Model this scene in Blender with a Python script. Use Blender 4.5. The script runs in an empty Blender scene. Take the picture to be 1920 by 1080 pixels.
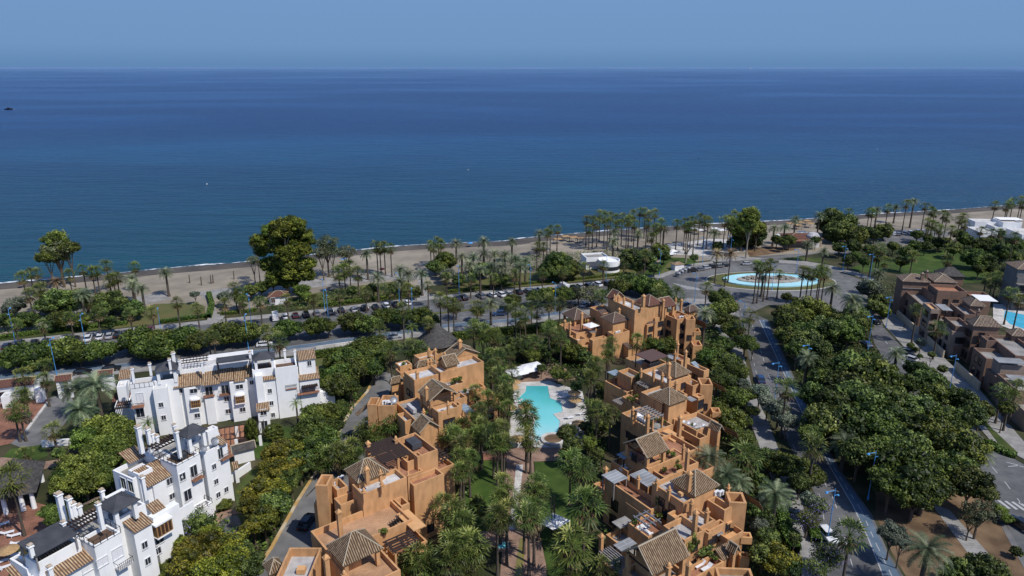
import bpy, bmesh, math, random
import numpy as np
from mathutils import Vector, Matrix
random.seed(7); RNG = np.random.default_rng(7)
scene = bpy.context.scene
COL = scene.collection
# ------------------------------------------------------------------ camera model (1920x1080 survey frame)
F = 1330.; TP = (540-120)/F; PIT = math.atan(TP); H = 75.
CP, SP = math.cos(PIT), math.sin(PIT)
def P(px, py, z=0.):
    u = (px-960)/F; v = (540-py)/F
    dy = CP+v*SP; dz = -SP+v*CP
    t = (z-H)/dz
    return (u*t, dy*t)
def scale_at(x, y, z=0.):
    return F/(y*CP+(H-z)*SP)
cam_d = bpy.data.cameras.new('camera'); cam = bpy.data.objects.new('camera', cam_d); COL.objects.link(cam)
cam.location = (0, 0, H); cam.rotation_euler = (math.pi/2-PIT, 0, 0)
cam_d.sensor_width = 36; cam_d.lens = F/1920*36; cam_d.clip_start = 1; cam_d.clip_end = 60000
scene.camera = cam
scene.view_settings.view_transform = 'Standard'; scene.view_settings.look = 'None'; scene.view_settings.exposure = 0
# ------------------------------------------------------------------ sun and sky
AZ, EL = math.radians(-38), math.radians(53)
sv = Vector((math.cos(EL)*math.cos(AZ), math.cos(EL)*math.sin(AZ), math.sin(EL)))
sd = bpy.data.lights.new('sun', 'SUN'); sd.energy = 4.; sd.angle = math.radians(.5); sd.color = (1, .95, .87)
so = bpy.data.objects.new('sun', sd); COL.objects.link(so)
so.rotation_euler = sv.to_track_quat('Z', 'Y').to_euler()
w = bpy.data.worlds.new('World'); scene.world = w; w.use_nodes = True
nt = w.node_tree; nt.nodes.clear()
sky = nt.nodes.new('ShaderNodeTexSky'); sky.sky_type = 'NISHITA'; sky.sun_disc = False
sky.sun_elevation = EL; sky.sun_rotation = math.pi/2-AZ
sky.altitude = 0; sky.air_density = 1.0; sky.dust_density = .6; sky.ozone_density = 4.0
tint = nt.nodes.new('ShaderNodeMix'); tint.data_type = 'RGBA'; tint.blend_type = 'MULTIPLY'; tint.inputs[0].default_value = 1
tint.inputs[7].default_value = (.95, 1.1, 1.35, 1)
bg = nt.nodes.new('ShaderNodeBackground'); bg.inputs[1].default_value = .1
# sea haze: the lowest degrees of the sky fade to a soft blue
wc = nt.nodes.new('ShaderNodeTexCoord'); ws = nt.nodes.new('ShaderNodeSeparateXYZ'); nt.links.new(wc.outputs['Generated'], ws.inputs[0])
wr = nt.nodes.new('ShaderNodeValToRGB'); e_ = wr.color_ramp.elements
while len(e_) < 4: e_.new(.5)
for i_, (p_, c_) in enumerate([(0., (1.22, 2.45, 4.6)), (.022, (1.62, 3.0, 5.25)), (.11, (1.86, 3.25, 5.85)), (.3, (1.45, 2.6, 5.5))]): e_[i_].position = p_; e_[i_].color = (*c_, 1)
nt.links.new(ws.outputs[2], wr.inputs[0])
wm = nt.nodes.new('ShaderNodeMapRange'); wm.inputs['From Min'].default_value = .1; wm.inputs['From Max'].default_value = .45; wm.inputs['To Min'].default_value = 1; wm.inputs['To Max'].default_value = 0
nt.links.new(ws.outputs[2], wm.inputs[0])
wx = nt.nodes.new('ShaderNodeMix'); wx.data_type = 'RGBA'; nt.links.new(wm.outputs[0], wx.inputs[0])
out = nt.nodes.new('ShaderNodeOutputWorld')
nt.links.new(sky.outputs[0], tint.inputs[6]); nt.links.new(tint.outputs[2], wx.inputs[6]); nt.links.new(wr.outputs[0], wx.inputs[7]); nt.links.new(wx.outputs[2], bg.inputs[0]); nt.links.new(bg.outputs[0], out.inputs[0])
# ------------------------------------------------------------------ materials
M = {}
def newmat(name, rough=.8, spec=.3):
    m = bpy.data.materials.new(name); m.use_nodes = True
    t = m.node_tree; b = t.nodes['Principled BSDF']
    b.inputs['Roughness'].default_value = rough; b.inputs['Specular IOR Level'].default_value = spec
    M[name] = m
    return m, t, b
def ramp(t, stops):
    r = t.nodes.new('ShaderNodeValToRGB'); e = r.color_ramp.elements
    while len(e) < len(stops): e.new(.5)
    for i, (p, c) in enumerate(stops):
        e[i].position = p; e[i].color = (*c, 1)
    return r
def noisy(name, c1, c2, sc=1., rough=.85, spec=.25, det=4, coord='Object', bump=0., c3=None, stretch=(1,1,1), lo=.35, hi=.65, big=0.):
    m, t, b = newmat(name, rough, spec)
    tc = t.nodes.new('ShaderNodeTexCoord'); mp = t.nodes.new('ShaderNodeMapping'); mp.inputs['Scale'].default_value = stretch
    n = t.nodes.new('ShaderNodeTexNoise'); n.inputs['Scale'].default_value = sc; n.inputs['Detail'].default_value = det
    t.links.new(tc.outputs[coord], mp.inputs[0]); t.links.new(mp.outputs[0], n.inputs['Vector'])
    st = [(lo, c1), (hi, c2)] if c3 is None else [(lo, c1), ((lo+hi)/2, c3), (hi, c2)]
    r = ramp(t, st); t.links.new(n.outputs[0], r.inputs[0])
    last = r.outputs[0]
    if big:
        n2 = t.nodes.new('ShaderNodeTexNoise'); n2.inputs['Scale'].default_value = big; n2.inputs['Detail'].default_value = 3
        t.links.new(mp.outputs[0], n2.inputs['Vector'])
        r2 = ramp(t, [(.3, (.62, .62, .62)), (.7, (1.15, 1.15, 1.15))]); t.links.new(n2.outputs[0], r2.inputs[0])
        mx = t.nodes.new('ShaderNodeMix'); mx.data_type = 'RGBA'; mx.blend_type = 'MULTIPLY'; mx.inputs[0].default_value = 1
        t.links.new(last, mx.inputs[6]); t.links.new(r2.outputs[0], mx.inputs[7]); last = mx.outputs[2]
    t.links.new(last, b.inputs['Base Color'])
    if bump:
        bp = t.nodes.new('ShaderNodeBump'); bp.inputs['Strength'].default_value = bump; bp.inputs['Distance'].default_value = .1
        t.links.new(n.outputs[0], bp.inputs['Height']); t.links.new(bp.outputs[0], b.inputs['Normal'])
    return m
def plain(name, c, rough=.6, spec=.4, metal=0.):
    k = tuple(x*.9 for x in c)
    m = noisy(name, k, c, 6., rough, spec, 2)
    m.node_tree.nodes['Principled BSDF'].inputs['Metallic'].default_value = metal
    return m
def leafmat(name, c1, c2, rough=.55, transl=.18, rnd=.35, spec=.25):
    """leaf colour: per leaf attribute mixes the two greens, each plant gets its own brightness"""
    m, t, b = newmat(name, rough, spec)
    at = t.nodes.new('ShaderNodeAttribute'); at.attribute_name = 'tint'
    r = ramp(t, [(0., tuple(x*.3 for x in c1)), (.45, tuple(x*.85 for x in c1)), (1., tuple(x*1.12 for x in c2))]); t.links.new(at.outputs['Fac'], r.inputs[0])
    oi = t.nodes.new('ShaderNodeObjectInfo'); mr = t.nodes.new('ShaderNodeMapRange')
    mr.inputs['To Min'].default_value = 1-rnd; mr.inputs['To Max'].default_value = 1+rnd
    t.links.new(oi.outputs['Random'], mr.inputs[0])
    hs = t.nodes.new('ShaderNodeHueSaturation'); t.links.new(mr.outputs[0], hs.inputs['Value'])
    mh = t.nodes.new('ShaderNodeMapRange'); mh.inputs['To Min'].default_value = .472; mh.inputs['To Max'].default_value = .522
    fr = t.nodes.new('ShaderNodeMath'); fr.operation = 'FRACT'; ml = t.nodes.new('ShaderNodeMath'); ml.operation = 'MULTIPLY'; ml.inputs[1].default_value = 7.3
    t.links.new(oi.outputs['Random'], ml.inputs[0]); t.links.new(ml.outputs[0], fr.inputs[0]); t.links.new(fr.outputs[0], mh.inputs[0]); t.links.new(mh.outputs[0], hs.inputs['Hue'])
    t.links.new(r.outputs[0], hs.inputs['Color']); t.links.new(hs.outputs[0], b.inputs['Base Color'])
    tr = t.nodes.new('ShaderNodeBsdfTranslucent'); t.links.new(hs.outputs[0], tr.inputs[0])
    mx = t.nodes.new('ShaderNodeMixShader'); mx.inputs[0].default_value = transl
    o = t.nodes['Material Output']; t.links.new(b.outputs[0], mx.inputs[1]); t.links.new(tr.outputs[0], mx.inputs[2]); t.links.new(mx.outputs[0], o.inputs[0])
    return m
def wallmat(name, c, stain=.8, rough=.9):
    m, t, b = newmat(name, rough, .15)
    tc = t.nodes.new('ShaderNodeTexCoord')
    n = t.nodes.new('ShaderNodeTexNoise'); n.inputs['Scale'].default_value = .35; n.inputs['Detail'].default_value = 5
    t.links.new(tc.outputs['Object'], n.inputs['Vector'])
    mp = t.nodes.new('ShaderNodeMapping'); mp.inputs['Scale'].default_value = (1.1, 1.1, .35)
    n2 = t.nodes.new('ShaderNodeTexNoise'); n2.inputs['Scale'].default_value = 1.2; n2.inputs['Detail'].default_value = 4
    t.links.new(tc.outputs['Object'], mp.inputs[0]); t.links.new(mp.outputs[0], n2.inputs['Vector'])
    ad = t.nodes.new('ShaderNodeMath'); ad.operation = 'ADD'; t.links.new(n.outputs[0], ad.inputs[0]); t.links.new(n2.outputs[0], ad.inputs[1])
    r = ramp(t, [(.38, tuple(x*stain for x in c)), (.56, c)]); 
    hf = t.nodes.new('ShaderNodeMath'); hf.operation = 'MULTIPLY'; hf.inputs[1].default_value = .5
    t.links.new(ad.outputs[0], hf.inputs[0]); t.links.new(hf.outputs[0], r.inputs[0]); t.links.new(r.outputs[0], b.inputs['Base Color'])
    n3 = t.nodes.new('ShaderNodeTexNoise'); n3.inputs['Scale'].default_value = 9; t.links.new(tc.outputs['Object'], n3.inputs['Vector'])
    bp = t.nodes.new('ShaderNodeBump'); bp.inputs['Strength'].default_value = .25; bp.inputs['Distance'].default_value = .03
    t.links.new(n3.outputs[0], bp.inputs['Height']); t.links.new(bp.outputs[0], b.inputs['Normal'])
    return m
def tilemat(name, hi, lo, dark, per=.33):
    """barrel tiles: UV u runs along the eave, v up the slope (metres)"""
    m, t, b = newmat(name, .85, .2)
    uv = t.nodes.new('ShaderNodeUVMap'); uv.uv_map = 'uv'
    sp = t.nodes.new('ShaderNodeSeparateXYZ'); t.links.new(uv.outputs[0], sp.inputs[0])
    mu = t.nodes.new('ShaderNodeMath'); mu.operation = 'MULTIPLY'; mu.inputs[1].default_value = 2*math.pi/per; t.links.new(sp.outputs[0], mu.inputs[0])
    si = t.nodes.new('ShaderNodeMath'); si.operation = 'SINE'; t.links.new(mu.outputs[0], si.inputs[0])
    mr = t.nodes.new('ShaderNodeMapRange'); mr.inputs['From Min'].default_value = -.5; mr.inputs['From Max'].default_value = .5; t.links.new(si.outputs[0], mr.inputs[0])
    mp = t.nodes.new('ShaderNodeMapping'); mp.inputs['Scale'].default_value = (1/per, 2.4, 1); t.links.new(uv.outputs[0], mp.inputs[0])
    vo = t.nodes.new('ShaderNodeTexWhiteNoise'); 
    fl = t.nodes.new('ShaderNodeVectorMath'); fl.operation = 'FLOOR'; t.links.new(mp.outputs[0], fl.inputs[0]); t.links.new(fl.outputs[0], vo.inputs['Vector'])
    no = t.nodes.new('ShaderNodeTexNoise'); no.inputs['Scale'].default_value = .9; no.inputs['Detail'].default_value = 3; t.links.new(uv.outputs[0], no.inputs['Vector'])
    ad = t.nodes.new('ShaderNodeMath'); ad.operation = 'MULTIPLY_ADD'; ad.inputs[1].default_value = .55
    t.links.new(vo.outputs['Value'], ad.inputs[0]); 
    n5 = t.nodes.new('ShaderNodeMath'); n5.operation = 'MULTIPLY'; n5.inputs[1].default_value = .5; t.links.new(no.outputs[0], n5.inputs[0]); t.links.new(n5.outputs[0], ad.inputs[2])
    r = ramp(t, [(.12, lo), (.75, hi)]); t.links.new(ad.outputs[0], r.inputs[0])
    mx = t.nodes.new('ShaderNodeMix'); mx.data_type = 'RGBA'; t.links.new(mr.outputs[0], mx.inputs[0]); mx.inputs[6].default_value = (*dark, 1); t.links.new(r.outputs[0], mx.inputs[7])
    t.links.new(mx.outputs[2], b.inputs['Base Color'])
    bp = t.nodes.new('ShaderNodeBump'); bp.inputs['Strength'].default_value = .7; bp.inputs['Distance'].default_value = .12
    t.links.new(si.outputs[0], bp.inputs['Height']); t.links.new(bp.outputs[0], b.inputs['Normal'])
    return m
def pavmat(name, c1, c2, mortar, w=.5, h=.5, rough=.9):
    m, t, b = newmat(name, rough, .2)
    tc = t.nodes.new('ShaderNodeTexCoord'); br = t.nodes.new('ShaderNodeTexBrick')
    br.inputs['Scale'].default_value = 1; br.inputs['Brick Width'].default_value = w; br.inputs['Row Height'].default_value = h
    br.inputs['Mortar Size'].default_value = .03
    br.inputs['Color1'].default_value = (*c1, 1); br.inputs['Color2'].default_value = (*c2, 1); br.inputs['Mortar'].default_value = (*mortar, 1)
    t.links.new(tc.outputs['Object'], br.inputs['Vector'])
    n = t.nodes.new('ShaderNodeTexNoise'); n.inputs['Scale'].default_value = .4; n.inputs['Detail'].default_value = 5; t.links.new(tc.outputs['Object'], n.inputs['Vector'])
    r = ramp(t, [(.35, (.72, .72, .72)), (.65, (1.08, 1.08, 1.08))]); t.links.new(n.outputs[0], r.inputs[0])
    mx = t.nodes.new('ShaderNodeMix'); mx.data_type = 'RGBA'; mx.blend_type = 'MULTIPLY'; mx.inputs[0].default_value = 1
    t.links.new(br.outputs[0], mx.inputs[6]); t.links.new(r.outputs[0], mx.inputs[7]); t.links.new(mx.outputs[2], b.inputs['Base Color'])
    return m
noisy('soil', (.030, .036, .014), (.085, .07, .038), .12, det=8, c3=(.045, .05, .02), big=.03)
noisy('lawn', (.038, .062, .012), (.08, .10, .026), .25, det=7, big=.05)
noisy('bright_lawn', (.034, .068, .010), (.062, .10, .018), .3, det=6, big=.06)
noisy('dry_lawn', (.12, .105, .04), (.085, .10, .03), .2, det=7)
noisy('brown_soil', (.11, .07, .04), (.20, .13, .075), .3, det=7, big=.05)
noisy('asphalt', (.098, .099, .104), (.142, .142, .145), .5, det=9, big=.045)
noisy('asphalt_old', (.135, .135, .138), (.19, .187, .183), .4, det=9, big=.06)
pavmat('pavement', (.28, .27, .255), (.32, .31, .295), (.2, .195, .19), 1.2, .6)
pavmat('white_paving', (.52, .50, .47), (.58, .56, .53), (.4, .38, .35), 1., 1.)
pavmat('red_paving', (.26, .12, .08), (.31, .15, .10), (.17, .09, .06), .5, .5)
pavmat('brick_paving', (.30, .19, .14), (.35, .23, .17), (.2, .14, .11), .4, .4)
pavmat('terracotta', (.42, .20, .115), (.36, .165, .095), (.22, .12, .08), .45, .45)
pavmat('pale_terracotta', (.54, .32, .18), (.46, .265, .145), (.33, .2, .12), .45, .22)
pavmat('gray_floor', (.28, .27, .25), (.33, .31, .29), (.2, .2, .19), .6, .6)
noisy('gravel', (.30, .29, .285), (.50, .485, .47), 3.5, det=8, big=.5)
noisy('white_roof', (.42, .41, .41), (.60, .59, .58), .8, det=6, big=.3)
pavmat('deck', (.14, .09, .06), (.19, .12, .08), (.05, .035, .03), 3., .16)
noisy('sand', (.245, .212, .165), (.33, .285, .222), .15, det=9, big=.02)
noisy('wet_sand', (.07, .062, .055), (.11, .095, .08), .12, det=7)
noisy('kerb', (.42, .41, .39), (.5, .49, .47), 1.)
noisy('yellow_kerb', (.42, .27, .1), (.5, .42, .3), .25, lo=.45, hi=.55)
plain('marking', (.42, .42, .42), .7); noisy('cycle_blue', (.075, .115, .165), (.12, .165, .22), .4, det=8)
wallmat('ochre_wall', (.58, .32, .15), .74); wallmat('ochre_trim', (.64, .36, .165), .85)
wallmat('white_wall', (.82, .82, .81), .93); wallmat('beige_wall', (.36, .275, .215), .8); wallmat('cream_wall', (.55, .46, .34), .85)
wallmat('brown_wall', (.24, .155, .115), .8); wallmat('grey_wall', (.2, .19, .18), .8)
tilemat('ochre_tile', (.42, .30, .185), (.17, .11, .065), (.07, .046, .03))
tilemat('white_house_tile', (.58, .43, .27), (.30, .16, .085), (.12, .075, .05), .35)
tilemat('red_tile', (.26, .12, .085), (.17, .085, .06), (.07, .035, .03))
tilemat('beige_tile', (.40, .31, .24), (.22, .155, .115), (.07, .05, .04))
tilemat('brown_tile', (.23, .155, .125), (.15, .10, .08), (.06, .04, .035))
plain('dark_wood', (.045, .03, .026), .7); plain('grey_wood', (.25, .23, .22), .8); plain('oak', (.30, .17, .07), .6)
noisy('charcoal_cloth', (.045, .048, .055), (.065, .068, .078), .8, .8); plain('brown_cloth', (.105, .062, .052), .8)
noisy('thatch', (.045, .042, .042), (.085, .08, .075), 1.2, det=9, stretch=(1, 1, 3)); noisy('straw', (.30, .19, .09), (.46, .30, .15), 5, det=6)
plain('white_cloth', (.78, .78, .78), .8); plain('white_plastic', (.75, .75, .76), .45); plain('grey_metal', (.22, .23, .25), .45, .5, .3)
pavmat('awning_metal', (.24, .25, .26), (.28, .29, .30), (.55, .55, .55), 20., .75)
pavmat('awning_glass', (.20, .26, .31), (.25, .31, .36), (.5, .5, .5), 20., 1.0)
plain('glass', (.03, .035, .045), .08, .6); plain('shutter', (.02, .05, .03), .6); plain('frame_white', (.7, .7, .7), .5)
plain('frame_brown', (.06, .03, .02), .5); plain('black_metal', (.02, .02, .022), .5)
plain('lamp_blue', (.08, .30, .62), .4); plain('lamp_glass', (.5, .6, .7), .3)
plain('trunk', (.13, .10, .075), .9, .1); plain('palm_trunk', (.10, .082, .066), .95, .1); plain('pale_trunk', (.3, .26, .21), .9, .1)
plain('tyre', (.015, .015, .015), .8); plain('hub', (.35, .35, .36), .35, .5, .6); plain('car_glass', (.02, .024, .03), .06, .8)
for n_, c_ in dict(white=(.72, .73, .74), black=(.012, .012, .014), grey=(.16, .165, .175), silver=(.42, .43, .45), red=(.35, .015, .015), blue=(.02, .05, .13), yellow=(.7, .52, .02), maroon=(.06, .015, .018), pale_blue=(.25, .33, .42)).items():
    m = plain('paint_'+n_, c_, .25, .6); m.node_tree.nodes['Principled BSDF'].inputs['Coat Weight'].default_value = .5
m, t, b = newmat('pool_water', .08, .5); tc = t.nodes.new('ShaderNodeTexCoord'); sp = t.nodes.new('ShaderNodeSeparateXYZ'); t.links.new(tc.outputs['Object'], sp.inputs[0])
n_ = t.nodes.new('ShaderNodeTexNoise'); n_.inputs['Scale'].default_value = .12; t.links.new(tc.outputs['Object'], n_.inputs['Vector'])
ma = t.nodes.new('ShaderNodeMath'); ma.operation = 'MULTIPLY_ADD'; ma.inputs[1].default_value = 9.; t.links.new(n_.outputs[0], ma.inputs[0]); t.links.new(sp.outputs[1], ma.inputs[2])
mr = t.nodes.new('ShaderNodeMapRange'); mr.inputs['From Min'].default_value = -10; mr.inputs['From Max'].default_value = 20; t.links.new(ma.outputs[0], mr.inputs[0])
r = ramp(t, [(0., (.42, .66, .70)), (.4, (.20, .60, .62)), (.7, (.10, .48, .48)), (1., (.05, .34, .36))]); t.links.new(mr.outputs[0], r.inputs[0]); t.links.new(r.outputs[0], b.inputs['Base Color'])
noisy('pool_wall', (.42, .62, .62), (.5, .68, .68), 2.)
noisy('right_pool_water', (.06, .40, .60), (.10, .48, .66), .5, .08, .5); noisy('fountain_floor', (.33, .62, .70), (.42, .70, .76), .3, .5)
noisy('green_water', (.16, .14, .035), (.2, .18, .05), 1., .15, .5); noisy('rock', (.22, .20, .17), (.42, .39, .34), 1.2, det=6)
leafmat('palm_leaf', (.095, .14, .028), (.29, .31, .085), .45, .25); leafmat('palm_dead', (.16, .12, .055), (.28, .22, .11), .8, .1, .2)
leafmat('date_leaf', (0.095, 0.135, 0.061), (0.257, 0.284, 0.162), .45, .2); leafmat('ficus_leaf', (.048, .080, .014), (.145, .185, .034), .5, .22)
leafmat('dark_leaf', (.042, .074, .013), (.135, .17, .032), .5, .18); leafmat('yellow_leaf', (0.097, 0.119, 0.013), (0.270, 0.259, 0.030), .5, .2)
leafmat('euc_leaf', (0.076, 0.119, 0.019), (0.206, 0.259, 0.049), .5, .25); leafmat('eucalyptus_leaf', (.085, .125, .016), (.24, .29, .04), .5, .25); leafmat('olive_leaf', (0.068, 0.081, 0.038), (0.149, 0.162, 0.081), .6, .12)
leafmat('silver_leaf', (0.095, 0.121, 0.081), (0.203, 0.230, 0.162), .6, .12); leafmat('lime_leaf', (.11, .15, .02), (.2, .26, .05), .5, .2)
leafmat('flower_violet', (.15, .13, .30), (.26, .24, .5), .6, .2); leafmat('flower_red', (.35, .02, .03), (.6, .05, .06), .6, .2)
leafmat('hedge_leaf', (0.054, 0.097, 0.015), (0.162, 0.216, 0.038), .5, .1); leafmat('dead_leaf', (.14, .10, .05), (.26, .19, .1), .8, .1)
leafmat('garden_leaf', (0.049, 0.081, 0.018), (0.162, 0.206, 0.049), .5, .15)
# ------------------------------------------------------------------ mesh helper
class MB:
    def __init__(s): s.v = []; s.f = []; s.uv = []; s.t = []
    def face(s, pts, uv=None, tint=.5):
        n = len(s.v); s.v += [tuple(p) for p in pts]; s.f.append(tuple(range(n, n+len(pts))))
        s.uv += list(uv) if uv else [(p[0], p[1]) for p in pts]; s.t += [tint]*len(pts)
    def box(s, c, h, rot=0., tint=.5):
        cx, cy, cz = c; hx, hy, hz = h; co, si = math.cos(rot), math.sin(rot)
        q = [(cx+x*hx*co-y*hy*si, cy+x*hx*si+y*hy*co, cz+z*hz) for z in (-1, 1) for x, y in ((-1, -1), (1, -1), (1, 1), (-1, 1))]
        for a in ((3, 2, 1, 0), (4, 5, 6, 7), (0, 1, 5, 4), (1, 2, 6, 5), (2, 3, 7, 6), (3, 0, 4, 7)): s.face([q[i] for i in a], tint=tint)
    def bar(s, a, b, r, n=6, r2=None):
        a = Vector(a); b = Vector(b); d = (b-a); r2 = r if r2 is None else r2
        if d.length < 1e-6: return
        d.normalize(); u = d.orthogonal().normalized(); v = d.cross(u)
        A = [a+u*math.cos(2*math.pi*i/n)*r+v*math.sin(2*math.pi*i/n)*r for i in range(n)]
        B = [b+u*math.cos(2*math.pi*i/n)*r2+v*math.sin(2*math.pi*i/n)*r2 for i in range(n)]
        for i in range(n): s.face([A[i], A[(i+1) % n], B[(i+1) % n], B[i]])
        s.face(B)
    def lathe(s, prof, c=(0, 0, 0), n=12, a0=0., tint=.5):
        for (r1, z1), (r2, z2) in zip(prof, prof[1:]):
            for i in range(n):
                t1 = a0+2*math.pi*i/n; t2 = a0+2*math.pi*(i+1)/n
                p = [(c[0]+r1*math.cos(t1), c[1]+r1*math.sin(t1), c[2]+z1), (c[0]+r1*math.cos(t2), c[1]+r1*math.sin(t2), c[2]+z1),
                     (c[0]+r2*math.cos(t2), c[1]+r2*math.sin(t2), c[2]+z2), (c[0]+r2*math.cos(t1), c[1]+r2*math.sin(t1), c[2]+z2)]
                if r1 < 1e-5: p = p[1:]
                elif r2 < 1e-5: p = p[:3]
                s.face(p, tint=tint)
    def mesh(s, name, mat, weld=False, smooth=False):
        me = bpy.data.meshes.new(name); me.from_pydata(s.v, [], s.f)
        uvl = me.uv_layers.new(name='uv'); uvl.data.foreach_set('uv', np.array(s.uv, dtype=np.float32).ravel())
        at = me.attributes.new('tint', 'FLOAT', 'POINT'); at.data.foreach_set('value', np.array(s.t, dtype=np.float32))
        me.materials.append(M[mat])
        if weld:
            bm = bmesh.new(); bm.from_mesh(me); bmesh.ops.remove_doubles(bm, verts=bm.verts, dist=1e-4); bm.to_mesh(me); bm.free()
        if smooth: me.shade_smooth()
        me.update(); return me
    def build(s, name, mat, parent=None, **k):
        return link(name, s.mesh(name, mat, **k), parent)
def link(name, data, parent=None, loc=None):
    o = bpy.data.objects.new(name, data); COL.objects.link(o)
    if parent: o.parent = parent
    if loc: o.location = loc
    return o
def tag(o, label=None, cat=None, group=None, kind=None):
    for k, v in (('label', label), ('category', cat), ('group', group), ('kind', kind)):
        if v: o[k] = v
    return o
def thing(name, label, cat, loc=(0, 0, 0), rz=0., group=None, sc=1.):
    o = bpy.data.objects.new(name, None); COL.objects.link(o); o.empty_display_size = .5
    o.location = loc; o.rotation_euler = (0, 0, rz); o.scale = (sc,)*3 if not isinstance(sc, tuple) else sc
    return tag(o, label, cat, group)
def copy_tree(o, parent=None):
    c = o.copy(); COL.objects.link(c); c.parent = parent
    for ch in [x for x in o.children]: copy_tree(ch, c)
    return c
def smooth_line(pts, n=6, closed=True):
    out = []; N = len(pts)
    for i in range(N if closed else N-1):
        p0 = pts[(i-1) % N] if closed or i > 0 else pts[i]; p1 = pts[i]; p2 = pts[(i+1) % N]; p3 = pts[(i+2) % N] if closed or i < N-2 else p2
        for k in range(n):
            t = k/n
            out.append(tuple(.5*((2*p1[j])+(-p0[j]+p2[j])*t+(2*p0[j]-5*p1[j]+4*p2[j]-p3[j])*t*t+(-p0[j]+3*p1[j]-3*p2[j]+p3[j])*t**3) for j in (0, 1)))
    if not closed: out.append(pts[-1])
    return out
def prism(pts, z0, z1, mb=None):
    """pts world xy polygon, top z1 down to z0"""
    mb = mb or MB()
    A = sum(pts[i][0]*pts[(i+1) % len(pts)][1]-pts[(i+1) % len(pts)][0]*pts[i][1] for i in range(len(pts)))
    if A < 0: pts = pts[::-1]
    mb.face([(x, y, z1) for x, y in pts])
    if z0 < z1:
        for i in range(len(pts)):
            a = pts[i]; b = pts[(i+1) % len(pts)]
            mb.face([(a[0], a[1], z0), (b[0], b[1], z0), (b[0], b[1], z1), (a[0], a[1], z1)])
    return mb
def ground(name, px, z, mat, sm=0, z0=None, world=False, kind='structure', **k):
    pts = list(px) if world else [P(x, y) for x, y in px]
    if sm: pts = smooth_line(pts, sm)
    o = prism(pts, z if z0 is None else z0, z).build(name, mat)
    tag(o, kind=kind if kind == 'structure' else None, **k)
    return o
# ------------------------------------------------------------------ terrain, sea, roads
SHORE = [(-260, 557), (0, 535), (160, 521), (325, 505), (462, 494), (620, 477), (780, 462), (955, 454), (985, 449), (1095, 439), (1210, 430), (1335, 422), (1480, 415), (1630, 404), (1775, 396), (1915, 386), (2250, 367)]
shore = smooth_line([P(*q) for q in SHORE], 5, False)
def off(line, d):
    r = []
    for i, p in enumerate(line):
        a = line[max(i-1, 0)]; b = line[min(i+1, len(line)-1)]
        dx, dy = b[0]-a[0], b[1]-a[1]; L = math.hypot(dx, dy); r.append((p[0]-dy/L*d, p[1]+dx/L*d))
    return r
# land sheet
land = [(-900, -250)]+[(-900, shore[0][1]+10)]+off(shore, 1.)+[(900, shore[-1][1]+140)]+[(900, -250)]
ground('ground', land, 0., 'soil', world=True)
# beach with slope to the water
inland = off(shore, -58)
ground('beach_sand', off(shore, -3.)+inland[::-1], .03, 'sand', world=True)
mb = MB(); a = off(shore, -6.); b = off(shore, 1.8); c = off(shore, 14.)
for i in range(len(a)-1):
    mb.face([(*a[i+1], .06), (*a[i], .06), (*b[i], .05), (*b[i+1], .05)]); mb.face([(*b[i+1], .05), (*b[i], .05), (*c[i], -3), (*c[i+1], -3)])
tag(mb.build('wet_sand', 'wet_sand'), kind='structure')
# sea
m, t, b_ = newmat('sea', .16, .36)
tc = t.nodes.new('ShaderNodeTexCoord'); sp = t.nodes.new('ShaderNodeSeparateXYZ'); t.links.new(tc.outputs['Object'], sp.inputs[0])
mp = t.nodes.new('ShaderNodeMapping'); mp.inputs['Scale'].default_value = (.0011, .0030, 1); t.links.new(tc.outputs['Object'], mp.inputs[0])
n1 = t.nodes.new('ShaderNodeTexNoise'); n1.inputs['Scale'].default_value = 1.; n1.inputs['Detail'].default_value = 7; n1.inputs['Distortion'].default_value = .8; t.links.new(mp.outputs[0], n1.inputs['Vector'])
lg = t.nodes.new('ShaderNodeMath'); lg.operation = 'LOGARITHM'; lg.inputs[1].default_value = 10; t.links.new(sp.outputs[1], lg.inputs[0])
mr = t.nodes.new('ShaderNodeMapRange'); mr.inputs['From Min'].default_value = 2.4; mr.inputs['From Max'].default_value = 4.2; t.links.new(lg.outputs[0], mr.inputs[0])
r = ramp(t, [(0., (.004, .056, .075)), (.12, (.003, .047, .09)), (.32, (.002, .032, .115)), (.60, (.014, .058, .165)), (.80, (.032, .09, .205)), (.92, (.06, .135, .265)), (1., (.10, .19, .345))])  # far stops grow paler: horizon haze painted into the sea colour
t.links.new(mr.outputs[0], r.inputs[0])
r2 = ramp(t, [(.36, (.8, .84, .88)), (.50, (1., 1., 1.)), (.66, (2.2, 1.6, 1.4))]); t.links.new(n1.outputs[0], r2.inputs[0])
mx = t.nodes.new('ShaderNodeMix'); mx.data_type = 'RGBA'; mx.blend_type = 'MULTIPLY'; mx.inputs[0].default_value = 1
t.links.new(r.outputs[0], mx.inputs[6]); t.links.new(r2.outputs[0], mx.inputs[7]); wv = t.nodes.new('ShaderNodeMapping'); wv.inputs['Scale'].default_value = (.02, .17, 1); wv.inputs['Rotation'].default_value = (0, 0, .1); t.links.new(tc.outputs['Object'], wv.inputs[0])
n9 = t.nodes.new('ShaderNodeTexNoise'); n9.inputs['Scale'].default_value = 1; n9.inputs['Detail'].default_value = 8; n9.inputs['Roughness'].default_value = .65; t.links.new(wv.outputs[0], n9.inputs['Vector'])
r9 = ramp(t, [(.32, (.70, .74, .80)), (.68, (1.32, 1.26, 1.2))]); t.links.new(n9.outputs[0], r9.inputs[0])
m9 = t.nodes.new('ShaderNodeMix'); m9.data_type = 'RGBA'; m9.blend_type = 'MULTIPLY'; m9.inputs[0].default_value = 1; t.links.new(mx.outputs[2], m9.inputs[6]); t.links.new(r9.outputs[0], m9.inputs[7])
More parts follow.
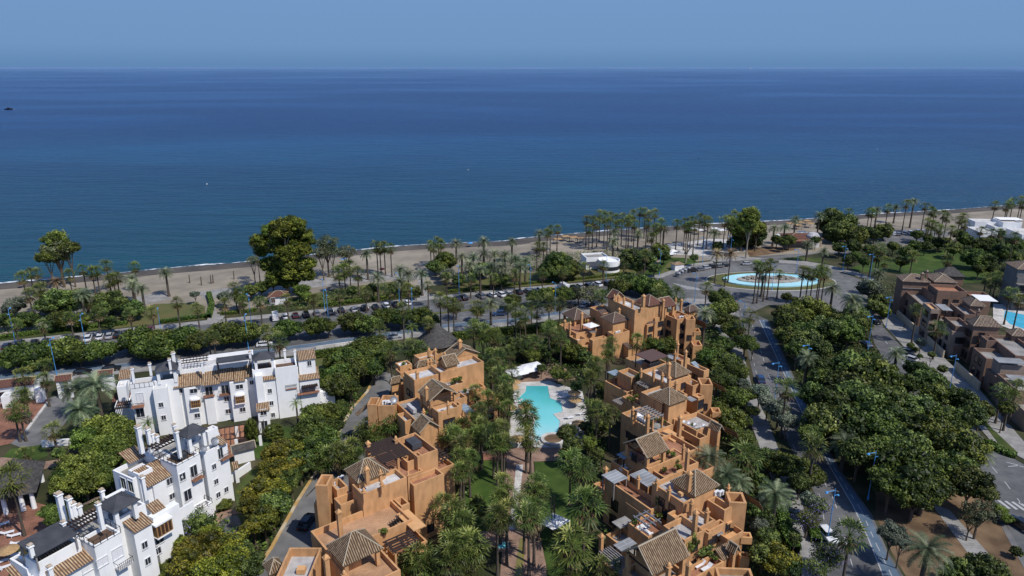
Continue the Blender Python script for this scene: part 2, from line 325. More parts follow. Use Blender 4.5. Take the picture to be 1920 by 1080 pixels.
t.links.new(m9.outputs[2], b_.inputs['Base Color'])
b_.inputs['Roughness'].default_value = .30
hs = []
for sc_, st_ in (((.04, .16, 1), .8), ((.25, .8, 1), .45)):
    mp2 = t.nodes.new('ShaderNodeMapping'); mp2.inputs['Scale'].default_value = sc_; mp2.inputs['Rotation'].default_value = (0, 0, .12); t.links.new(tc.outputs['Object'], mp2.inputs[0])
    n2 = t.nodes.new('ShaderNodeTexNoise'); n2.inputs['Scale'].default_value = 1; n2.inputs['Detail'].default_value = 6; t.links.new(mp2.outputs[0], n2.inputs['Vector'])
    ml = t.nodes.new('ShaderNodeMath'); ml.operation = 'MULTIPLY'; ml.inputs[1].default_value = st_; t.links.new(n2.outputs[0], ml.inputs[0]); hs.append(ml)
ad = t.nodes.new('ShaderNodeMath'); t.links.new(hs[0].outputs[0], ad.inputs[0]); t.links.new(hs[1].outputs[0], ad.inputs[1])
bp = t.nodes.new('ShaderNodeBump'); bp.inputs['Strength'].default_value = 1.; bp.inputs['Distance'].default_value = 3.; t.links.new(ad.outputs[0], bp.inputs['Height']); t.links.new(bp.outputs[0], b_.inputs['Normal'])
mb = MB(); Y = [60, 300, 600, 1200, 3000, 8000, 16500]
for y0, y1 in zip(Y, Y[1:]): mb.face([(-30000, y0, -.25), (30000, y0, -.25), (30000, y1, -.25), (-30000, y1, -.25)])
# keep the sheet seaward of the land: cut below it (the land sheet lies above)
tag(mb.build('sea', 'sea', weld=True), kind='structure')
# foam line along the beach
noisy('foam', (.12, .16, .19), (.75, .77, .78), .35, det=8, lo=.42, hi=.56)
mb = MB(); a = off(shore, 3.4); b = off(shore, 4.6+0)
for i in range(len(a)-1):
    k = 0.2+1.5*abs(math.sin(i*.83)*math.cos(i*.31+1))
    k2 = 0.2+1.5*abs(math.sin((i+1)*.83)*math.cos((i+1)*.31+1))
    p, q = a[i], a[i+1]; d = (b[i][0]-a[i][0], b[i][1]-a[i][1]); e = (b[i+1][0]-a[i+1][0], b[i+1][1]-a[i+1][1])
    mb.face([(q[0], q[1], -.18), (p[0], p[1], -.18), (p[0]+d[0]*k, p[1]+d[1]*k, -.18), (q[0]+e[0]*k2, q[1]+e[1]*k2, -.18)])
tag(mb.build('surf_foam', 'foam'), kind='structure')
# promenade behind the beach
ground('promenade', [(-60, 596), (0, 588), (60, 590), (130, 583), (232, 563), (300, 548), (322, 560), (240, 578), (130, 600), (0, 603), (-60, 610)], .08, 'pavement')
ground('promenade_path', [(372, 547), (445, 538), (480, 541), (590, 524), (740, 512), (800, 514), (800, 524), (740, 524), (600, 538), (500, 553), (380, 560)], .08, 'pavement')
ground('beach_path', [(390, 560), (398, 560), (408, 590), (424, 590), (415, 601), (388, 603), (392, 585)], .10, 'pavement')
ground('garden_path', [(783, 525), (795, 525), (805, 552), (830, 553), (815, 560), (788, 561)], .1, 'pavement')
ground('beach_club_terrace', [(1240, 460), (1330, 448), (1380, 450), (1400, 470), (1340, 480), (1270, 478)], .07, 'white_paving')
ground('beach_sand_patch', [(940, 478), (1050, 470), (1100, 474), (1080, 490), (1000, 498), (950, 496)], .06, 'sand')
ground('beach_car_park', [(1605, 452), (1640, 432), (1740, 430), (1790, 436), (1760, 452), (1660, 462)], .09, 'asphalt_old')
# coast road
PT = [(-300, 676), (0, 641), (175, 622), (390, 601), (480, 592), (605, 580), (715, 566), (855, 552), (960, 541), (1095, 530), (1175, 521), (1237, 515), (1292, 496), (1335, 490)]
PB = [(-300, 683), (0, 648), (175, 629), (390, 609), (480, 599), (605, 586), (715, 572), (855, 557), (960, 546), (1095, 535), (1180, 527), (1240, 521), (1296, 501), (1338, 494)]
CB = [(-300, 742), (0, 711), (217, 690), (480, 664), (585, 651), (692, 635), (855, 612), (955, 604), (1060, 588), (1170, 571), (1250, 568)]
CA = [(-300, 734), (0, 703), (217, 683), (480, 657), (585, 644), (692, 628), (855, 606), (955, 598), (1060, 583), (1170, 567), (1250, 564)]
LP = [(-300, 756), (0, 724), (217, 702), (480, 676), (585, 662), (692, 645), (855, 622), (960, 611), (1060, 597), (1170, 580), (1250, 576)]
MT = [(-300, 694), (0, 664), (217, 648), (480, 620), (640, 602), (800, 588), (960, 572), (1100, 556), (1170, 548)]
MBm = [(-300, 700), (0, 671), (217, 653), (480, 624), (640, 605), (800, 591), (960, 575), (1100, 558), (1170, 550)]
ground('coast_road', PB+[(1300, 560)]+CB[::-1], .02, 'asphalt')
ground('north_pavement', PT+PB[::-1], .14, 'pavement', z0=0)
ground('south_pavement', CB+LP[::-1], .13, 'pavement', z0=0)
ground('cycle_lane', CA+[(x, y-.6) for x, y in CB[::-1]], .028, 'cycle_blue')
ground('road_median', MT+MBm[::-1], .15, 'dry_lawn', z0=0)
ground('service_car_park', [(1060, 575), (1170, 562), (1200, 575), (1180, 590), (1060, 596)], .032, 'asphalt_old')
# roundabout
C0 = P(1445, 527)
def ell(rx, ry, n=56, c=C0, rot=.0):
    return [(c[0]+rx*math.cos(2*math.pi*i/n)*math.cos(rot)-ry*math.sin(2*math.pi*i/n)*math.sin(rot), c[1]+rx*math.cos(2*math.pi*i/n)*math.sin(rot)+ry*math.sin(2*math.pi*i/n)*math.cos(rot)) for i in range(n)]
ground('roundabout_road', [(1180, 572), (1175, 545), (1237, 521), (1296, 501), (1338, 494), (1400, 486), (1460, 493), (1530, 500), (1562, 506), (1592, 516), (1625, 528), (1655, 560), (1640, 580), (1610, 575), (1585, 590), (1540, 578), (1500, 570), (1440, 572), (1400, 590), (1370, 600), (1340, 592), (1300, 590), (1260, 580)], .024, 'asphalt_old')
ground('roundabout_kerb', ell(23.4, 12.0), .14, 'kerb', world=True, z0=0)
ground('roundabout_lawn', ell(22.9, 11.5), .17, 'dry_lawn', world=True, z0=.1)
ground('side_road', [(1335, 490), (1400, 486), (1460, 474), (1500, 467), (1560, 463), (1610, 470), (1600, 478), (1540, 474), (1500, 480), (1470, 487), (1420, 497)], .022, 'asphalt_old')
ground('north_kerb_path', [(1460, 488), (1510, 490), (1557, 498), (1600, 508), (1640, 522), (1636, 527), (1592, 514), (1557, 505), (1510, 498), (1460, 493)], .13, 'pavement', z0=0)
ground('kerb_lawn', [(1458, 486), (1490, 482), (1540, 485), (1558, 496), (1510, 489)], .10, 'lawn')
ground('plaza', [(1280, 462), (1320, 470), (1362, 478), (1440, 485), (1400, 488), (1340, 491), (1310, 480)], .05, 'pavement')
ground('kiosk_lawn', [(1215, 505), (1250, 482), (1300, 485), (1312, 495), (1290, 498), (1240, 514), (1200, 517)], .06, 'bright_lawn')
ground('kiosk_path', [(1236, 514), (1255, 490), (1262, 490), (1250, 514)], .08, 'dry_lawn')
ground('brown_verge', [(1400, 468), (1440, 462), (1480, 464), (1500, 467), (1450, 476), (1405, 482)], .06, 'brown_soil')
ground('plaza', [(1252, 566), (1290, 560), (1345, 562), (1385, 582), (1350, 612), (1300, 600), (1262, 592)], .13, 'pavement', z0=0)
# junction markings
mb = MB()
for i in range(7):
    a = P(1262+i*7, 531+i*1.5); b = P(1290+i*5, 543+i*.4); d = .25
    mb.face([(a[0], a[1], .034), (b[0], b[1], .034), (b[0]+d, b[1]+d, .034), (a[0]+d, a[1]+d, .034)])
tag(mb.build('junction_marking', 'marking'), kind='structure')
# avenues
AL = [(1383, 575), (1395, 630), (1415, 715), (1455, 790), (1500, 870), (1530, 930), (1540, 1010), (1552, 1090), (1560, 1180)]
AR = [(1440, 600), (1490, 710), (1530, 795), (1575, 880), (1635, 965), (1665, 1035), (1700, 1090), (1760, 1190)]
ground('west_avenue', AL+AR[::-1], .026, 'asphalt')
ground('west_avenue_pavement', [(1325, 590), (1355, 640), (1375, 690), (1400, 760), (1410, 800), (1430, 855), (1465, 950), (1500, 1050), (1515, 1190), (1552, 1190), (1543, 1085), (1530, 1030), (1505, 950), (1462, 850), (1440, 790), (1412, 735), (1393, 660), (1378, 600)], .12, 'pavement', z0=0)
CLa = [(1424, 600), (1470, 700), (1512, 790), (1556, 875), (1600, 950), (1628, 1010), (1660, 1090), (1700, 1190)]
CLb = [(1437, 600), (1486, 710), (1526, 795), (1571, 880), (1630, 965), (1660, 1035), (1694, 1090), (1752, 1190)]
ground('avenue_cycle_lane', CLa+CLb[::-1], .032, 'cycle_blue')
BL = [(1560, 545), (1600, 575), (1628, 602), (1640, 645), (1690, 730), (1755, 790), (1820, 852), (1868, 945), (1900, 1010), (1960, 1100)]
BR = [(1640, 575), (1655, 612), (1692, 652), (1762, 722), (1852, 832), (1935, 880), (2100, 960), (2100, 1150)]
ground('east_avenue', BL+BR[::-1], .028, 'asphalt')
ground('east_avenue_pavement', [(1642, 578), (1658, 610), (1694, 650), (1764, 718), (1856, 826), (1938, 872), (2000, 880), (1925, 835), (1834, 728), (1792, 692), (1740, 644), (1681, 592), (1660, 575)], .13, 'pavement', z0=0)
ground('traffic_island', [(1740, 690), (1762, 712), (1800, 750), (1840, 790), (1885, 850), (1905, 856), (1908, 850), (1860, 805), (1800, 735), (1750, 690)], .2, 'lawn', z0=0)
mb = MB()
def dash(line, s0, L, gap, w, z=.036):
    pts = [P(*q) for q in line]; acc = 0; 
    for a, b in zip(pts, pts[1:]):
        d = math.dist(a, b); ux, uy = (b[0]-a[0])/d, (b[1]-a[1])/d; s = 0
        while s < d:
            e = min(s+L, d)
            p = (a[0]+ux*s, a[1]+uy*s); q = (a[0]+ux*e, a[1]+uy*e)
            mb.face([(p[0]-uy*w, p[1]+ux*w, z), (p[0]+uy*w, p[1]-ux*w, z), (q[0]+uy*w, q[1]-ux*w, z), (q[0]-uy*w, q[1]+ux*w, z)]); s += L+gap
def lerp(a, b, f): return [(p[0]*(1-f)+q[0]*f, p[1]*(1-f)+q[1]*f) for p, q in zip(a, b)]
dash(CLa, 0, 100, 0, .09); dash(lerp(CLa, CLb, .5), 0, 1.5, 1.5, .06)
A2 = [AL[i] for i in (0, 2, 3, 4, 5, 6, 7, 8)]
dash(lerp(A2, CLa, .5), 0, 2.2, 3., .07); dash(lerp(A2, CLa, .12), 0, 2, 3., .06)
dash([(1660, 640), (1700, 690), (1745, 745)], 0, 2, 3, .08)
dash([(1838, 850), (1885, 905), (1915, 945)], 0, 2.2, 3, .08)
dash(lerp(MBm[:9], CA[:9], .5), 0, 2.5, 4, .07); dash(lerp(PB[:9], MT[:9], .62), 0, 2.5, 4, .07)
dash(CA, 0, 200, 0, .08, .034)
for i in range(6): dash([(1872+i*13, 938+i*1.5), (1893+i*14, 954+i*1.5)], 0, 9, 0, .28)
dash([(1905, 872), (1930, 879)], 0, 9, 0, .1); dash([(1887, 867), (1912, 873), (1890, 875)], 0, 9, 0, .1)
tag(mb.build('road_marking', 'marking'), kind='structure')
# park on the right
ground('brown_park', [(1640, 890), (1700, 840), (1770, 840), (1862, 945), (1895, 1010), (1950, 1100), (1710, 1100), (1672, 1035), (1642, 965)], .01, 'brown_soil')
ground('park_path', [(1745, 944), (1780, 956), (1866, 1052), (1880, 1100), (1850, 1100), (1828, 1055)], .03, 'pavement')
ground('park_edge', [(1858, 950), (1872, 960), (1930, 1060), (1925, 1075), (1895, 1020)], .04, 'asphalt_old')
ground('big_lawn', [(1600, 500), (1690, 482), (1720, 472), (1800, 470), (1850, 490), (1880, 515), (1840, 530), (1720, 528), (1680, 512), (1620, 510)], .05, 'bright_lawn', 3)
# gardens along the coast road
ground('park_lawn', [(200, 618), (225, 590), (290, 570), (360, 568), (385, 575), (385, 598), (300, 607)], .05, 'dry_lawn')
ground('park_lawn', [(-60, 640), (0, 632), (120, 618), (190, 600), (190, 618), (60, 633), (0, 640)], .05, 'lawn')
ground('park_lawn', [(540, 560), (640, 540), (760, 525), (785, 545), (700, 560), (560, 580)], .05, 'dry_lawn')
ground('park_lawn', [(840, 548), (850, 535), (940, 515), (1100, 505), (1180, 500), (1200, 515), (1100, 527), (960, 539)], .05, 'dry_lawn')
# resort gardens
ground('white_house_lawn', [(580, 672), (650, 655), (668, 700), (600, 740), (560, 730)], .05, 'dry_lawn')
ground('topiary_lawn', [(470, 830), (500, 800), (560, 800), (570, 830), (520, 860), (480, 860)], .05, 'bright_lawn')
ground('slope_lawn', [(440, 920), (470, 880), (520, 870), (540, 900), (450, 990)], .04, 'lawn')
ground('entrance_drive', [(88, 748), (130, 735), (142, 762), (125, 790), (92, 832), (40, 840), (20, 832), (44, 812)], .06, 'asphalt_old')
ground('entrance_bricks', [(-60, 760), (60, 738), (92, 750), (44, 812), (20, 832), (-60, 850)], .07, 'red_paving')
ground('kerb_band', [(90, 752), (93, 754), (50, 812), (46, 810)], .3, 'white_paving', z0=0)
ground('left_lawn', [(5, 858), (20, 842), (82, 834), (90, 855), (60, 868), (37, 873), (33, 860)], .05, 'bright_lawn')
ground('left_path', [(-20, 860), (5, 858), (33, 860), (37, 873), (80, 866), (200, 850), (240, 842), (240, 856), (120, 872), (60, 885), (-20, 900)], .055, 'brick_paving')
ground('pool_terrace_bricks', [(-80, 930), (60, 940), (110, 955), (95, 985), (60, 1010), (30, 1030), (10, 1100), (-120, 1100)], .05, 'red_paving')
ground('courtyard_tiles', [(398, 838), (410, 806), (478, 790), (482, 806), (462, 852), (432, 858)], .06, 'terracotta')
ground('round_drive', [(412, 985), (420, 972), (440, 966), (450, 975), (452, 1000), (430, 1015), (414, 1005)], .06, 'asphalt', 3)
ground('round_drive_kerb', [(396, 972), (420, 958), (452, 955), (455, 962), (432, 966), (414, 980), (410, 1005), (404, 1000)], .05, 'brick_paving', 2)
ground('lane', [(712, 690), (690, 735), (662, 765), (626, 832), (598, 880), (560, 940), (535, 985), (510, 1030), (468, 1090), (440, 1150), (640, 1150), (640, 1000), (650, 930), (700, 850), (720, 770), (740, 705)], .03, 'asphalt_old')
mb = MB(); ln = [P(*q) for q in [(712, 690), (690, 735), (662, 765), (626, 832), (598, 880), (560, 940), (535, 985), (510, 1030), (468, 1090)]]
prism([(x-.5, y) for x, y in ln]+[(x+.1, y) for x, y in ln][::-1], 0, .15, mb); tag(mb.build('lane_kerb', 'yellow_kerb'), kind='structure')
# pool, plaza and palm avenue
DECK = [(962, 718), (1030, 715), (1092, 735), (1104, 790), (1098, 835), (1062, 840), (958, 840), (952, 780)]
pool = [(987, 724), (1027, 724), (1031, 747), (1052, 755), (1055, 772), (1037, 777), (1050, 790), (1045, 815), (1020, 820), (1005, 830), (1000, 807), (1005, 782), (980, 762), (967, 752), (985, 735)]
mb = MB(); dk = [P(*q) for q in DECK]; pl = [P(*q) for q in pool]
bm = bmesh.new()
def loop(pts, z):
    vs = [bm.verts.new((x, y, z)) for x, y in pts]
    for i in range(len(vs)): bm.edges.new((vs[i], vs[(i+1) % len(vs)]))
loop(dk, .12); loop(pl, .12)
bmesh.ops.triangle_fill(bm, use_beauty=True, edges=bm.edges[:], use_dissolve=False)
me = bpy.data.meshes.new('pool_deck'); bm.to_mesh(me); bm.free(); me.materials.append(M['white_paving'])
tag(link('pool_deck', me), kind='structure')
pt = thing('swimming_pool', 'turquoise free-form swimming pool on the white deck between the ochre buildings', 'swimming pool', (*P(1015, 775), 0))
def local(o, pts): return [(x-o.location.x, y-o.location.y) for x, y in pts]
lp = local(pt, pl); mb = MB()
for i in range(len(lp)):
    a = lp[i]; b = lp[(i+1) % len(lp)]; mb.face([(*a, .12), (*b, .12), (*b, .03), (*a, .03)])
mb.build('pool_wall', 'pool_wall', pt)
prism(lp, .04, .04).build('water', 'pool_water', pt)
c = P(1037, 826); mb = MB(); mb.lathe([(2.6, .1), (2.6, .45), (1.9, .45), (1.9, .2)], (0, 0, 0), 24)
hb = thing('hot_tub', 'round stone-rimmed hot tub at the near end of the turquoise pool', 'hot tub', (c[0], c[1], .1))
mb.build('rim', 'white_paving', hb); mb = MB(); mb.lathe([(0.0001, .25), (1.9, .25)], (0, 0, 0), 20); mb.build('water', 'brown_soil', hb)
ground('plaza_bricks', [(905, 846), (960, 840), (1062, 840), (1062, 864), (1000, 866), (950, 866), (905, 856)], .07, 'brick_paving')
ground('palm_walk', [(950, 866), (1000, 866), (1005, 930), (1010, 995), (1024, 1060), (1026, 1100), (936, 1100), (944, 1000), (946, 930)], .065, 'brick_paving')
ground('walk_strip', [(968, 872), (981, 872), (974, 935), (964, 993), (954, 994), (962, 930)], .09, 'white_paving')
ground('rill', [(975, 1010), (986, 1010), (981, 1060), (977, 1100), (962, 1100), (967, 1060)], .10, 'green_water')
ground('round_plaza', [(895, 998), (940, 994), (945, 1025), (915, 1028), (893, 1012)], .075, 'brick_paving')
ground('garden_lawn', [(1002, 866), (1062, 866), (1075, 900), (1085, 990), (1110, 1090), (1030, 1100), (1012, 990)], .05, 'bright_lawn')
ground('garden_lawn', [(905, 862), (950, 866), (944, 990), (900, 995), (860, 1100), (850, 960)], .05, 'bright_lawn')
ground('garden_lawn', [(860, 665), (905, 640), (930, 665), (910, 700), (880, 710)], .05, 'lawn')
ground('cafe_terrace', [(950, 690), (1050, 680), (1080, 712), (1030, 716), (958, 718)], .06, 'brick_paving')
ground('red_walk', [(905, 850), (950, 848), (950, 862), (905, 864)], .08, 'red_paving')
c = P(956, 870)
bt = thing('basin', 'small square basin of turquoise water beside the palm walk', 'basin', (*P(958, 1028), 0))
mb = MB(); mb.box((0, 0, .25), (1.1, 1.1, .25)); mb.build('rim', 'brick_paving', bt); mb = MB(); mb.box((0, 0, .51), (.8, .8, .015)); mb.build('water', 'pool_water', bt)
bt.location = (*P(944, 1027), 0)
# fountain on the roundabout
ft = thing('fountain', 'wide oval pale blue fountain basin with heaps of rocks on the roundabout', 'fountain', (*C0, .17))
mb = MB(); o1 = ell(17.2, 8.2, 48, (0, 0)); o2 = ell(16.8, 7.8, 48, (0, 0))
for i in range(48):
    j = (i+1) % 48
    mb.face([(*o1[i], 0), (*o1[j], 0), (*o1[j], .45), (*o1[i], .45)]); mb.face([(*o1[i], .45), (*o1[j], .45), (*o2[j], .45), (*o2[i], .45)]); mb.face([(*o2[i], .45), (*o2[j], .45), (*o2[j], .1), (*o2[i], .1)])
mb.build('rim', 'fountain_floor', ft); prism(o2, .2, .2).build('water', 'fountain_floor', ft)
prism(ell(11.6, 4.4, 40, (-.5, .4)), .1, .5).build('island', 'rock', ft)
for cx, n in ((-5.6, 60), (4.6, 75)):
    mb = MB()
    for i in range(n):
        a = random.random()*6.28; rr = random.random()**.6; s = random.uniform(.25, .62)
        mb.box((cx+rr*4.3*math.cos(a), .9+rr*1.7*math.sin(a), .6+(1-rr)*.9), (s, s*.8, s*.6), random.random()*3, .5)
    mb.build('rock_heap', 'rock', ft)
# right pool
rp = [P(*q) for q in [(1884, 583), (1925, 592), (1990, 612), (1990, 640), (1922, 618), (1893, 608), (1882, 596)]]
tag(prism([P(*q) for q in [(1862, 570), (1900, 572), (2010, 600), (2010, 660), (1922, 628), (1880, 612), (1862, 600)]], .1, .1).build('hotel_pool_deck', 'white_paving'), kind='structure')
tag(prism(rp, .125, .125).build('swimming_pool', 'right_pool_water'), 'bright blue pool beside the brown apartment building at the right edge', 'swimming pool')
# ------------------------------------------------------------------ plants
def fan_palm_mesh(seed, R=1.0, nleaf=27, dead=10):
    rnd = random.Random(seed); g = MB(); d = MB()
    for i in range(nleaf+dead):
        isd = i >= nleaf
        az = i*2.39996+rnd.uniform(-.3, .3)
        k = (i/nleaf) if not isd else 0
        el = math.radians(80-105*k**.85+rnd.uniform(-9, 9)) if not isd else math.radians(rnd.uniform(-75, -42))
        L = rnd.uniform(.46, .72)*R*(1 if not isd else .75)
        dirv = Vector((math.cos(az)*math.cos(el), math.sin(az)*math.cos(el), math.sin(el)))
        side = Vector((-math.sin(az), math.cos(az), 0)); up = dirv.cross(side)*-1
        if up.z < 0: up = -up
        c = Vector((0, 0, 0))+dirv*L
        mb = d if isd else g
        mb.face([c*.1+side*.02, c*.1-side*.02, c-side*.015, c+side*.015], tint=.5)
        n = 7; rb = R*rnd.uniform(.42, .62); tn = (1-k*.75)*rnd.uniform(.5, 1.1) if not isd else rnd.uniform(.2, .8)  # lower fronds get a darker tint: shade under the crown painted in
        for j in range(n):
            a = math.radians(-66+132*j/(n-1)+rnd.uniform(-4, 4)); hw = math.radians(7.5)
            def pt(r, aa, dr): return c+(dirv*math.cos(aa)+side*math.sin(aa))*r+Vector((0, 0, -dr*R))+up*(.03*R*(1 if j % 2 else -1))
            q1 = pt(rb*.55, a-hw, .03); q2 = pt(rb*.55, a+hw, .03); tip = pt(rb*rnd.uniform(.95, 1.3), a, .06+.10*abs(a)+rnd.uniform(0, .09))
            tt = min(1, max(0, tn+rnd.uniform(-.15, .15)))
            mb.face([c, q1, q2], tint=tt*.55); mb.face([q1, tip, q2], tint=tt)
    return g.mesh('crown', 'palm_leaf'), d.mesh('dead_fronds', 'palm_dead')
def date_palm_mesh(seed, R=1.0, nleaf=46, mat='date_leaf'):
    rnd = random.Random(seed); g = MB()
    for i in range(nleaf):
        az = i*2.39996+rnd.uniform(-.2, .2); k = i/nleaf
        el0 = math.radians(78-92*k**.9+rnd.uniform(-6, 6)); L = R*rnd.uniform(.92, 1.08)*(.8+.2*k)
        n = 9; p = Vector((0, 0, 0)); el = el0; pts = [p]; 
        for s in range(n):
            el -= math.radians(6.5+3*s/n); p = p+Vector((math.cos(az)*math.cos(el), math.sin(az)*math.cos(el), math.sin(el)))*(L/n); pts.append(p)
        side = Vector((-math.sin(az), math.cos(az), 0)); tn = rnd.uniform(.15, 1.)
        for s in range(n):
            a, b = pts[s], pts[s+1]; d = (b-a)
            g.face([a+side*.012*R, a-side*.012*R, b-side*.008*R, b+side*.008*R], tint=tn)
            for m_ in range(3):
                o = a+d*(m_/3+.1); l = R*.21*math.sin(math.pi*min(1, (s+m_/3+1.2)/(n+1.6)))**.6
                for sg in (-1, 1):
                    t = o+side*sg*l*.86+d.normalized()*l*.45+Vector((0, 0, l*.18-rnd.uniform(0, .12)*R*.5))
                    g.face([o-d*.09, t, o+d*.13], tint=min(1, max(0, tn+rnd.uniform(-.2, .2))))
    return g.mesh('crown', mat)
def trunk_mesh(h, r0, r1, bend=.0, mat='palm_trunk', n=7, rough_=.06, seed=0):
    rnd = random.Random(seed); mb = MB(); N = 6; rings = []
    for i in range(N+1):
        f = i/N; r = (r0*(1-f)+r1*f)*(1+(.35 if i == 0 else 0)+rnd.uniform(-rough_, rough_)); x = bend*f*f*h
        rings.append([(x+r*math.cos(2*math.pi*j/n), r*math.sin(2*math.pi*j/n), f*h) for j in range(n)])
    for A, B in zip(rings, rings[1:]):
        for j in range(n): mb.face([A[j], A[(j+1) % n], B[(j+1) % n], B[j]])
    return mb.mesh('trunk', mat, weld=True, smooth=True)
FAN = [fan_palm_mesh(i) for i in range(6)]; DATE = [date_palm_mesh(i+20) for i in range(4)]
DRY = [date_palm_mesh(40, mat='dead_leaf'), date_palm_mesh(41, mat='dead_leaf')]
ROYAL = [date_palm_mesh(50, nleaf=18, mat='lime_leaf')]
TR1 = [trunk_mesh(1, .24, .17, b, seed=i) for i, b in enumerate((0, .05, -.05, .12))]
TR2 = [trunk_mesh(1, .40, .34, b, seed=i+9) for i, b in enumerate((0, .03, -.03))]
PLANTS = []   # (photo x, zone, object, kind, extra)
def palm(px, py, h, R, kind='fan', zone=None):
    x, y = P(px, py, h); rnd = random.Random(int(px*31+py*17))
    o = thing({'fan': 'fan_palm', 'date': 'date_palm', 'dry': 'date_palm', 'royal': 'feather_palm'}[kind], '', 'palm tree', (x, y, 0), rnd.random()*6.28)
    if kind == 'fan':
        g, d = FAN[rnd.randrange(6)]; t = TR1[rnd.randrange(4)]
    elif kind == 'date': g, d = DATE[rnd.randrange(4)], None; t = TR2[rnd.randrange(3)]
    elif kind == 'dry': g, d = DRY[rnd.randrange(2)], None; t = TR1[0]
    else: g, d = ROYAL[0], None; t = TR1[0]
    tr = link('trunk', t, o); tr.scale = (1, 1, h) if kind == 'fan' else (1, 1, h)
    bend = 0
    mx = max((v.co.z, v.co.x) for v in t.vertices if True)[1] if t in TR1 else 0
    cx = (0, .05, -.05, .12)[TR1.index(t)] if t in TR1 else (0, .03, -.03)[TR2.index(t)]
    s = R*rnd.uniform(.92, 1.08)
    c = link('crown', g, o, (cx, 0, h-.1)); c.scale = (s, s, s*rnd.uniform(.9, 1.05))
    if d: dd = link('dead_fronds', d, o, (cx, 0, h-.1)); dd.scale = (s, s, s)
    PLANTS.append((px, zone, o, kind, (h, R)))
    return o
def crown_mesh(seed, mat, R=1., nclump=26, nleaf=95, leaf=.09, sq=.75, rc=.36, core=True, hollow=.55):
    rnd = np.random.default_rng(seed); V = []; Fc = []; T = []
    cs = []
    for i in range(nclump):
        z = 1-2*(i+.5)/nclump; a = i*2.39996; rr = math.sqrt(max(0, 1-z*z)); k = rnd.uniform(hollow, max(.98, hollow))*(1-rc*.7)
        if z < -.45: k *= .75
        cs.append((np.array([rr*math.cos(a), rr*math.sin(a), z*sq])*k+rnd.normal(0, .05, 3), rc*rnd.uniform(.7, 1.25), rnd.uniform(.12, .95)))
    n0 = 0; vs = []; fs = []; ts = []
    for c, r, tn in cs:
        d = rnd.normal(0, 1, (nleaf, 3)); d /= np.linalg.norm(d, axis=1)[:, None]; d[:, 2] = np.where(d[:, 2] < -.3, -d[:, 2]*.6, d[:, 2])
        p = c+d*r*rnd.uniform(.72, 1.12, (nleaf, 1))
        nrm = d+rnd.normal(0, .45, (nleaf, 3)); nrm /= np.linalg.norm(nrm, axis=1)[:, None]
        u = np.cross(nrm, rnd.normal(0, 1, (nleaf, 3))); u /= np.linalg.norm(u, axis=1)[:, None]; v = np.cross(nrm, u)
        s = leaf*rnd.uniform(.6, 1.3, (nleaf, 1))
        q = np.stack([p-u*s, p-v*s*.6, p+u*s, p+v*s*.6], 1)
        vs.append(q.reshape(-1, 3)); k = len(p)*4; fs += [(n0+i, n0+i+1, n0+i+2, n0+i+3) for i in range(0, k, 4)]; n0 += k
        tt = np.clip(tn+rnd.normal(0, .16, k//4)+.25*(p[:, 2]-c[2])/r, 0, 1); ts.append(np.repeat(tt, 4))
        if core:
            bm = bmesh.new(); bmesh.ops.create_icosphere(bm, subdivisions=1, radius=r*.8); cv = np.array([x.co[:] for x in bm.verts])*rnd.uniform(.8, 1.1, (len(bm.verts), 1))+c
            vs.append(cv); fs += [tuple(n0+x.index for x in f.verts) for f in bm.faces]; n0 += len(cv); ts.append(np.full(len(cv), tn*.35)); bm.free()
    me = bpy.data.meshes.new('crown'); me.from_pydata(np.concatenate(vs)*R, [], fs)
    at = me.attributes.new('tint', 'FLOAT', 'POINT'); at.data.foreach_set('value', np.concatenate(ts).astype(np.float32)); me.materials.append(M[mat]); me.update()
    return me
def limbs_mesh(seed, h, r, mat='trunk', spread=.5, nb=5):
    rnd = random.Random(seed); mb = MB(); f = h*.45
    mb.bar((0, 0, -.1), (r*.3, 0, f), r*1.25, 7, r*.85)
    for i in range(nb):
        a = i*6.28/nb+rnd.uniform(-.4, .4); e = Vector((math.cos(a)*spread*h, math.sin(a)*spread*h, h*rnd.uniform(.85, 1.05))); m_ = Vector((r*.3, 0, f)).lerp(e, .5)+Vector((0, 0, .05*h))
        mb.bar((r*.3, 0, f-.05), m_, r*.6, 5, r*.4); mb.bar(m_, e, r*.4, 5, r*.12)
        a2 = a+rnd.uniform(.4, .9); mb.bar(m_, m_+Vector((math.cos(a2)*.2*h, math.sin(a2)*.2*h, .3*h)), r*.3, 4, r*.08)
    return mb.mesh('trunk', mat)
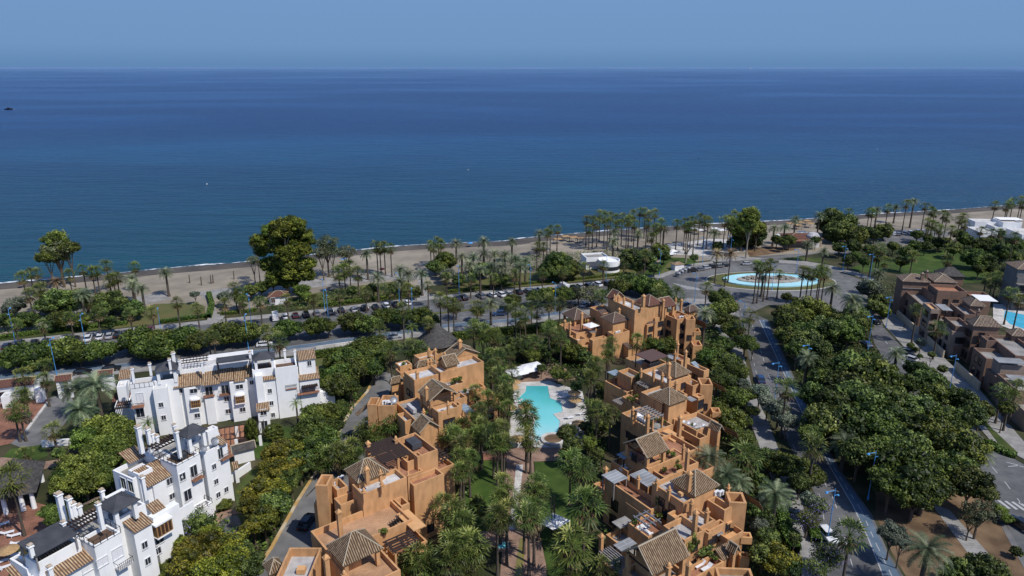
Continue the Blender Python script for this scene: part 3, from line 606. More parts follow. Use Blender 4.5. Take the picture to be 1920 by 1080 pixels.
KINDS = {  # crown meshes (several each), trunk height share, everyday words
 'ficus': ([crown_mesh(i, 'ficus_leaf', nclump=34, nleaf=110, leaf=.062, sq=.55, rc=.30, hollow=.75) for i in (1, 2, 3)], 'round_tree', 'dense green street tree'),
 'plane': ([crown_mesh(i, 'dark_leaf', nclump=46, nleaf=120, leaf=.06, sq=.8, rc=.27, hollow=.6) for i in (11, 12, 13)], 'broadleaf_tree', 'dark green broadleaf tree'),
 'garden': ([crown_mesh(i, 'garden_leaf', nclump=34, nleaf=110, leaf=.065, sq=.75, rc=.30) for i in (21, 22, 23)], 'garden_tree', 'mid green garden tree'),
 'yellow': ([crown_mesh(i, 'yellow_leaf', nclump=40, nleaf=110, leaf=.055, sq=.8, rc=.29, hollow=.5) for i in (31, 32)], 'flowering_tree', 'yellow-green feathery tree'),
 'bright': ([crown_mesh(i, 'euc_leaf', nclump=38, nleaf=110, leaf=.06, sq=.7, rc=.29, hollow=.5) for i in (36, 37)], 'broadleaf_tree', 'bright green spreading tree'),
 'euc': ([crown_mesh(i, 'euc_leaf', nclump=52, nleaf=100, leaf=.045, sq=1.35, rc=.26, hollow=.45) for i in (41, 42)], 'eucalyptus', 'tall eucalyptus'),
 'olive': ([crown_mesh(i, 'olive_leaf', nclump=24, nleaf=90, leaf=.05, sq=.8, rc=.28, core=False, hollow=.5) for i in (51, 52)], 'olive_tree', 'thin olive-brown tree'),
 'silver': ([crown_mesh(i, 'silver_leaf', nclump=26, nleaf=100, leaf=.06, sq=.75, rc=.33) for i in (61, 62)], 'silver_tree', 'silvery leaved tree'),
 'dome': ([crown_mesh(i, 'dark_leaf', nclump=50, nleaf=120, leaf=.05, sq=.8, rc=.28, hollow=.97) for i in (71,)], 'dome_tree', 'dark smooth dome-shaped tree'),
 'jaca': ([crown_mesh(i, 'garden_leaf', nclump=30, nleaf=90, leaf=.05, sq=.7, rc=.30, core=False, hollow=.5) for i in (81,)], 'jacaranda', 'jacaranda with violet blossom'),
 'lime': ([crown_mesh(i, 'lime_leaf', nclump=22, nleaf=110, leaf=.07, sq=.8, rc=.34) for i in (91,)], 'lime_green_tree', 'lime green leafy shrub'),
}
BLOSSOM = crown_mesh(85, 'flower_violet', nclump=22, nleaf=22, leaf=.045, sq=.72, rc=.30, core=False, hollow=.6)
LIMB = [limbs_mesh(i, 1., .05) for i in range(4)]; LIMBP = [limbs_mesh(9, 1., .045, 'pale_trunk', .35)]
def tree(px, py, rp, kind='garden', cz=None, zone=None, sq=1., low=None):
    """crown centre pixel, crown radius in photo pixels, height of the crown centre"""
    cz = cz if cz is not None else 4.
    for _ in range(3):
        x, y = P(px, py, cz); R = rp/scale_at(x, y, cz)
        if low is not None: cz = R*low
    x, y = P(px, py, cz); rnd = random.Random(int(px*13+py*7))
    meshes, nm, _ = KINDS[kind]
    shrub = R < 1.6 or cz < 2.
    o = thing(nm if not shrub else 'shrub', '', 'tree' if not shrub else 'shrub', (x, y, 0), rnd.random()*6.28)
    t = link('trunk', (LIMBP if kind in ('euc',) else LIMB)[0 if kind == 'euc' else rnd.randrange(4)], o); t.scale = (cz*1.05 if cz < R*1.6 else R*1.3,)*2+(max(cz*1.05, .5),)
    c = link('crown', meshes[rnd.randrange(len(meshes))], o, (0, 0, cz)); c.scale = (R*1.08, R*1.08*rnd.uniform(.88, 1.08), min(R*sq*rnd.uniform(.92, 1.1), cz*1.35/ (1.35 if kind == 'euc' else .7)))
    if kind == 'jaca': b = link('blossom', BLOSSOM, o, (0, 0, cz+.1)); b.scale = (R*1.1, R*1.1, R)
    PLANTS.append((px, zone, o, kind, (cz, R)))
    return o
# ground cover and hedges: one uncountable mass each
def scatter(name, polys, n, size, hmax, mat, label, clump=3., seed=3, excl=()):
    rnd = np.random.default_rng(seed); from_ = []
    for poly in polys:
        w = [P(*q) for q in poly]; w = np.array(w); x0, y0 = w.min(0); x1, y1 = w.max(0)
        A = .5*abs(sum(w[i][0]*w[(i+1) % len(w)][1]-w[(i+1) % len(w)][0]*w[i][1] for i in range(len(w))))
        need = int(n*A); got = 0; pts = []
        while got < need:
            q = np.stack([rnd.uniform(x0, x1, 4000), rnd.uniform(y0, y1, 4000)], 1); ins = np.zeros(len(q), bool); j = len(w)-1
            for i in range(len(w)):
                xi, yi = w[i]; xj, yj = w[j]
                ins ^= ((yi > q[:, 1]) != (yj > q[:, 1])) & (q[:, 0] < (xj-xi)*(q[:, 1]-yi)/(yj-yi+1e-12)+xi); j = i
            q = q[ins]; pts.append(q); got += len(q)
        from_.append(np.concatenate(pts)[:need])
    p = np.concatenate(from_); k = len(p)
    hh = hmax*(.35+.65*(np.sin(p[:, 0]*2.1/clump+np.sin(p[:, 1]*1.3/clump)*2)*np.sin(p[:, 1]*1.9/clump+p[:, 0]*.7/clump)*.5+.5))
    z = hh*rnd.uniform(.25, 1, k); c = np.stack([p[:, 0], p[:, 1], z], 1)
    nrm = rnd.normal(0, .6, (k, 3))+[0, 0, .9]; nrm /= np.linalg.norm(nrm, axis=1)[:, None]
    u = np.cross(nrm, rnd.normal(0, 1, (k, 3))); u /= np.linalg.norm(u, axis=1)[:, None]; v = np.cross(nrm, u); s = size*rnd.uniform(.5, 1.3, (k, 1))
    q = np.stack([c-u*s, c-v*s*.6, c+u*s, c+v*s*.6], 1).reshape(-1, 3)
    me = bpy.data.meshes.new(name); me.from_pydata(q, [], [(i, i+1, i+2, i+3) for i in range(0, 4*k, 4)])
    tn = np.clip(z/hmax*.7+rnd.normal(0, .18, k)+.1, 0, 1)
    at = me.attributes.new('tint', 'FLOAT', 'POINT'); at.data.foreach_set('value', np.repeat(tn, 4).astype(np.float32)); me.materials.append(M[mat])
    return tag(link(name, me), label, 'ground cover', kind='stuff')
def hedge(line, w, h, label, mat='hedge_leaf', seed=5, cat='hedge', name='hedge', dens=26):
    rnd = np.random.default_rng(seed); pts = [P(*q) for q in line]; vs = []; mb = MB(); acc = []
    o = thing(name, label, cat, (*pts[0], 0))
    for a, b in zip(pts, pts[1:]):
        L = math.dist(a, b); n = int(L*(w+2*h)*dens); f = rnd.uniform(0, 1, n); s = rnd.uniform(-1, 1, n); top = rnd.uniform(0, 1, n) < w/(w+2*h)
        ux, uy = (b[0]-a[0])/L, (b[1]-a[1])/L
        sx = np.where(top, s*w/2, np.sign(s)*w/2); z = np.where(top, h, rnd.uniform(.1, 1, n)*h)+rnd.normal(0, .05, n)
        acc.append(np.stack([a[0]+ux*f*L-uy*sx, a[1]+uy*f*L+ux*sx, z], 1))
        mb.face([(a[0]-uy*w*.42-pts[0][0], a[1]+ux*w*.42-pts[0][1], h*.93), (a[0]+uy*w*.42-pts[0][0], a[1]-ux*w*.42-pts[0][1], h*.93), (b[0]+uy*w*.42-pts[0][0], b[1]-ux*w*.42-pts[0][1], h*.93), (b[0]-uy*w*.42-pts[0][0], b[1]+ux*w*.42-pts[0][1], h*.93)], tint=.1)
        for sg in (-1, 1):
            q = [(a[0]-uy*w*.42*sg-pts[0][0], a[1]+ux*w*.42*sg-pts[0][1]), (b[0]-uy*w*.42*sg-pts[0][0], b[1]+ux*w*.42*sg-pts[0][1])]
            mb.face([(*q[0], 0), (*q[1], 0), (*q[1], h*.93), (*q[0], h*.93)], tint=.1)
    c = np.concatenate(acc)-np.array([pts[0][0], pts[0][1], 0]); k = len(c)
    nrm = rnd.normal(0, .6, (k, 3))+[0, -.2, .7]; nrm /= np.linalg.norm(nrm, axis=1)[:, None]
    u = np.cross(nrm, rnd.normal(0, 1, (k, 3))); u /= np.linalg.norm(u, axis=1)[:, None]; v = np.cross(nrm, u); s = .17*rnd.uniform(.6, 1.4, (k, 1))
    q = np.stack([c-u*s, c-v*s*.7, c+u*s, c+v*s*.7], 1).reshape(-1, 3); n0 = len(mb.v)
    V = mb.v+[tuple(x) for x in q]; Fc = mb.f+[(n0+i, n0+i+1, n0+i+2, n0+i+3) for i in range(0, 4*k, 4)]
    me = bpy.data.meshes.new('foliage'); me.from_pydata(V, [], Fc)
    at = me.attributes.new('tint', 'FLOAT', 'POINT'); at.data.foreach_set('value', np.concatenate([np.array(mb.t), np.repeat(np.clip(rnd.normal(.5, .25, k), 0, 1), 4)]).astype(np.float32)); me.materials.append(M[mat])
    link('foliage', me, o); return o
# ------------------------------------------------------------------ cars
def car_parts(kind='car'):
    van = kind == 'van'; L, W, Hh = (5.4, 1.95, 2.4) if van else ((4.5, 1.85, 1.62) if kind == 'suv' else (4.3, 1.78, 1.42)); l = L/2; wd = W/2
    def loft(prof, wb, wt, zt):   # profile points (x,z), width interpolated from wb at belt to wt at the roof
        bm = bmesh.new(); sides = []
        for sg in (-1, 1):
            sides.append([bm.verts.new((x, sg*(wb if z <= zt[0] else wb+(wt-wb)*(z-zt[0])/(zt[1]-zt[0])), z)) for x, z in prof])
        n = len(prof); bm.faces.new(sides[0]); bm.faces.new(sides[1][::-1])
        for i in range(n): bm.faces.new((sides[0][(i+1) % n], sides[0][i], sides[1][i], sides[1][(i+1) % n]))
        bmesh.ops.recalc_face_normals(bm, faces=bm.faces); bmesh.ops.bevel(bm, geom=bm.edges[:], offset=.055, segments=2, affect='EDGES', clamp_overlap=True)
        return bm
    belt = .9 if not van else 1.25
    if van: prof = [(-l, .35), (-l, Hh-.1), (-l+.15, Hh), (l-1.75, Hh), (l-.95, 1.35), (l-.1, 1.1), (l, .7), (l-.05, .35)]
    elif kind == 'suv': prof = [(-l, .35), (-l-.02, .9), (-l+.1, 1.0), (l-1.2, 1.02), (l-.15, .88), (l, .65), (l-.05, .35)]
    else: prof = [(-l, .32), (-l-.02, .8), (-l+.12, .92), (-l+.6, .93), (l-1.25, .92), (l-.2, .76), (l, .58), (l-.05, .32)]
    bm = loft(prof, wd, wd*.86, (belt, Hh)); res = {}
    me = bpy.data.meshes.new('body'); 
    if not van:
        z0 = .9; cab = [(-l+.35, z0), (-l+.8 if kind != 'suv' else -l+.45, Hh-.03), (-l+1.1, Hh), (.25, Hh), (.6, Hh-.04), (l-1.15, z0)]
        b2 = loft([(x, z) for x, z in [(-l+.75, Hh-.05), (-l+1.05, Hh), (.3, Hh), (.65, Hh-.05)]], wd*.74, wd*.70, (Hh-.05, Hh)); tmp = bpy.data.meshes.new('t'); b2.to_mesh(tmp); bm.from_mesh(tmp); b2.free()
        g = loft([(-l+.3, z0-.02), (-l+.8, Hh-.06), (.6, Hh-.06), (l-1.2, z0-.02)], wd*.93, wd*.76, (z0, Hh-.06)); gm = bpy.data.meshes.new('window'); g.to_mesh(gm); g.free()
        for x in (-.35,):
            for sg in (-1, 1): pass
    else:
        mb = MB(); mb.face([(l-1.7, -wd*.8, Hh-.1), (l-.98, -wd*.86, 1.4), (l-.98, wd*.86, 1.4), (l-1.7, wd*.8, Hh-.1)]); mb.v = [(x+.03, y, z+.03) for x, y, z in mb.v]
        for sg in (-1, 1): mb.box((l-1.75, sg*wd*.935, 1.6), (.4, .02, .25))
        gm = mb.mesh('window', 'car_glass'); gm.materials.clear()
    bm.to_mesh(me); bm.free(); gm.materials.append(M['car_glass'])
    wm = MB(); n = 14; r = .33 if not van else .36
    for s0, s1, rr in ((-.11, .11, r),):
        ring = lambda y, q: [(q*math.cos(2*math.pi*i/n), y, q*math.sin(2*math.pi*i/n)) for i in range(n)]
        A, B = ring(s0, rr), ring(s1, rr)
        for i in range(n): wm.face([A[i], A[(i+1) % n], B[(i+1) % n], B[i]])
        wm.face(A); wm.face(B[::-1])
    tm = wm.mesh('wheel', 'tyre'); hm = MB()
    for y in (-.118, .118): hm.face([(.2*math.cos(2*math.pi*i/10), y, .2*math.sin(2*math.pi*i/10)) for i in range(10)])
    rm = hm.mesh('rim', 'hub'); lm = MB(); lm.box((0, 0, 0), (.06, .18, .07)); lmm = lm.mesh('headlight', 'lamp_glass')
    tl = MB(); tl.box((0, 0, 0), (.04, .16, .08)); tlm = tl.mesh('tail_light', 'paint_red')
    return dict(body=me, win=gm, wheel=tm, rim=rm, head=lmm, tail=tlm, L=L, W=W, r=r)
CP_ = {k: car_parts(k) for k in ('car', 'suv', 'van')}
BODY = {}
def car(px, py, color, hd, label, kind='car', group=None, name=None, z=.02):
    c = CP_[kind]; key = (kind, color)
    if key not in BODY: m_ = c['body'].copy(); m_.materials.append(M['paint_'+color]); BODY[key] = m_
    o = thing(name or ('parked_car' if kind != 'van' else 'van'), label, 'car' if kind != 'van' else 'van', (*P(px, py, .6), z), math.radians(hd), group)
    link('body', BODY[key], o); link('window', c['win'], o); l = c['L']/2
    for x in (-l+.8, l-.85):
        for s in (-1, 1): wh = link('wheel', c['wheel'], o, (x, s*(c['W']/2-.1), c['r'])); link('rim', c['rim'], wh)
    zz = .62 if kind != 'van' else .85
    for s in (-1, 1): link('headlight', c['head'], o, (l-.06, s*(c['W']/2-.3), zz)); link('tail_light', c['tail'], o, (-l-.01, s*(c['W']/2-.25), zz+.1))
    return o
# ------------------------------------------------------------------ street lamps and small things
def lamp_parts(h=10.):
    mb = MB(); mb.bar((0, 0, 0), (0, 0, h), .085, 8, .05); mb.bar((0, 0, 0), (0, 0, .9), .17, 8, .14); mb.bar((0, 0, h*.6), (0, 0, h*.6+.3), .12, 8)
    a = MB(); a.bar((0, 0, h-.35), (1.7, 0, h-.2), .055, 6); a.bar((0, 0, h-1.3), (-.7, 0, h-1.2), .05, 6)
    hd = MB(); hd.lathe([(.0001, .26), (.18, .18), (.29, 0), (.24, -.05), (.0001, -.06)], (1.75, 0, h-.35), 10)
    h2 = MB(); h2.lathe([(.0001, .2), (.14, .14), (.21, 0), (.0001, -.06)], (-.75, 0, h-1.4), 10)
    return mb.mesh('pole', 'lamp_blue'), a.mesh('arm', 'lamp_blue'), hd.mesh('lamp_head', 'lamp_blue'), h2.mesh('lamp_head', 'lamp_blue')
LAMP = lamp_parts()
def lamp(px, py, label, rz=90, h=10.):
    o = thing('street_lamp', label, 'street lamp', (*P(px, py), 0), math.radians(rz), 'tall blue street lamps along the roads'); o.scale = (1, 1, h/10)
    link('pole', LAMP[0], o); link('arm', LAMP[1], o); link('lamp_head', LAMP[2], o); link('lamp_head', LAMP[3], o)
def parasol_parts(R, h, mat, thatch=False, n=8):
    p = MB(); p.bar((0, 0, 0), (0, 0, h), .04, 6); c = MB(); c.lathe([(R, h-.55), (R*.5, h-.18), (.0001, h+.08)], n=n, a0=math.pi/n); c.lathe([(R*.97, h-.62), (R, h-.55)], n=n, a0=math.pi/n)
    return p.mesh('pole', 'trunk' if thatch else 'white_plastic'), c.mesh('canopy', mat)
THP = parasol_parts(1.55, 2.5, 'straw', True, 12); WHP = parasol_parts(1.9, 2.7, 'white_cloth', n=4)
def parasol(x, y, z, label, parts=WHP, group=None, rz=0, name='parasol'):
    o = thing(name, label, 'parasol', (x, y, z), rz, group); link('pole', parts[0], o); link('canopy', parts[1], o); return o
def lounger_parts():
    s = MB(); s.box((0.25, 0, .34), (.7, .33, .03)); b = MB(); b.face([(-.45, -.33, .36), (-.45, .33, .36), (-1.0, .33, .72), (-1.0, -.33, .72)]); b.face([(-.45, -.33, .31), (-1.0, -.33, .67), (-1.0, .33, .67), (-.45, .33, .31)])
    g = MB(); g.box((0, 0, 0), (.03, .03, .16)); return s.mesh('seat', 'white_plastic'), b.mesh('backrest', 'white_plastic'), g.mesh('leg', 'white_plastic')
LNG = lounger_parts()
def lounger(x, y, z, rz, label, group=None):
    o = thing('sun_lounger', label, 'sun lounger', (x, y, z), math.radians(rz), group); link('seat', LNG[0], o); link('backrest', LNG[1], o)
    for a in (-.4, .85):
        for b in (-.28, .28): link('leg', LNG[2], o, (a, b, .16))
    return o
# ------------------------------------------------------------------ building kit
class Bld:
    def __init__(s, name, label, cat, ang, c, wall, tile, group=None, trim=None):
        s.a = math.radians(ang); s.e1 = (math.cos(s.a), math.sin(s.a)); s.e2 = (-s.e1[1], s.e1[0])
        s.o = P(*c); s.root = thing(name, label, cat, (*s.o, 0), s.a, group); s.wall = wall; s.tile = tile; s.vols = []; s.k = 0; s.trim = trim
    def loc(s, px, py, z, ang=None):
        x, y = P(px, py, z); dx, dy = x-s.o[0], y-s.o[1]
        e1, e2 = s.e1, s.e2
        if ang is not None: r = math.radians(ang); e1 = (math.cos(r), math.sin(r)); e2 = (-e1[1], e1[0])
        return dx*e1[0]+dy*e1[1], dx*e2[0]+dy*e2[1]
    def rect(s, z, L=None, R=None, B=None, T=None, ang=None):
        g = {k: s.loc(*v, z, ang) for k, v in dict(L=L, R=R, B=B, T=T).items() if v}
        def m(ks, i): v = [g[k][i] for k in ks if k in g]; return sum(v)/len(v) if v else None
        x0, x1, y0, y1 = m('LB', 0), m('RT', 0), m('BR', 1), m('LT', 1)
        if None in (x0, x1, y0, y1): raise ValueError('corners')
        if x1 < x0: x0, x1 = x1, x0
        if y1 < y0: y0, y1 = y1, y0
        j = lambda: random.uniform(-.02, .02)
        return (x0+j(), y0+j(), x1+j(), y1+j())
    def xf(s, p, ang):
        if ang is None: return p
        r = math.radians(ang)-s.a; c, q = math.cos(r), math.sin(r); return (p[0]*c-p[1]*q, p[0]*q+p[1]*c)
    def put(s, mb, name, mat, ang=None, **k):
        if ang is not None: mb.v = [(*s.xf(v[:2], ang), v[2]) for v in mb.v]
        return mb.build(name, mat, s.root, **k)
    def vol(s, z, par=1., floor='gravel', z0=0., th=.28, r=None, ang=None, wall=None, step=None, name='wall', **c):
        r = r or s.rect(z, ang=ang, **c); x0, y0, x1, y1 = r; z += random.uniform(-.03, .03); zf = z-par
        mb = MB(); o = [(x0, y0), (x1, y0), (x1, y1), (x0, y1)]; i = [(x0+th, y0+th), (x1-th, y0+th), (x1-th, y1-th), (x0+th, y1-th)]
        for a in range(4):
            b = (a+1) % 4
            mb.face([(*o[a], z0), (*o[b], z0), (*o[b], z), (*o[a], z)]); mb.face([(*o[a], z), (*o[b], z), (*i[b], z), (*i[a], z)]); mb.face([(*i[a], z), (*i[b], z), (*i[b], zf-.1), (*i[a], zf-.1)])
        if z0 > 0: mb.face([(*o[3], z0), (*o[2], z0), (*o[1], z0), (*o[0], z0)])
        s.put(mb, name, wall or s.wall, ang)
        f = MB(); f.face([(*q, zf) for q in i]); s.put(f, 'roof_terrace', floor, ang)
        s.vols.append((r, z, z0, ang)); return dict(r=r, z=z, zf=zf, ang=ang)
    def solid(s, r, z0, z, ang=None, wall=None, name='wall'):
        x0, y0, x1, y1 = r; mb = MB(); mb.box(((x0+x1)/2, (y0+y1)/2, (z0+z)/2), ((x1-x0)/2, (y1-y0)/2, (z-z0)/2)); s.put(mb, name, wall or s.wall, ang); s.vols.append((r, z, z0, ang))
        return dict(r=r, z=z, zf=z, ang=ang)
    def slope(s, mb, q, tint=.5):
        """q: eave a, eave b, top b, top a -> UV in metres"""
        q = [Vector(v) for v in q]; u = (q[1]-q[0]).normalized(); n = u.cross(q[-1]-q[0] if len(q) > 3 else q[2]-q[0]).normalized(); v = n.cross(u)
        off = random.random()*5
        mb.face(q, uv=[((p-q[0]).dot(u)+off, (p-q[0]).dot(v)) for p in q])
    def hip(s, z, rise=2., r=None, ang=None, base=0., inset=.45, walls=True, ridge=None, tile=None, open_=False, **c):
        r = r or s.rect(z, ang=ang, **c); x0, y0, x1, y1 = r; w, d = x1-x0, y1-y0; m = min(w, d)/2; mb = MB(); Z = z+rise
        if ridge == 0: m1 = m2 = None; A = B = ((x0+x1)/2, (y0+y1)/2, Z)
        elif w >= d: A = (x0+m, (y0+y1)/2, Z); B = (x1-m, (y0+y1)/2, Z)
        else: A = ((x0+x1)/2, y0+m, Z); B = ((x0+x1)/2, y1-m, Z)
        p = [(x0, y0, z), (x1, y0, z), (x1, y1, z), (x0, y1, z)]
        if w >= d: fs = ([p[0], p[1], B, A], [p[1], p[2], B], [p[2], p[3], A, B], [p[3], p[0], A])
        else: fs = ([p[0], p[1], A], [p[1], p[2], B, A], [p[2], p[3], B], [p[3], p[0], A, B])
        for f in fs:
            f2 = []
            for v in f:
                if not f2 or (Vector(f2[-1])-Vector(v)).length > 1e-4: f2.append(v)
            s.slope(mb, f2)
        mb.face([(x, y, z-.12) for x, y, _ in p[::-1]])
        for a in range(4): b = (a+1) % 4; mb.face([(p[a][0], p[a][1], z-.12), (p[b][0], p[b][1], z-.12), p[b], p[a]])
        s.put(mb, 'tiled_roof', tile or s.tile, ang)
        rg = MB(); rr_ = .085 if tile not in ('charcoal_cloth', 'thatch') else .03
        for q in p: rg.bar(Vector(q)+Vector((0, 0, .04)), Vector(A if (Vector(q)-Vector(A)).length < (Vector(q)-Vector(B)).length else B)+Vector((0, 0, .05)), rr_, 5)
        if (Vector(A)-Vector(B)).length > .1: rg.bar(Vector(A)+Vector((0, 0, .05)), Vector(B)+Vector((0, 0, .05)), rr_, 5)
        s.put(rg, 'ridge_tiles' if rr_ > .05 else 'ridge', 'ridge_clay' if rr_ > .05 else tile, ang)
        ri = (x0+inset, y0+inset, x1-inset, y1-inset)
        if open_:
            zf = base
            for X in (ri[0]+.2, ri[2]-.2):
                for Y in (ri[1]+.2, ri[3]-.2):
                    c_ = MB(); c_.box((X, Y, (zf+z)/2), (.28, .28, (z-zf)/2-.06)); s.put(c_, 'column', s.wall, ang)
        elif walls: s.solid(ri, base, z-.1, ang)
        return dict(r=r, z=z, ri=ri, ang=ang)
    def gable(s, z, rise=2., axis='x', r=None, ang=None, base=0., inset=.4, open_=False, tile=None, **c):
        r = r or s.rect(z, ang=ang, **c); x0, y0, x1, y1 = r; mb = MB(); Z = z+rise; t = .13
        if axis == 'x': ym = (y0+y1)/2; A, B = (x0, ym, Z), (x1, ym, Z); s.slope(mb, [(x0, y0, z), (x1, y0, z), B, A]); s.slope(mb, [(x1, y1, z), (x0, y1, z), A, B]); ends = ([(x0+inset, y0+inset, z), (x0+inset, ym, Z-.2), (x0+inset, y1-inset, z)], [(x1-inset, y0+inset, z), (x1-inset, ym, Z-.2), (x1-inset, y1-inset, z)])
        else: xm = (x0+x1)/2; A, B = (xm, y0, Z), (xm, y1, Z); s.slope(mb, [(x0, y1, z), (x0, y0, z), A, B]); s.slope(mb, [(x1, y0, z), (x1, y1, z), B, A]); ends = ([(x0+inset, y0+inset, z), (xm, y0+inset, Z-.2), (x1-inset, y0+inset, z)], [(x0+inset, y1-inset, z), (xm, y1-inset, Z-.2), (x1-inset, y1-inset, z)])
        n = len(mb.f)
        for f in list(mb.f)[:n]: mb.face([(mb.v[i][0], mb.v[i][1], mb.v[i][2]-t) for i in f][::-1])
        for f in list(mb.f)[:n]:
            q = [mb.v[i] for i in f]
            for a in range(4): b = (a+1) % 4; mb.face([q[a], q[b], (*q[b][:2], q[b][2]-t), (*q[a][:2], q[a][2]-t)])
        s.put(mb, 'tiled_roof', tile or s.tile, ang)
        rg = MB(); rg.bar(Vector(A)+Vector((0, 0, .03)), Vector(B)+Vector((0, 0, .03)), .12, 5)
        for q in ([(x0, y0, z), (x0, y1, z)], [(x1, y0, z), (x1, y1, z)]) if axis == 'x' else ([(x0, y0, z), (x1, y0, z)], [(x0, y1, z), (x1, y1, z)]):
            top = min((A, B), key=lambda v: (Vector(v)-Vector(q[0])).length)
            for v in q: rg.bar(Vector(v)+Vector((0, 0, .04)), Vector(top)+Vector((0, 0, .04)), .09, 5)
        s.put(rg, 'ridge_tiles', 'ridge_clay', ang)
        ri = (x0+inset, y0+inset, x1-inset, y1-inset)
        if open_:
            for X in (ri[0]+.2, ri[2]-.2):
                for Y in (ri[1]+.2, ri[3]-.2):
                    c_ = MB(); c_.box((X, Y, (base+z)/2), (.3, .3, (z-base)/2-.02)); s.put(c_, 'column', s.wall, ang)
            tb = MB(); b2 = MB()
            for e in ends: b2.bar(Vector(e[0])-Vector((0, 0, .2)), Vector(e[2])-Vector((0, 0, .2)), .12, 4)
            s.put(b2, 'beam', 'dark_wood', ang)
        else:
            s.solid(ri, base, z-.05, ang); g = MB()
            for e in ends: g.face(e); g.face([(v[0]+(.02 if axis == 'x' else 0), v[1]+(.02 if axis == 'y' else 0), v[2]) for v in e][::-1])
            s.put(g, 'gable', s.wall, ang)
        return dict(r=r, z=z, ri=ri, ang=ang)
    def shed(s, z, zh, hi='N', r=None, ang=None, tile=None, base=None, name='tiled_roof', t=.12, walls=False, **c):
        """single slope; z at the low side, zh at the high side hi (N,S,E,W in the building frame)"""
        r = r or s.rect(z, ang=ang, **c); x0, y0, x1, y1 = r
        Z = dict(N=(z, z, zh, zh), S=(zh, zh, z, z), E=(z, zh, zh, z), W=(zh, z, z, zh))[hi]; q = [(x0, y0, Z[0]), (x1, y0, Z[1]), (x1, y1, Z[2]), (x0, y1, Z[3])]
        k = dict(N=0, E=3, S=2, W=1)[hi]; q2 = q[k:]+q[:k]; mb = MB(); s.slope(mb, q2); mb.face([(a, b, c_-t) for a, b, c_ in q2[::-1]])
        for a in range(4): b = (a+1) % 4; mb.face([(*q2[a][:2], q2[a][2]-t), (*q2[b][:2], q2[b][2]-t), q2[b], q2[a]])
        s.put(mb, name, tile or s.tile, ang)
        if base is not None:
            w_ = MB(); i = .25; b4 = [(x0+i, y0+i), (x1-i, y0+i), (x1-i, y1-i), (x0+i, y1-i)]
            if walls:
                for a in range(4): b = (a+1) % 4; w_.face([(*b4[a], base), (*b4[b], base), (*b4[b], Z[b]-t), (*b4[a], Z[a]-t)])
                s.put(w_, 'wall', s.wall, ang); s.vols.append((r, z, base, ang))
            else:
                for a in range(4): p_ = MB(); p_.box((*b4[a], (base+Z[a]-t)/2), (.09, .09, (Z[a]-t-base)/2)); s.put(p_, 'post', 'dark_wood' if name != 'awning' else 'grey_wood', ang)
        return dict(r=r, z=z, ang=ang)
    def slab(s, z, mat, name='awning', t=.12, r=None, ang=None, base=None, post='dark_wood', **c):
        r = r or s.rect(z, ang=ang, **c); x0, y0, x1, y1 = r; mb = MB(); mb.box(((x0+x1)/2, (y0+y1)/2, z-t/2), ((x1-x0)/2, (y1-y0)/2, t/2)); s.put(mb, name, mat, ang)
        if base is not None:
            for X in (x0+.2, x1-.2):
                for Y in (y0+.2, y1-.2): p_ = MB(); p_.box((X, Y, (base+z-t)/2), (.09, .09, (z-t-base)/2)); s.put(p_, 'post', post, ang)
        return dict(r=r, z=z, ang=ang)
    def pergola(s, z, n=12, along='x', mat='dark_wood', base=None, r=None, ang=None, w=.07, **c):
        r = r or s.rect(z, ang=ang, **c); x0, y0, x1, y1 = r; mb = MB()
        for i in range(n):
            f = (i+.5)/n
            if along == 'x': y = y0+(y1-y0)*f; mb.box(((x0+x1)/2, y, z), ((x1-x0)/2+.3, w, .09))
            else: x = x0+(x1-x0)*f; mb.box((x, (y0+y1)/2, z), (w, (y1-y0)/2+.3, .09))
        for f in (.06, .5, .94):
            if along == 'x': mb.box((x0+(x1-x0)*f, (y0+y1)/2, z-.2), (.1, (y1-y0)/2, .1))
            else: mb.box(((x0+x1)/2, y0+(y1-y0)*f, z-.2), ((x1-x0)/2, .1, .1))
        s.put(mb, 'pergola', mat, ang)
        if base is not None:
            for X in (x0+.2, x1-.2):
                for Y in (y0+.2, y1-.2): p_ = MB(); p_.box((X, Y, (base+z-.3)/2), (.16, .16, (z-.3-base)/2)); s.put(p_, 'column', s.wall, ang)
        return dict(r=r, z=z, ang=ang)
    def chim(s, px, py, z, h=2.4, w=.38, cap='pyr'):
        """pixel of the top, z of the top"""
        w *= .56 if s.wall == 'white_wall' else .74
        if s.wall == 'white_wall' and h > 3: h *= .8
        x, y = s.loc(px, py, z); mb = MB(); mb.box((x, y, z-h/2-.25), (w, w, h/2)); mb.box((x, y, z-.22), (w+.12, w+.12, .06)); k = w*.72
        if s.wall == 'white_wall':
            mb.box((x, y, z-.02), (w*.8, w*.8, .16)); c = MB(); c.box((x, y, z+.1), (w+.06, w+.06, .05)); c.box((x, y, z+.2), (w*.6, w*.6, .06)); 
        else:
            c = MB()
            if cap == 'pyr': c.lathe([(w*1.5, 0), (w*1.5, .05), (.0001, .55)], (x, y, z-.12), 4, math.pi/4)
            else: c.lathe([(w*.9, 0), (w*1.1, .2), (w*.8, .5), (.0001, .75)], (x, y, z-.16), 10)
        ch = mb.build('chimney', s.wall, s.root); c.build('cap', 'cap_clay' if s.wall == 'white_wall' else (s.trim or s.wall), ch); return ch
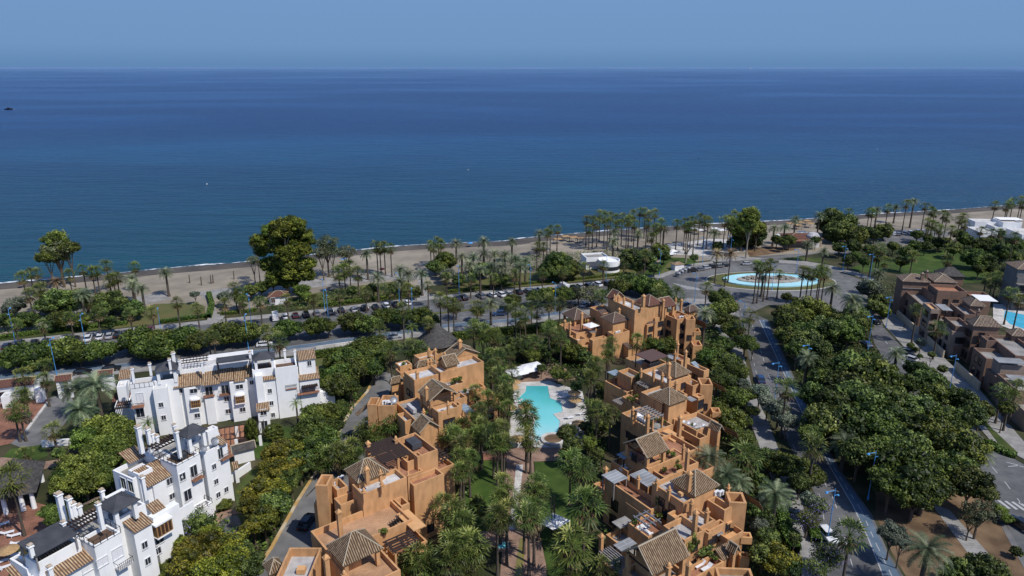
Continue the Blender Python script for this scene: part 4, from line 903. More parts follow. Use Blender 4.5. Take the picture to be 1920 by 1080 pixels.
    def face_hit(s, v, side, px, py):
        x0, y0, x1, y1 = v['r']; ang = v['ang']; a = s.a if ang is None else math.radians(ang); e1 = (math.cos(a), math.sin(a)); e2 = (-e1[1], e1[0])
        n, d = dict(S=(e2, y0), N=(e2, y1), W=(e1, x0), E=(e1, x1))[side]; u = (px-960)/F; vv = (540-py)/F; D = (u, CP+vv*SP, -SP+vv*CP)
        t = (d-((0-s.o[0])*n[0]+(0-s.o[1])*n[1]))/(D[0]*n[0]+D[1]*n[1]); X, Y, Z = D[0]*t-s.o[0], D[1]*t-s.o[1], H+D[2]*t
        return X*e1[0]+Y*e1[1], X*e2[0]+Y*e2[1], Z
    def _win(s, p, side, w, h, frame, pane, ang, sill=True, door=False):
        x, y, z = p; T = dict(S=(1, 0, 0, -1), N=(1, 0, 0, 1), W=(0, 1, -1, 0), E=(0, 1, 1, 0))[side]; tx, ty, nx, ny = T
        def bx(mb, cx, cz, hw, hh, dep, o): mb.box((x+tx*cx+nx*o, y+ty*cx+ny*o, z+cz), (abs(tx)*hw+abs(nx)*dep, abs(ty)*hw+abs(ny)*dep, hh))
        f = MB(); bx(f, 0, h/2+.05, w/2+.1, .05, .07, .03); bx(f, 0, -h/2-.05, w/2+.12, .05, .10, .05)
        for q in (-1, 1): bx(f, q*(w/2+.05), 0, .05, h/2, .07, .03)
        if w > .7: bx(f, 0, 0, .03, h/2, .03, .03)
        fo = s.put(f, 'window', frame, ang); g = MB(); bx(g, 0, 0, w/2, h/2, .012, .012)
        if ang is not None: g.v = [(*s.xf(v[:2], ang), v[2]) for v in g.v]
        g.build('pane', pane, fo)
    def win(s, v, side, px, py, w=.9, h=1.2, frame='frame_white', pane='glass'):
        p = s.face_hit(v, side, px, py); s._win(p, side, w, h, frame, pane, v['ang'])
    def wins(s, v, side, n, zs, w=1.1, h=1.3, frame='frame_brown', pane='glass', m=1.2):
        x0, y0, x1, y1 = v['r']; a0, a1 = (x0, x1) if side in 'SN' else (y0, y1)
        for z in zs:
            if z+h/2+.2 > v.get('zf', v['z']): continue
            for i in range(n):
                c = a0+m+(a1-a0-2*m)*((i+.5)/n) + random.uniform(-.2, .2); p = dict(S=(c, y0, z), N=(c, y1, z), W=(x0, c, z), E=(x1, c, z))[side]
                t = dict(S=(c, y0-.5), N=(c, y1+.5), W=(x0-.5, c), E=(x1+.5, c))[side]
                if any(r[0]-.4 < t[0] < r[2]+.4 and r[1]-.4 < t[1] < r[3]+.4 and zz > z-h/2 and zb < z+h/2 for r, zz, zb, an in s.vols if an == v['ang']): continue
                s._win(p, side, w, h, frame, pane, v['ang'])
    def autowins(s, sides='W', step=3.4, skip=(), w=1.2, h=1.7, frame='frame_brown'):
        for r, z, z0, ang in list(s.vols):
            if z < 4 or z0 > 0: continue
            for sd in sides:
                L = (r[2]-r[0]) if sd in 'SN' else (r[3]-r[1])
                if L < 3: continue
                s.wins(dict(r=r, z=z, zf=z-.9, ang=ang), sd, max(1, int(L/step)), (1.6, 4.7, 7.9), w=w, h=h, frame=frame)
    def balcony(s, v, side, px, py, w=2., d=1., floor='ochre_trim', rail='black_metal', solid=False):
        x, y, z = s.face_hit(v, side, px, py); T = dict(S=(1, 0, 0, -1), W=(0, 1, -1, 0), E=(0, 1, 1, 0))[side]; tx, ty, nx, ny = T
        m = MB(); m.box((x+nx*d/2, y+ny*d/2, z), (abs(tx)*w/2+abs(nx)*d/2, abs(ty)*w/2+abs(ny)*d/2, .1)); fo = s.put(m, 'balcony', floor, v['ang']); r = MB()
        if solid:
            r.box((x+nx*d, y+ny*d, z+.5), (abs(tx)*w/2+abs(nx)*.08, abs(ty)*w/2+abs(ny)*.08, .5))
            for q in (-1, 1): r.box((x+nx*d/2+tx*q*w/2, y+ny*d/2+ty*q*w/2, z+.5), (abs(tx)*.08+abs(nx)*d/2, abs(ty)*.08+abs(ny)*d/2, .5))
        else:
            for i in range(9): f = (i/8-.5)*w; r.box((x+nx*d+tx*f, y+ny*d+ty*f, z+.55), (.02, .02, .45))
            r.box((x+nx*d, y+ny*d, z+1.), (abs(tx)*w/2+.03, abs(ty)*w/2+.03, .03))
            for q in (-1, 1):
                r.box((x+nx*d/2+tx*q*w/2, y+ny*d/2+ty*q*w/2, z+1.), (abs(tx)*.02+abs(nx)*d/2, abs(ty)*.02+abs(ny)*d/2, .03))
        if v['ang'] is not None: r.v = [(*s.xf(q[:2], v['ang']), q[2]) for q in r.v]
        r.build('railing', s.wall if solid else rail, fo)
    def rail(s, r, z, sides='SWEN', h=1., mat='black_metal', n=.9):
        x0, y0, x1, y1 = r; mb = MB()
        seg = dict(S=((x0, y0), (x1, y0)), N=((x0, y1), (x1, y1)), W=((x0, y0), (x0, y1)), E=((x1, y0), (x1, y1)))
        for k in sides:
            a, b = seg[k]; L = math.dist(a, b); m = max(2, int(L/n))
            for i in range(m+1): f = i/m; mb.box((a[0]+(b[0]-a[0])*f, a[1]+(b[1]-a[1])*f, z+h/2), (.035, .035, h/2))
            for zz in (h, .1): mb.bar((*a, z+zz), (*b, z+zz), .035, 4)
        mb.build('railing', mat, s.root)
    def ac(s, px, py, z, rz=0.):
        x, y = s.loc(px, py, z); mb = MB(); mb.box((x, y, z-.02), (.5, .2, .38), rz); o = mb.build('air_conditioner', 'white_plastic', s.root)
        f = MB(); a = rz; f.lathe([(.0001, 0), (.26, 0)], (0, 0, 0), 12); f.v = [(x+v[0]*math.cos(a)+.215*math.sin(a), y+v[0]*math.sin(a)-.215*math.cos(a), z+v[1]) for v in f.v]; f.build('fan', 'grey_metal', o)
    def dish(s, px, py, z, r=.5):
        x, y = s.loc(px, py, z); mb = MB(); mb.lathe([(.0001, 0), (r*.6, .06), (r, .2)], (0, 0, 0), 14)
        mt = Matrix.Translation((x, y, z)) @ Matrix.Rotation(math.radians(55), 4, 'X'); mb.v = [tuple(mt @ Vector(v)) for v in mb.v]; mb.bar((x, y, z-.7), (x, y, z), .04, 5); mb.build('satellite_dish', 'grey_metal', s.root)
plain('ridge_clay', (.42, .35, .25), .85); noisy('cap_clay', (.35, .25, .16), (.6, .52, .42), 5.)
OW, OT = 'ochre_wall', 'ochre_tile'
FB = dict(frame='frame_brown')
# ================================================================== near left ochre block
b = Bld('apartment_building', 'near left ochre apartment block with a long terracotta roof terrace above the lane', 'apartment building', 38, (700, 1000), OW, OT, trim='ochre_trim')
A = b.vol(12.3, .75, 'white_roof', B=(682, 930), R=(760, 893), T=(742, 877))
b.hip(12.9, 2.2, L=(645, 881), B=(673, 909), R=(727, 882))
b.vol(11.3, 1.3, 'gravel', L=(621, 900), B=(626, 923), R=(652, 911))
b.vol(10.2, 1.8, 'terracotta', L=(626, 934), B=(638, 948), R=(681, 931))
b.vol(12.7, 3.2, 'terracotta', ang=-3, B=(591, 911), R=(616, 911), T=(622, 890), th=.35)
lo = b.vol(7.5, .2, 'gravel', ang=-3, B=(588, 945), R=(640, 945), T=(648, 915))
b.shed(8.6, 10.2, 'E', L=(573, 932), R=(600, 921), tile=OT)
T1 = b.vol(9.3, .95, 'pale_terracotta', L=(582, 996), R=(773, 974))
b.vol(9.35, 1.1, 'pale_terracotta', L=(738, 936), R=(768, 943), B=(752, 950))
D = b.vol(10.9, .8, 'terracotta', B=(772, 908), R=(833, 892), T=(820, 875))
C = b.vol(13., 1.15, 'terracotta', L=(742, 824), B=(782, 857), R=(819, 844), T=(780, 809))
b.vol(12.1, .8, 'terracotta', B=(765, 868), R=(795, 854), T=(782, 846))
pg = b.pergola(13.1, 15, 'x', L=(679, 840), T=(726, 818), R=(768, 848), B=(728, 868))
x0, y0, x1, y1 = pg['r']; b.vol(10.7, .35, 'terracotta', r=(x0-.6, y0-2.5, x1+1, y1-.4))
b.solid((x0, y1-.5, x0+.35, y1-.15), 10, 12.9); b.solid((x1-2.2, y0+.3, x1-1.8, y0+.7), 10, 12.9)
b.vol(8.6, .9, 'terracotta', B=(825, 885), R=(846, 868), T=(836, 855))
b.pergola(8.9, 6, 'x', L=(806, 840), B=(822, 868), R=(845, 858), base=None)
h2 = b.hip(11., 2.5, base=8.2, L=(610, 1025), B=(645, 1062), R=(720, 1027), T=(682, 991), open_=True)
x0, y0, x1, y1 = h2['r']; b.vol(9.1, .95, 'pale_terracotta', r=(x0+.3, y0-3.2, x1+.8, y1-.4)); b.solid((x0+.5, y1-3.5, x1-2.5, y1-.6), 8, 10.9); 
g1 = b.vol(9.7, 1.3, 'white_roof', ang=0, L=(548, 1027), T=(603, 1027), B=(508, 1090))
b.slab(9.2, 'ochre_trim', 'roof_hatch', .7, ang=0, L=(557, 1060), R=(572, 1066), B=(556, 1072))
b.pergola(8.6, 6, 'x', L=(720, 1016), T=(763, 993), R=(787, 1015), B=(740, 1035), base=6)
lw = b.vol(6.6, .9, 'terracotta', T=(775, 990), R=(796, 1008), B=(745, 1048))
b.slab(8.9, 'ochre_trim', 'canopy', .15, L=(747, 965), R=(790, 986), T=(770, 950), B=(775, 998))
b.hip(7.6, 1.3, L=(490, 1062), R=(537, 1062), T=(518, 1045), B=(510, 1080))
for q in ((635, 958, 13.4, 4.8, .42), (611, 1043, 13, 3.9, .42), (687, 877, 15.6, 2.6, .4), (690, 829, 13.9, 3.2, .38)): b.chim(*q)
for q in ((716, 906, 13.4, 1.4, .3, 'dome'), (682, 920, 13.3, 1.6, .3, 'dome'), (765, 888, 12.6, 4.6, .22, 'dome'), (742, 822, 13.9, 1.6, .34, 'dome'), (645, 1075, 10.6, 1.6, .3, 'dome'), (713, 885, 13.2, 1.4, .3, 'dome')): b.chim(*q)
for q in ((628, 905, 10.6, .6), (634, 900, 10.6, .6), (640, 897, 10.6, .6)): b.ac(*q)
b.slab(13.2, 'charcoal_cloth', 'hot_tub_cover', 1., L=(762, 826), R=(788, 826), T=(774, 815), B=(776, 838))
b.wins(A, 'S', 3, (2, 5, 7.6), **FB); b.wins(D, 'S', 1, (1.8,), **FB); b.wins(T1, 'W', 2, (2, 5), **FB); b.wins(T1, 'S', 5, (1.8, 4.8), **FB); b.wins(lo, 'S', 2, (2, 5), **FB); b.wins(lw, 'S', 3, (1.6, 4), **FB)
NL = b
# ================================================================== far left ochre block
b = Bld('apartment_building', 'ochre apartment block with several small gabled tile roofs, left of the turquoise pool', 'apartment building', 33, (800, 740), OW, OT, trim='ochre_trim')
b.gable(9.6, 1.9, 'y', L=(768, 799), B=(790, 813), R=(825, 800))
E_ = b.vol(10.6, .7, 'white_roof', L=(808, 764), B=(824, 774), R=(861, 762))
b.vol(8.8, .4, 'gray_floor', L=(745, 757), R=(824, 782), T=(782, 742))
tw = b.vol(10.1, 2.6, 'terracotta', ang=-2, B=(688, 759), R=(708, 759), T=(711, 745))
tv = b.vol(9.8, 1.3, 'gravel', ang=-2, B=(708, 761), R=(741, 761), T=(745, 741))
b.shed(6.4, 8., 'N', ang=-2, L=(711, 769), R=(726, 787), B=(705, 787)); b.shed(7, 8.6, 'E', L=(670, 780), R=(690, 768))
b.vol(8.3, .8, 'white_roof', L=(748, 776), T=(761, 771), R=(780, 783), B=(757, 793))
g2 = b.gable(12., 2., 'y', base=8.5, open_=True, L=(780, 735), B=(811, 754), R=(857, 736))
x0, y0, x1, y1 = g2['r']; b.vol(9.6, .9, 'gray_floor', r=(x0+.5, y0-.4, x1+.5, y1-.6)); b.solid((x0+.5, y1-3.2, x1-.6, y1-.7), 9, 11.95)
H_ = b.vol(12., .75, 'white_roof', L=(757, 700), B=(787, 718), R=(838, 690), T=(815, 680))
J = b.vol(12.5, .8, 'white_roof', B=(830, 702), R=(902, 675), T=(888, 665))
b.gable(12.9, 1.7, 'x', L=(817, 677), B=(840, 687), R=(862, 682)); b.gable(11.6, 1.9, 'y', L=(821, 665), B=(858, 673), R=(899, 661))
b.hip(10.4, 1.2, L=(772, 687), B=(790, 692), R=(815, 679))
b.vol(11., .8, 'white_roof', L=(775, 666), B=(788, 674), R=(822, 664)); b.vol(9.8, .9, 'white_roof', L=(740, 682), T=(760, 674), R=(774, 682), B=(752, 687))
K2 = b.vol(9., .9, 'terracotta', L=(741, 692), B=(754, 702), R=(772, 692))
p_ = b.hip(7.8, 1.2, L=(727, 717), R=(755, 713), B=(735, 722))
b.vol(9.4, .8, 'gray_floor', L=(757, 704), B=(762, 712), R=(780, 702))
b.slab(9.2, 'awning_metal', L=(864, 702), T=(878, 695), R=(889, 702), B=(872, 708), base=6.); b.slab(9., 'awning_metal', L=(857, 732), T=(870, 727), R=(878, 735), B=(867, 739), base=6.)
b.slab(8.4, 'awning_glass', L=(861, 758), T=(875, 757), R=(888, 770), B=(870, 777), base=5.)
b.vol(10.6, .8, 'gravel', B=(842, 727), R=(870, 716), T=(858, 705)); b.vol(9.4, .8, 'gray_floor', B=(852, 754), R=(873, 742), T=(864, 736))
b.vol(7.6, .6, 'gray_floor', B=(862, 745), R=(900, 720), T=(880, 700)); l2 = b.vol(5.6, .7, 'terracotta', B=(880, 772), R=(922, 740), T=(905, 716))
b.slab(8., 'ochre_trim', 'canopy', .15, L=(839, 778), R=(866, 783), T=(858, 772), B=(848, 790)); b.vol(5.8, .7, 'terracotta', B=(850, 806), R=(880, 790), T=(866, 775))
b.shed(6.6, 7.7, 'W', L=(848, 795), R=(872, 808), base=0, walls=True)
for q in ((782, 697, 13.6, 2.6, .38), (799, 726, 14.6, 2.6, .38), (816, 655, 13.6, 3.2, .34), (862, 638, 15, 4.2, .5)): b.chim(*q)
for q in ((804, 656, 12.8, 2, .34, 'dome'), (794, 770, 10.2, 2., .3, 'dome'), (840, 756, 12., 2., .3, 'dome'), (802, 677, 12.2, 2, .34, 'dome'), (808, 676, 12.2, 2, .34, 'dome'), (741, 742, 10.6, 1.4, .3, 'dome'), (834, 664, 14.2, 1.5, .3, 'dome')): b.chim(*q)
for q in ((720, 754, 9.1), (726, 754, 9.1), (731, 756, 9.1)): b.ac(*q)
b.dish(738, 750, 10.6, .8); b.slab(9.6, 'white_roof', 'skylight', .8, L=(764, 757), R=(780, 766), B=(774, 770))
b.wins(J, 'S', 3, (2, 5, 8), **FB); b.wins(H_, 'W', 2, (2, 5, 8), **FB); b.wins(E_, 'S', 2, (2, 5, 8), **FB); b.wins(K2, 'W', 2, (2, 5), **FB); b.wins(tv, 'S', 2, (2, 5), **FB); b.wins(l2, 'S', 3, (1.8, 3.6), **FB)
# ================================================================== far right ochre block by the roundabout
b = Bld('apartment_building', 'ochre apartment block with dull red tile roofs nearest the roundabout', 'apartment building', 30, (1190, 600), OW, 'brown_tile', trim='ochre_trim')
a1 = b.vol(13., .8, 'white_roof', L=(1140, 563), B=(1197, 580), R=(1217, 576))
b.gable(13.2, 2., 'y', L=(1135, 557), B=(1149, 561), R=(1175, 559), tile='red_tile')
h1 = b.hip(13.4, 2., L=(1192, 563), B=(1218, 576), R=(1241, 567), tile='red_tile'); b.gable(12.4, 1.6, 'x', L=(1226, 563), B=(1242, 578), R=(1267, 571), tile='red_tile', open_=True, base=9)
b.chim(1207, 554, 17, 3, .5)
for q in ((1244, 562, 14.6, 5, .38), (1278, 562, 13.2, 4.5, .34), (1091, 587, 11., 5.4, .4), (1059, 601, 8.8, 2.6, .34), (1069, 605, 8.8, 3.6, .34), (1161, 579, 12., 2, .36)): b.chim(*q)
for q in ((1152, 555, 14.2, 2, .3, 'dome'), (1160, 556, 14.2, 2, .3, 'dome'), (1170, 560, 14.2, 2, .3, 'dome'), (1186, 566, 14, 2, .3, 'dome'), (1203, 571, 13.8, 1., .4, 'pyr'), (1267, 561, 13, 3, .3, 'dome')): b.chim(*q)
e1_ = b.vol(9.6, .5, 'terracotta', L=(1222, 594), B=(1232, 598), R=(1249, 590)); f1 = b.vol(8.4, .5, 'terracotta', L=(1197, 598), B=(1210, 611), R=(1224, 606))
b.shed(8.4, 9.6, 'N', L=(1206, 601), T=(1219, 598), R=(1225, 605), B=(1212, 610))
b.slab(10.8, 'awning_metal', L=(1198, 583), T=(1207, 580), R=(1214, 587), B=(1204, 591), base=8.5)
gg = b.vol(10., 1., 'terracotta', L=(1248, 588), B=(1269, 601), R=(1291, 593), T=(1270, 580)); g3 = b.vol(9.6, 1., 'gravel', ang=-2, B=(1268, 600), R=(1287, 599), T=(1288, 588)); t3 = b.vol(10.2, 2., 'terracotta', ang=-2, B=(1287, 599), R=(1302.5, 599), T=(1301, 591))
b.hip(9.6, 1.4, L=(1280, 580), B=(1294, 587), R=(1310, 580)); b.shed(6.8, 8.8, 'W', L=(1303, 606), R=(1320, 617), base=None); b.vol(4., .8, 'terracotta', ang=-2, B=(1300, 648), R=(1314, 648), T=(1314, 638), wall='ochre_trim'); b.vol(6.8, .9, 'terracotta', ang=-2, B=(1301, 622), R=(1312, 622), T=(1312, 615), z0=5.8)
h3 = b.hip(9.6, 1.8, L=(1127, 595), B=(1151, 608), R=(1178, 598), base=0); b.vol(9.4, .8, 'gray_floor', L=(1111, 575), B=(1128, 590), R=(1155, 582)); b.shed(9., 10, 'N', L=(1120, 588), B=(1133, 594), R=(1144, 588))
b.hip(7.6, 2.2, L=(1058, 587), B=(1074, 603), R=(1105, 593), base=4.6, open_=True)
tr = b.vol(6.4, .8, 'terracotta', L=(1052, 607), B=(1080, 628), R=(1130, 612)); b.vol(5.5, .9, 'white_roof', L=(1071, 631), T=(1085, 624), R=(1096, 635), B=(1083, 640)); o1_ = b.vol(5.8, .9, 'white_roof', L=(1105, 635), B=(1114, 641), R=(1135, 631)); b.vol(4.2, .6, 'terracotta', L=(1066, 637), B=(1088, 652), R=(1110, 644))
n1_ = b.vol(7.2, .9, 'white_roof', L=(1142, 621), B=(1152, 630), R=(1176, 618)); b.shed(3.4, 6., 'N', tile='brown_tile', L=(1151, 628), T=(1163, 628), R=(1174, 656), B=(1160, 657), base=0, walls=True)
b.ac(1156, 624, 6.6, .5); b.ac(1161, 622, 6.6, .5); b.ac(1276, 595, 9.3); b.ac(1281, 595, 9.3)
b.wins(a1, 'W', 1, (2, 5, 8), **FB); b.wins(e1_, 'S', 1, (2, 5, 7.6), w=1.6, **FB); b.wins(f1, 'S', 1, (2, 4.8, 7), w=1.4, **FB); b.wins(gg, 'S', 2, (2, 5, 8), **FB); b.wins(t3, 'S', 1, (2, 5), **FB); b.wins(g3, 'S', 1, (2, 5, 7.4), **FB); b.wins(gg, 'W', 1, (5, 8), w=2, h=1.8, **FB); b.wins(tr, 'W', 2, (2, 4.4), **FB)
UMB1 = (*P(1108, 606, 8.3),)
b.autowins('W', 4.2)
# ================================================================== middle right ochre block
b = Bld('apartment_building', 'ochre apartment block with a flat brown roof canopy, right of the pool', 'apartment building', 34, (1250, 740), OW, OT, trim='ochre_trim')
cn = b.slab(13.2, 'brown_cloth', 'canopy', .18, base=10, L=(1191, 664), T=(1224, 653), R=(1251, 667), B=(1221, 678))
a2 = b.vol(10.9, 1., 'gray_floor', L=(1173, 671), B=(1217, 692), R=(1251, 679)); b.slab(12.5, 'glass', 'glass_screen', 2.1, L=(1203, 676), R=(1236, 676), B=(1221, 684))
h4 = b.hip(12.2, 2., L=(1232, 691), B=(1266, 709), R=(1296, 698)); a3 = b.vol(12., .8, 'white_roof', L=(1202, 695), B=(1250, 721), R=(1294, 703))
t4 = b.vol(11., 2.4, 'terracotta', ang=-4, B=(1314, 722), R=(1334.5, 722), T=(1333, 709), th=.35); q4 = b.vol(10.7, 1.4, 'gravel', L=(1279, 715), B=(1301, 724), R=(1315, 718))
a4 = b.vol(10.5, .9, 'white_roof', L=(1294, 680), B=(1315, 698), R=(1329, 692)); b.shed(10.2, 10.9, 'N', tile='awning_glass', name='awning', L=(1297, 684), R=(1316, 688), B=(1303, 690)); b.slab(10.4, 'awning_metal', L=(1248, 668), R=(1273, 672), T=(1258, 662)); b.vol(9.8, .6, 'terracotta', L=(1262, 668), B=(1276, 680), R=(1290, 672), T=(1272, 662))
for q in ((1254.5, 681, 15.6, 2.8, .42), (1286, 658, 15.4, 5.4, .34), (1271, 644, 13.6, 5, .3), (1215, 779, 12.6, 5.2, .38), (1275.6, 781, 12.8, 6., .42)): b.chim(*q)
for q in ((1266, 662, 12.2, 2.6, .3, 'dome'), (1226, 696, 13.6, 2.2, .3, 'dome'), (1242, 702, 13.6, 2.2, .3, 'dome'), (1255, 707, 13.6, 2.2, .42, 'pyr'), (1268, 717, 13.6, 2.4, .34, 'dome'), (1187, 766, 11.4, 3.4, .36, 'dome'), (1202, 694, 13.2, 1.4, .3, 'dome')): b.chim(*q)
a5 = b.vol(10., .9, 'gray_floor', L=(1158, 695), T=(1178, 690), R=(1200, 698), B=(1190, 712)); b.slab(9.2, 'awning_glass', L=(1140, 697), T=(1155, 692), R=(1164, 698), B=(1152, 706), base=6)
b.pergola(10., 6, 'x', 'grey_wood', L=(1193, 717), T=(1211, 709), R=(1236, 719), B=(1215, 728), base=8); b.vol(8.4, .5, 'terracotta', L=(1190, 722), T=(1211, 712), R=(1240, 722), B=(1215, 735))
h5 = b.hip(11.4, 2., L=(1217, 740), B=(1256, 762), R=(1289, 746)); a6 = b.vol(11.2, .6, 'white_roof', L=(1203, 736), T=(1243, 720), R=(1293, 738))
tp = b.vol(8.8, .9, 'gray_floor', L=(1161, 776), B=(1232, 808), R=(1262, 796)); b.pergola(11.2, 7, 'x', 'grey_wood', L=(1190, 771), T=(1204, 759), R=(1244, 776), B=(1232, 787), base=8)
ff = b.vol(8.4, .8, 'terracotta', L=(1171, 742), B=(1196, 764), R=(1212, 756)); b.slab(9.6, 'awning_metal', L=(1287, 745), R=(1303, 750), T=(1296, 741), B=(1293, 754))
by = b.vol(9.4, .4, 'ochre_trim', L=(1300, 740), B=(1307, 748), R=(1320, 742)); bw = b.vol(7.8, .5, 'white_roof', L=(1254, 779), B=(1262, 787), R=(1294, 775)); ac2 = b.vol(7.6, .9, 'gravel', L=(1264, 788), R=(1338, 787), B=(1318, 812)); ac3 = b.vol(7.2, 1.4, 'lawn', L=(1279, 800), B=(1308, 827), R=(1325, 817))
b.slab(8.3, 'ochre_trim', 'canopy', .5, L=(1240, 806), T=(1259, 799), R=(1273, 823), B=(1255, 832)); b.vol(7.4, .6, 'terracotta', L=(1236, 812), B=(1262, 838), R=(1280, 828))
b.gable(8.2, 1.2, 'y', L=(1333, 798), B=(1338, 812), R=(1360, 808)); b.shed(6.3, 7.8, 'W', L=(1358, 808), R=(1380, 824), base=None); b.shed(9.2, 10.8, 'W', L=(1334, 722), R=(1355, 738)); b.vol(5.8, .8, 'ochre_trim', ang=-4, B=(1336, 773), R=(1350, 773), T=(1350, 764), z0=4.6); b.vol(3.2, .8, 'ochre_trim', ang=-4, B=(1330, 785), R=(1346, 785), T=(1346, 778))
ar = b.vol(7.4, .8, 'terracotta', L=(1140, 712), B=(1168, 738), R=(1200, 728)); lw2 = b.vol(5., .8, 'terracotta', L=(1150, 740), B=(1190, 772), R=(1215, 760)); b.pergola(7.4, 5, 'x', 'grey_wood', L=(1152, 750), T=(1168, 742), R=(1180, 750), B=(1165, 760))
for q in ((1296, 716, 10, .6), (1290, 714, 10, .6), (1282, 793, 7.4, .6), (1291, 796, 7.4, .6), (1302, 798, 7.4, .6), (1319, 800, 7.4, .6)): b.ac(*q)
b.wins(a3, 'S', 2, (8, 10.2), **FB); b.wins(h5, 'W', 1, (9.9,), w=2.4, h=2.1, pane='frame_brown', **FB); b.wins(t4, 'S', 1, (3, 6), **FB); b.wins(by, 'S', 1, (2, 5, 7.8), w=1.5, h=1.8, **FB); b.wins(tp, 'W', 3, (2, 5), **FB); b.wins(ar, 'W', 2, (2, 5.4), w=1.5, h=2., **FB); b.wins(q4, 'S', 1, (4, 7.5), **FB); b.wins(a2, 'W', 3, (2, 5, 8.4), **FB); b.wins(a4, 'S', 1, (2, 5, 8), **FB); b.wins(a5, 'W', 2, (4.6, 7.7), **FB)
b.autowins('W', 3.6)
# ================================================================== near right ochre block
b = Bld('apartment_building', 'near right ochre apartment block with a big pitched tile roof and grey awnings', 'apartment building', 34, (1270, 960), OW, OT, trim='ochre_trim')
ga = b.gable(11., 2.2, 'x', base=8, open_=True, L=(1167, 832), B=(1217, 860), R=(1252, 842)); x0, y0, x1, y1 = ga['r']; b.solid((x0+.6, y0+.6, x1-.6, y0+.9), 8, 8.9); ta = b.vol(8.9, .9, 'terracotta', r=(x0+.2, y0-.2, x1+7.5, y1+.4)); b.vol(8.2, .9, 'red_paving', T=(1262, 843), L=(1195, 866), R=(1318, 868), B=(1243, 892))
b.vol(7.6, .9, 'terracotta', B=(1300, 890), R=(1336, 880), T=(1310, 850)); lf = b.vol(7.2, .9, 'terracotta', L=(1149, 862), B=(1176, 887), R=(1200, 872)); b.slab(8.6, 'awning_glass', L=(1157, 852), T=(1178, 842), R=(1190, 850), B=(1172, 862), base=6)
s1 = b.slab(9.4, 'awning_metal', L=(1128, 892), T=(1151, 880), R=(1178, 893), B=(1155, 908), base=6, post='grey_wood'); s2 = b.slab(9.8, 'awning_metal', L=(1180, 891), T=(1205, 879), R=(1240, 898), B=(1217, 914), base=8)
v1 = b.vol(8.5, .9, 'terracotta', L=(1134, 897), B=(1222, 957), R=(1244, 945)); v0 = b.vol(5., .8, 'terracotta', L=(1118, 905), B=(1150, 940), R=(1175, 925))
hc = b.hip(12.2, 2.4, L=(1256, 902), B=(1305, 933), R=(1348, 909)); gv = b.vol(11.8, .8, 'gravel', L=(1222, 906), B=(1284, 944), R=(1340, 916))
b.slab(12.6, 'ochre_trim', 'roof_hatch', .5, L=(1273, 921), R=(1281, 924), B=(1276, 928))
for q in ((1290, 844, 13.2, 5., .36), (1293, 886, 15.8, 3., .42), (1305, 959, 13.6, 4.2, .4), (1292, 1056, 10.8, 5, .4)): b.chim(*q)
for q in ((1282, 837, 10.6, 2.2, .28, 'dome'), (1197, 896, 11, 1.8, .28, 'dome'), (1232, 902, 12.8, 1.4, .32, 'dome'), (1255, 916, 12.9, 1.8, .3, 'dome'), (1297.5, 941, 12.4, 2, .34, 'dome'), (1326, 957, 12.4, 2, .34, 'dome'), (1254, 1060, 10.6, 5, .36, 'dome'), (1366, 912, 12., 1.5, .26, 'dome'), (1136, 877, 8., 3, .36, 'pyr'), (1128, 1003, 7., 3, .36, 'pyr')): b.chim(*q)
acb = b.vol(10.9, 1.3, 'gravel', L=(1325, 937), B=(1360, 957), R=(1374, 949)); t5 = b.vol(11.6, 2.6, 'terracotta', ang=-5, B=(1368, 943), R=(1397, 943), T=(1395, 923), th=.38)
gr1 = b.vol(10., .9, 'gravel', L=(1242, 986), B=(1286, 1014), R=(1321, 994)); gr2 = b.vol(10.3, .7, 'gravel', L=(1276, 966), B=(1312, 990), R=(1342, 975)); b.vol(10., .6, 'ochre_trim', L=(1252, 962), B=(1264, 972), R=(1290, 961)); b.vol(8.6, 1., 'terracotta', L=(1318, 965), B=(1340, 985), R=(1362, 975))
sb = b.vol(9.8, .5, 'ochre_trim', L=(1319, 992), B=(1326, 1003), R=(1336, 998)); s3 = b.vol(9.4, .6, 'terracotta', L=(1322, 987), B=(1330, 999), R=(1358, 978)); b.shed(8., 9.2, 'N', tile='awning_metal', name='awning', L=(1332, 990), T=(1339, 985), R=(1353, 1000), B=(1342, 1008))
b.balcony(s3, 'S', 1362, 1003, 3.4, 1.6, solid=True); b.slab(8.4, 'ochre_trim', 'canopy', .3, L=(1357, 975), T=(1371, 964), R=(1383, 970), B=(1364, 983))
bg_ = b.gable(9.9, 2.7, 'x', base=6, open_=True, L=(1165, 1036), B=(1228, 1079), R=(1291, 1041)); x0, y0, x1, y1 = bg_['r']; b.solid((x0+2, y1-3.2, x1-.6, y1-.6), 6, 9.8); b.vol(6.9, .9, 'gray_floor', r=(x0+.2, y0+.2, x1, y1))
ft_ = b.vol(6.4, .7, 'terracotta', L=(1222, 1100), R=(1358, 1053)); 
b.pergola(9.4, 3, 'x', 'grey_metal', w=.05, L=(1186, 966), T=(1208, 955), R=(1242, 977), B=(1219, 988)); tt = b.vol(7.6, .8, 'terracotta', L=(1177, 980), B=(1217, 1008), R=(1250, 990)); b.vol(7.1, .7, 'terracotta', L=(1169, 944), T=(1203, 928), R=(1256, 956), B=(1222, 972))
b.slab(6.9, 'gray_floor', 'canopy', .15, L=(1149, 977), T=(1176, 966), R=(1184, 980), B=(1160, 992), base=4); b.slab(7.1, 'awning_metal', L=(1150, 1023), T=(1176, 1007), R=(1196, 1017), B=(1166, 1033), base=4)
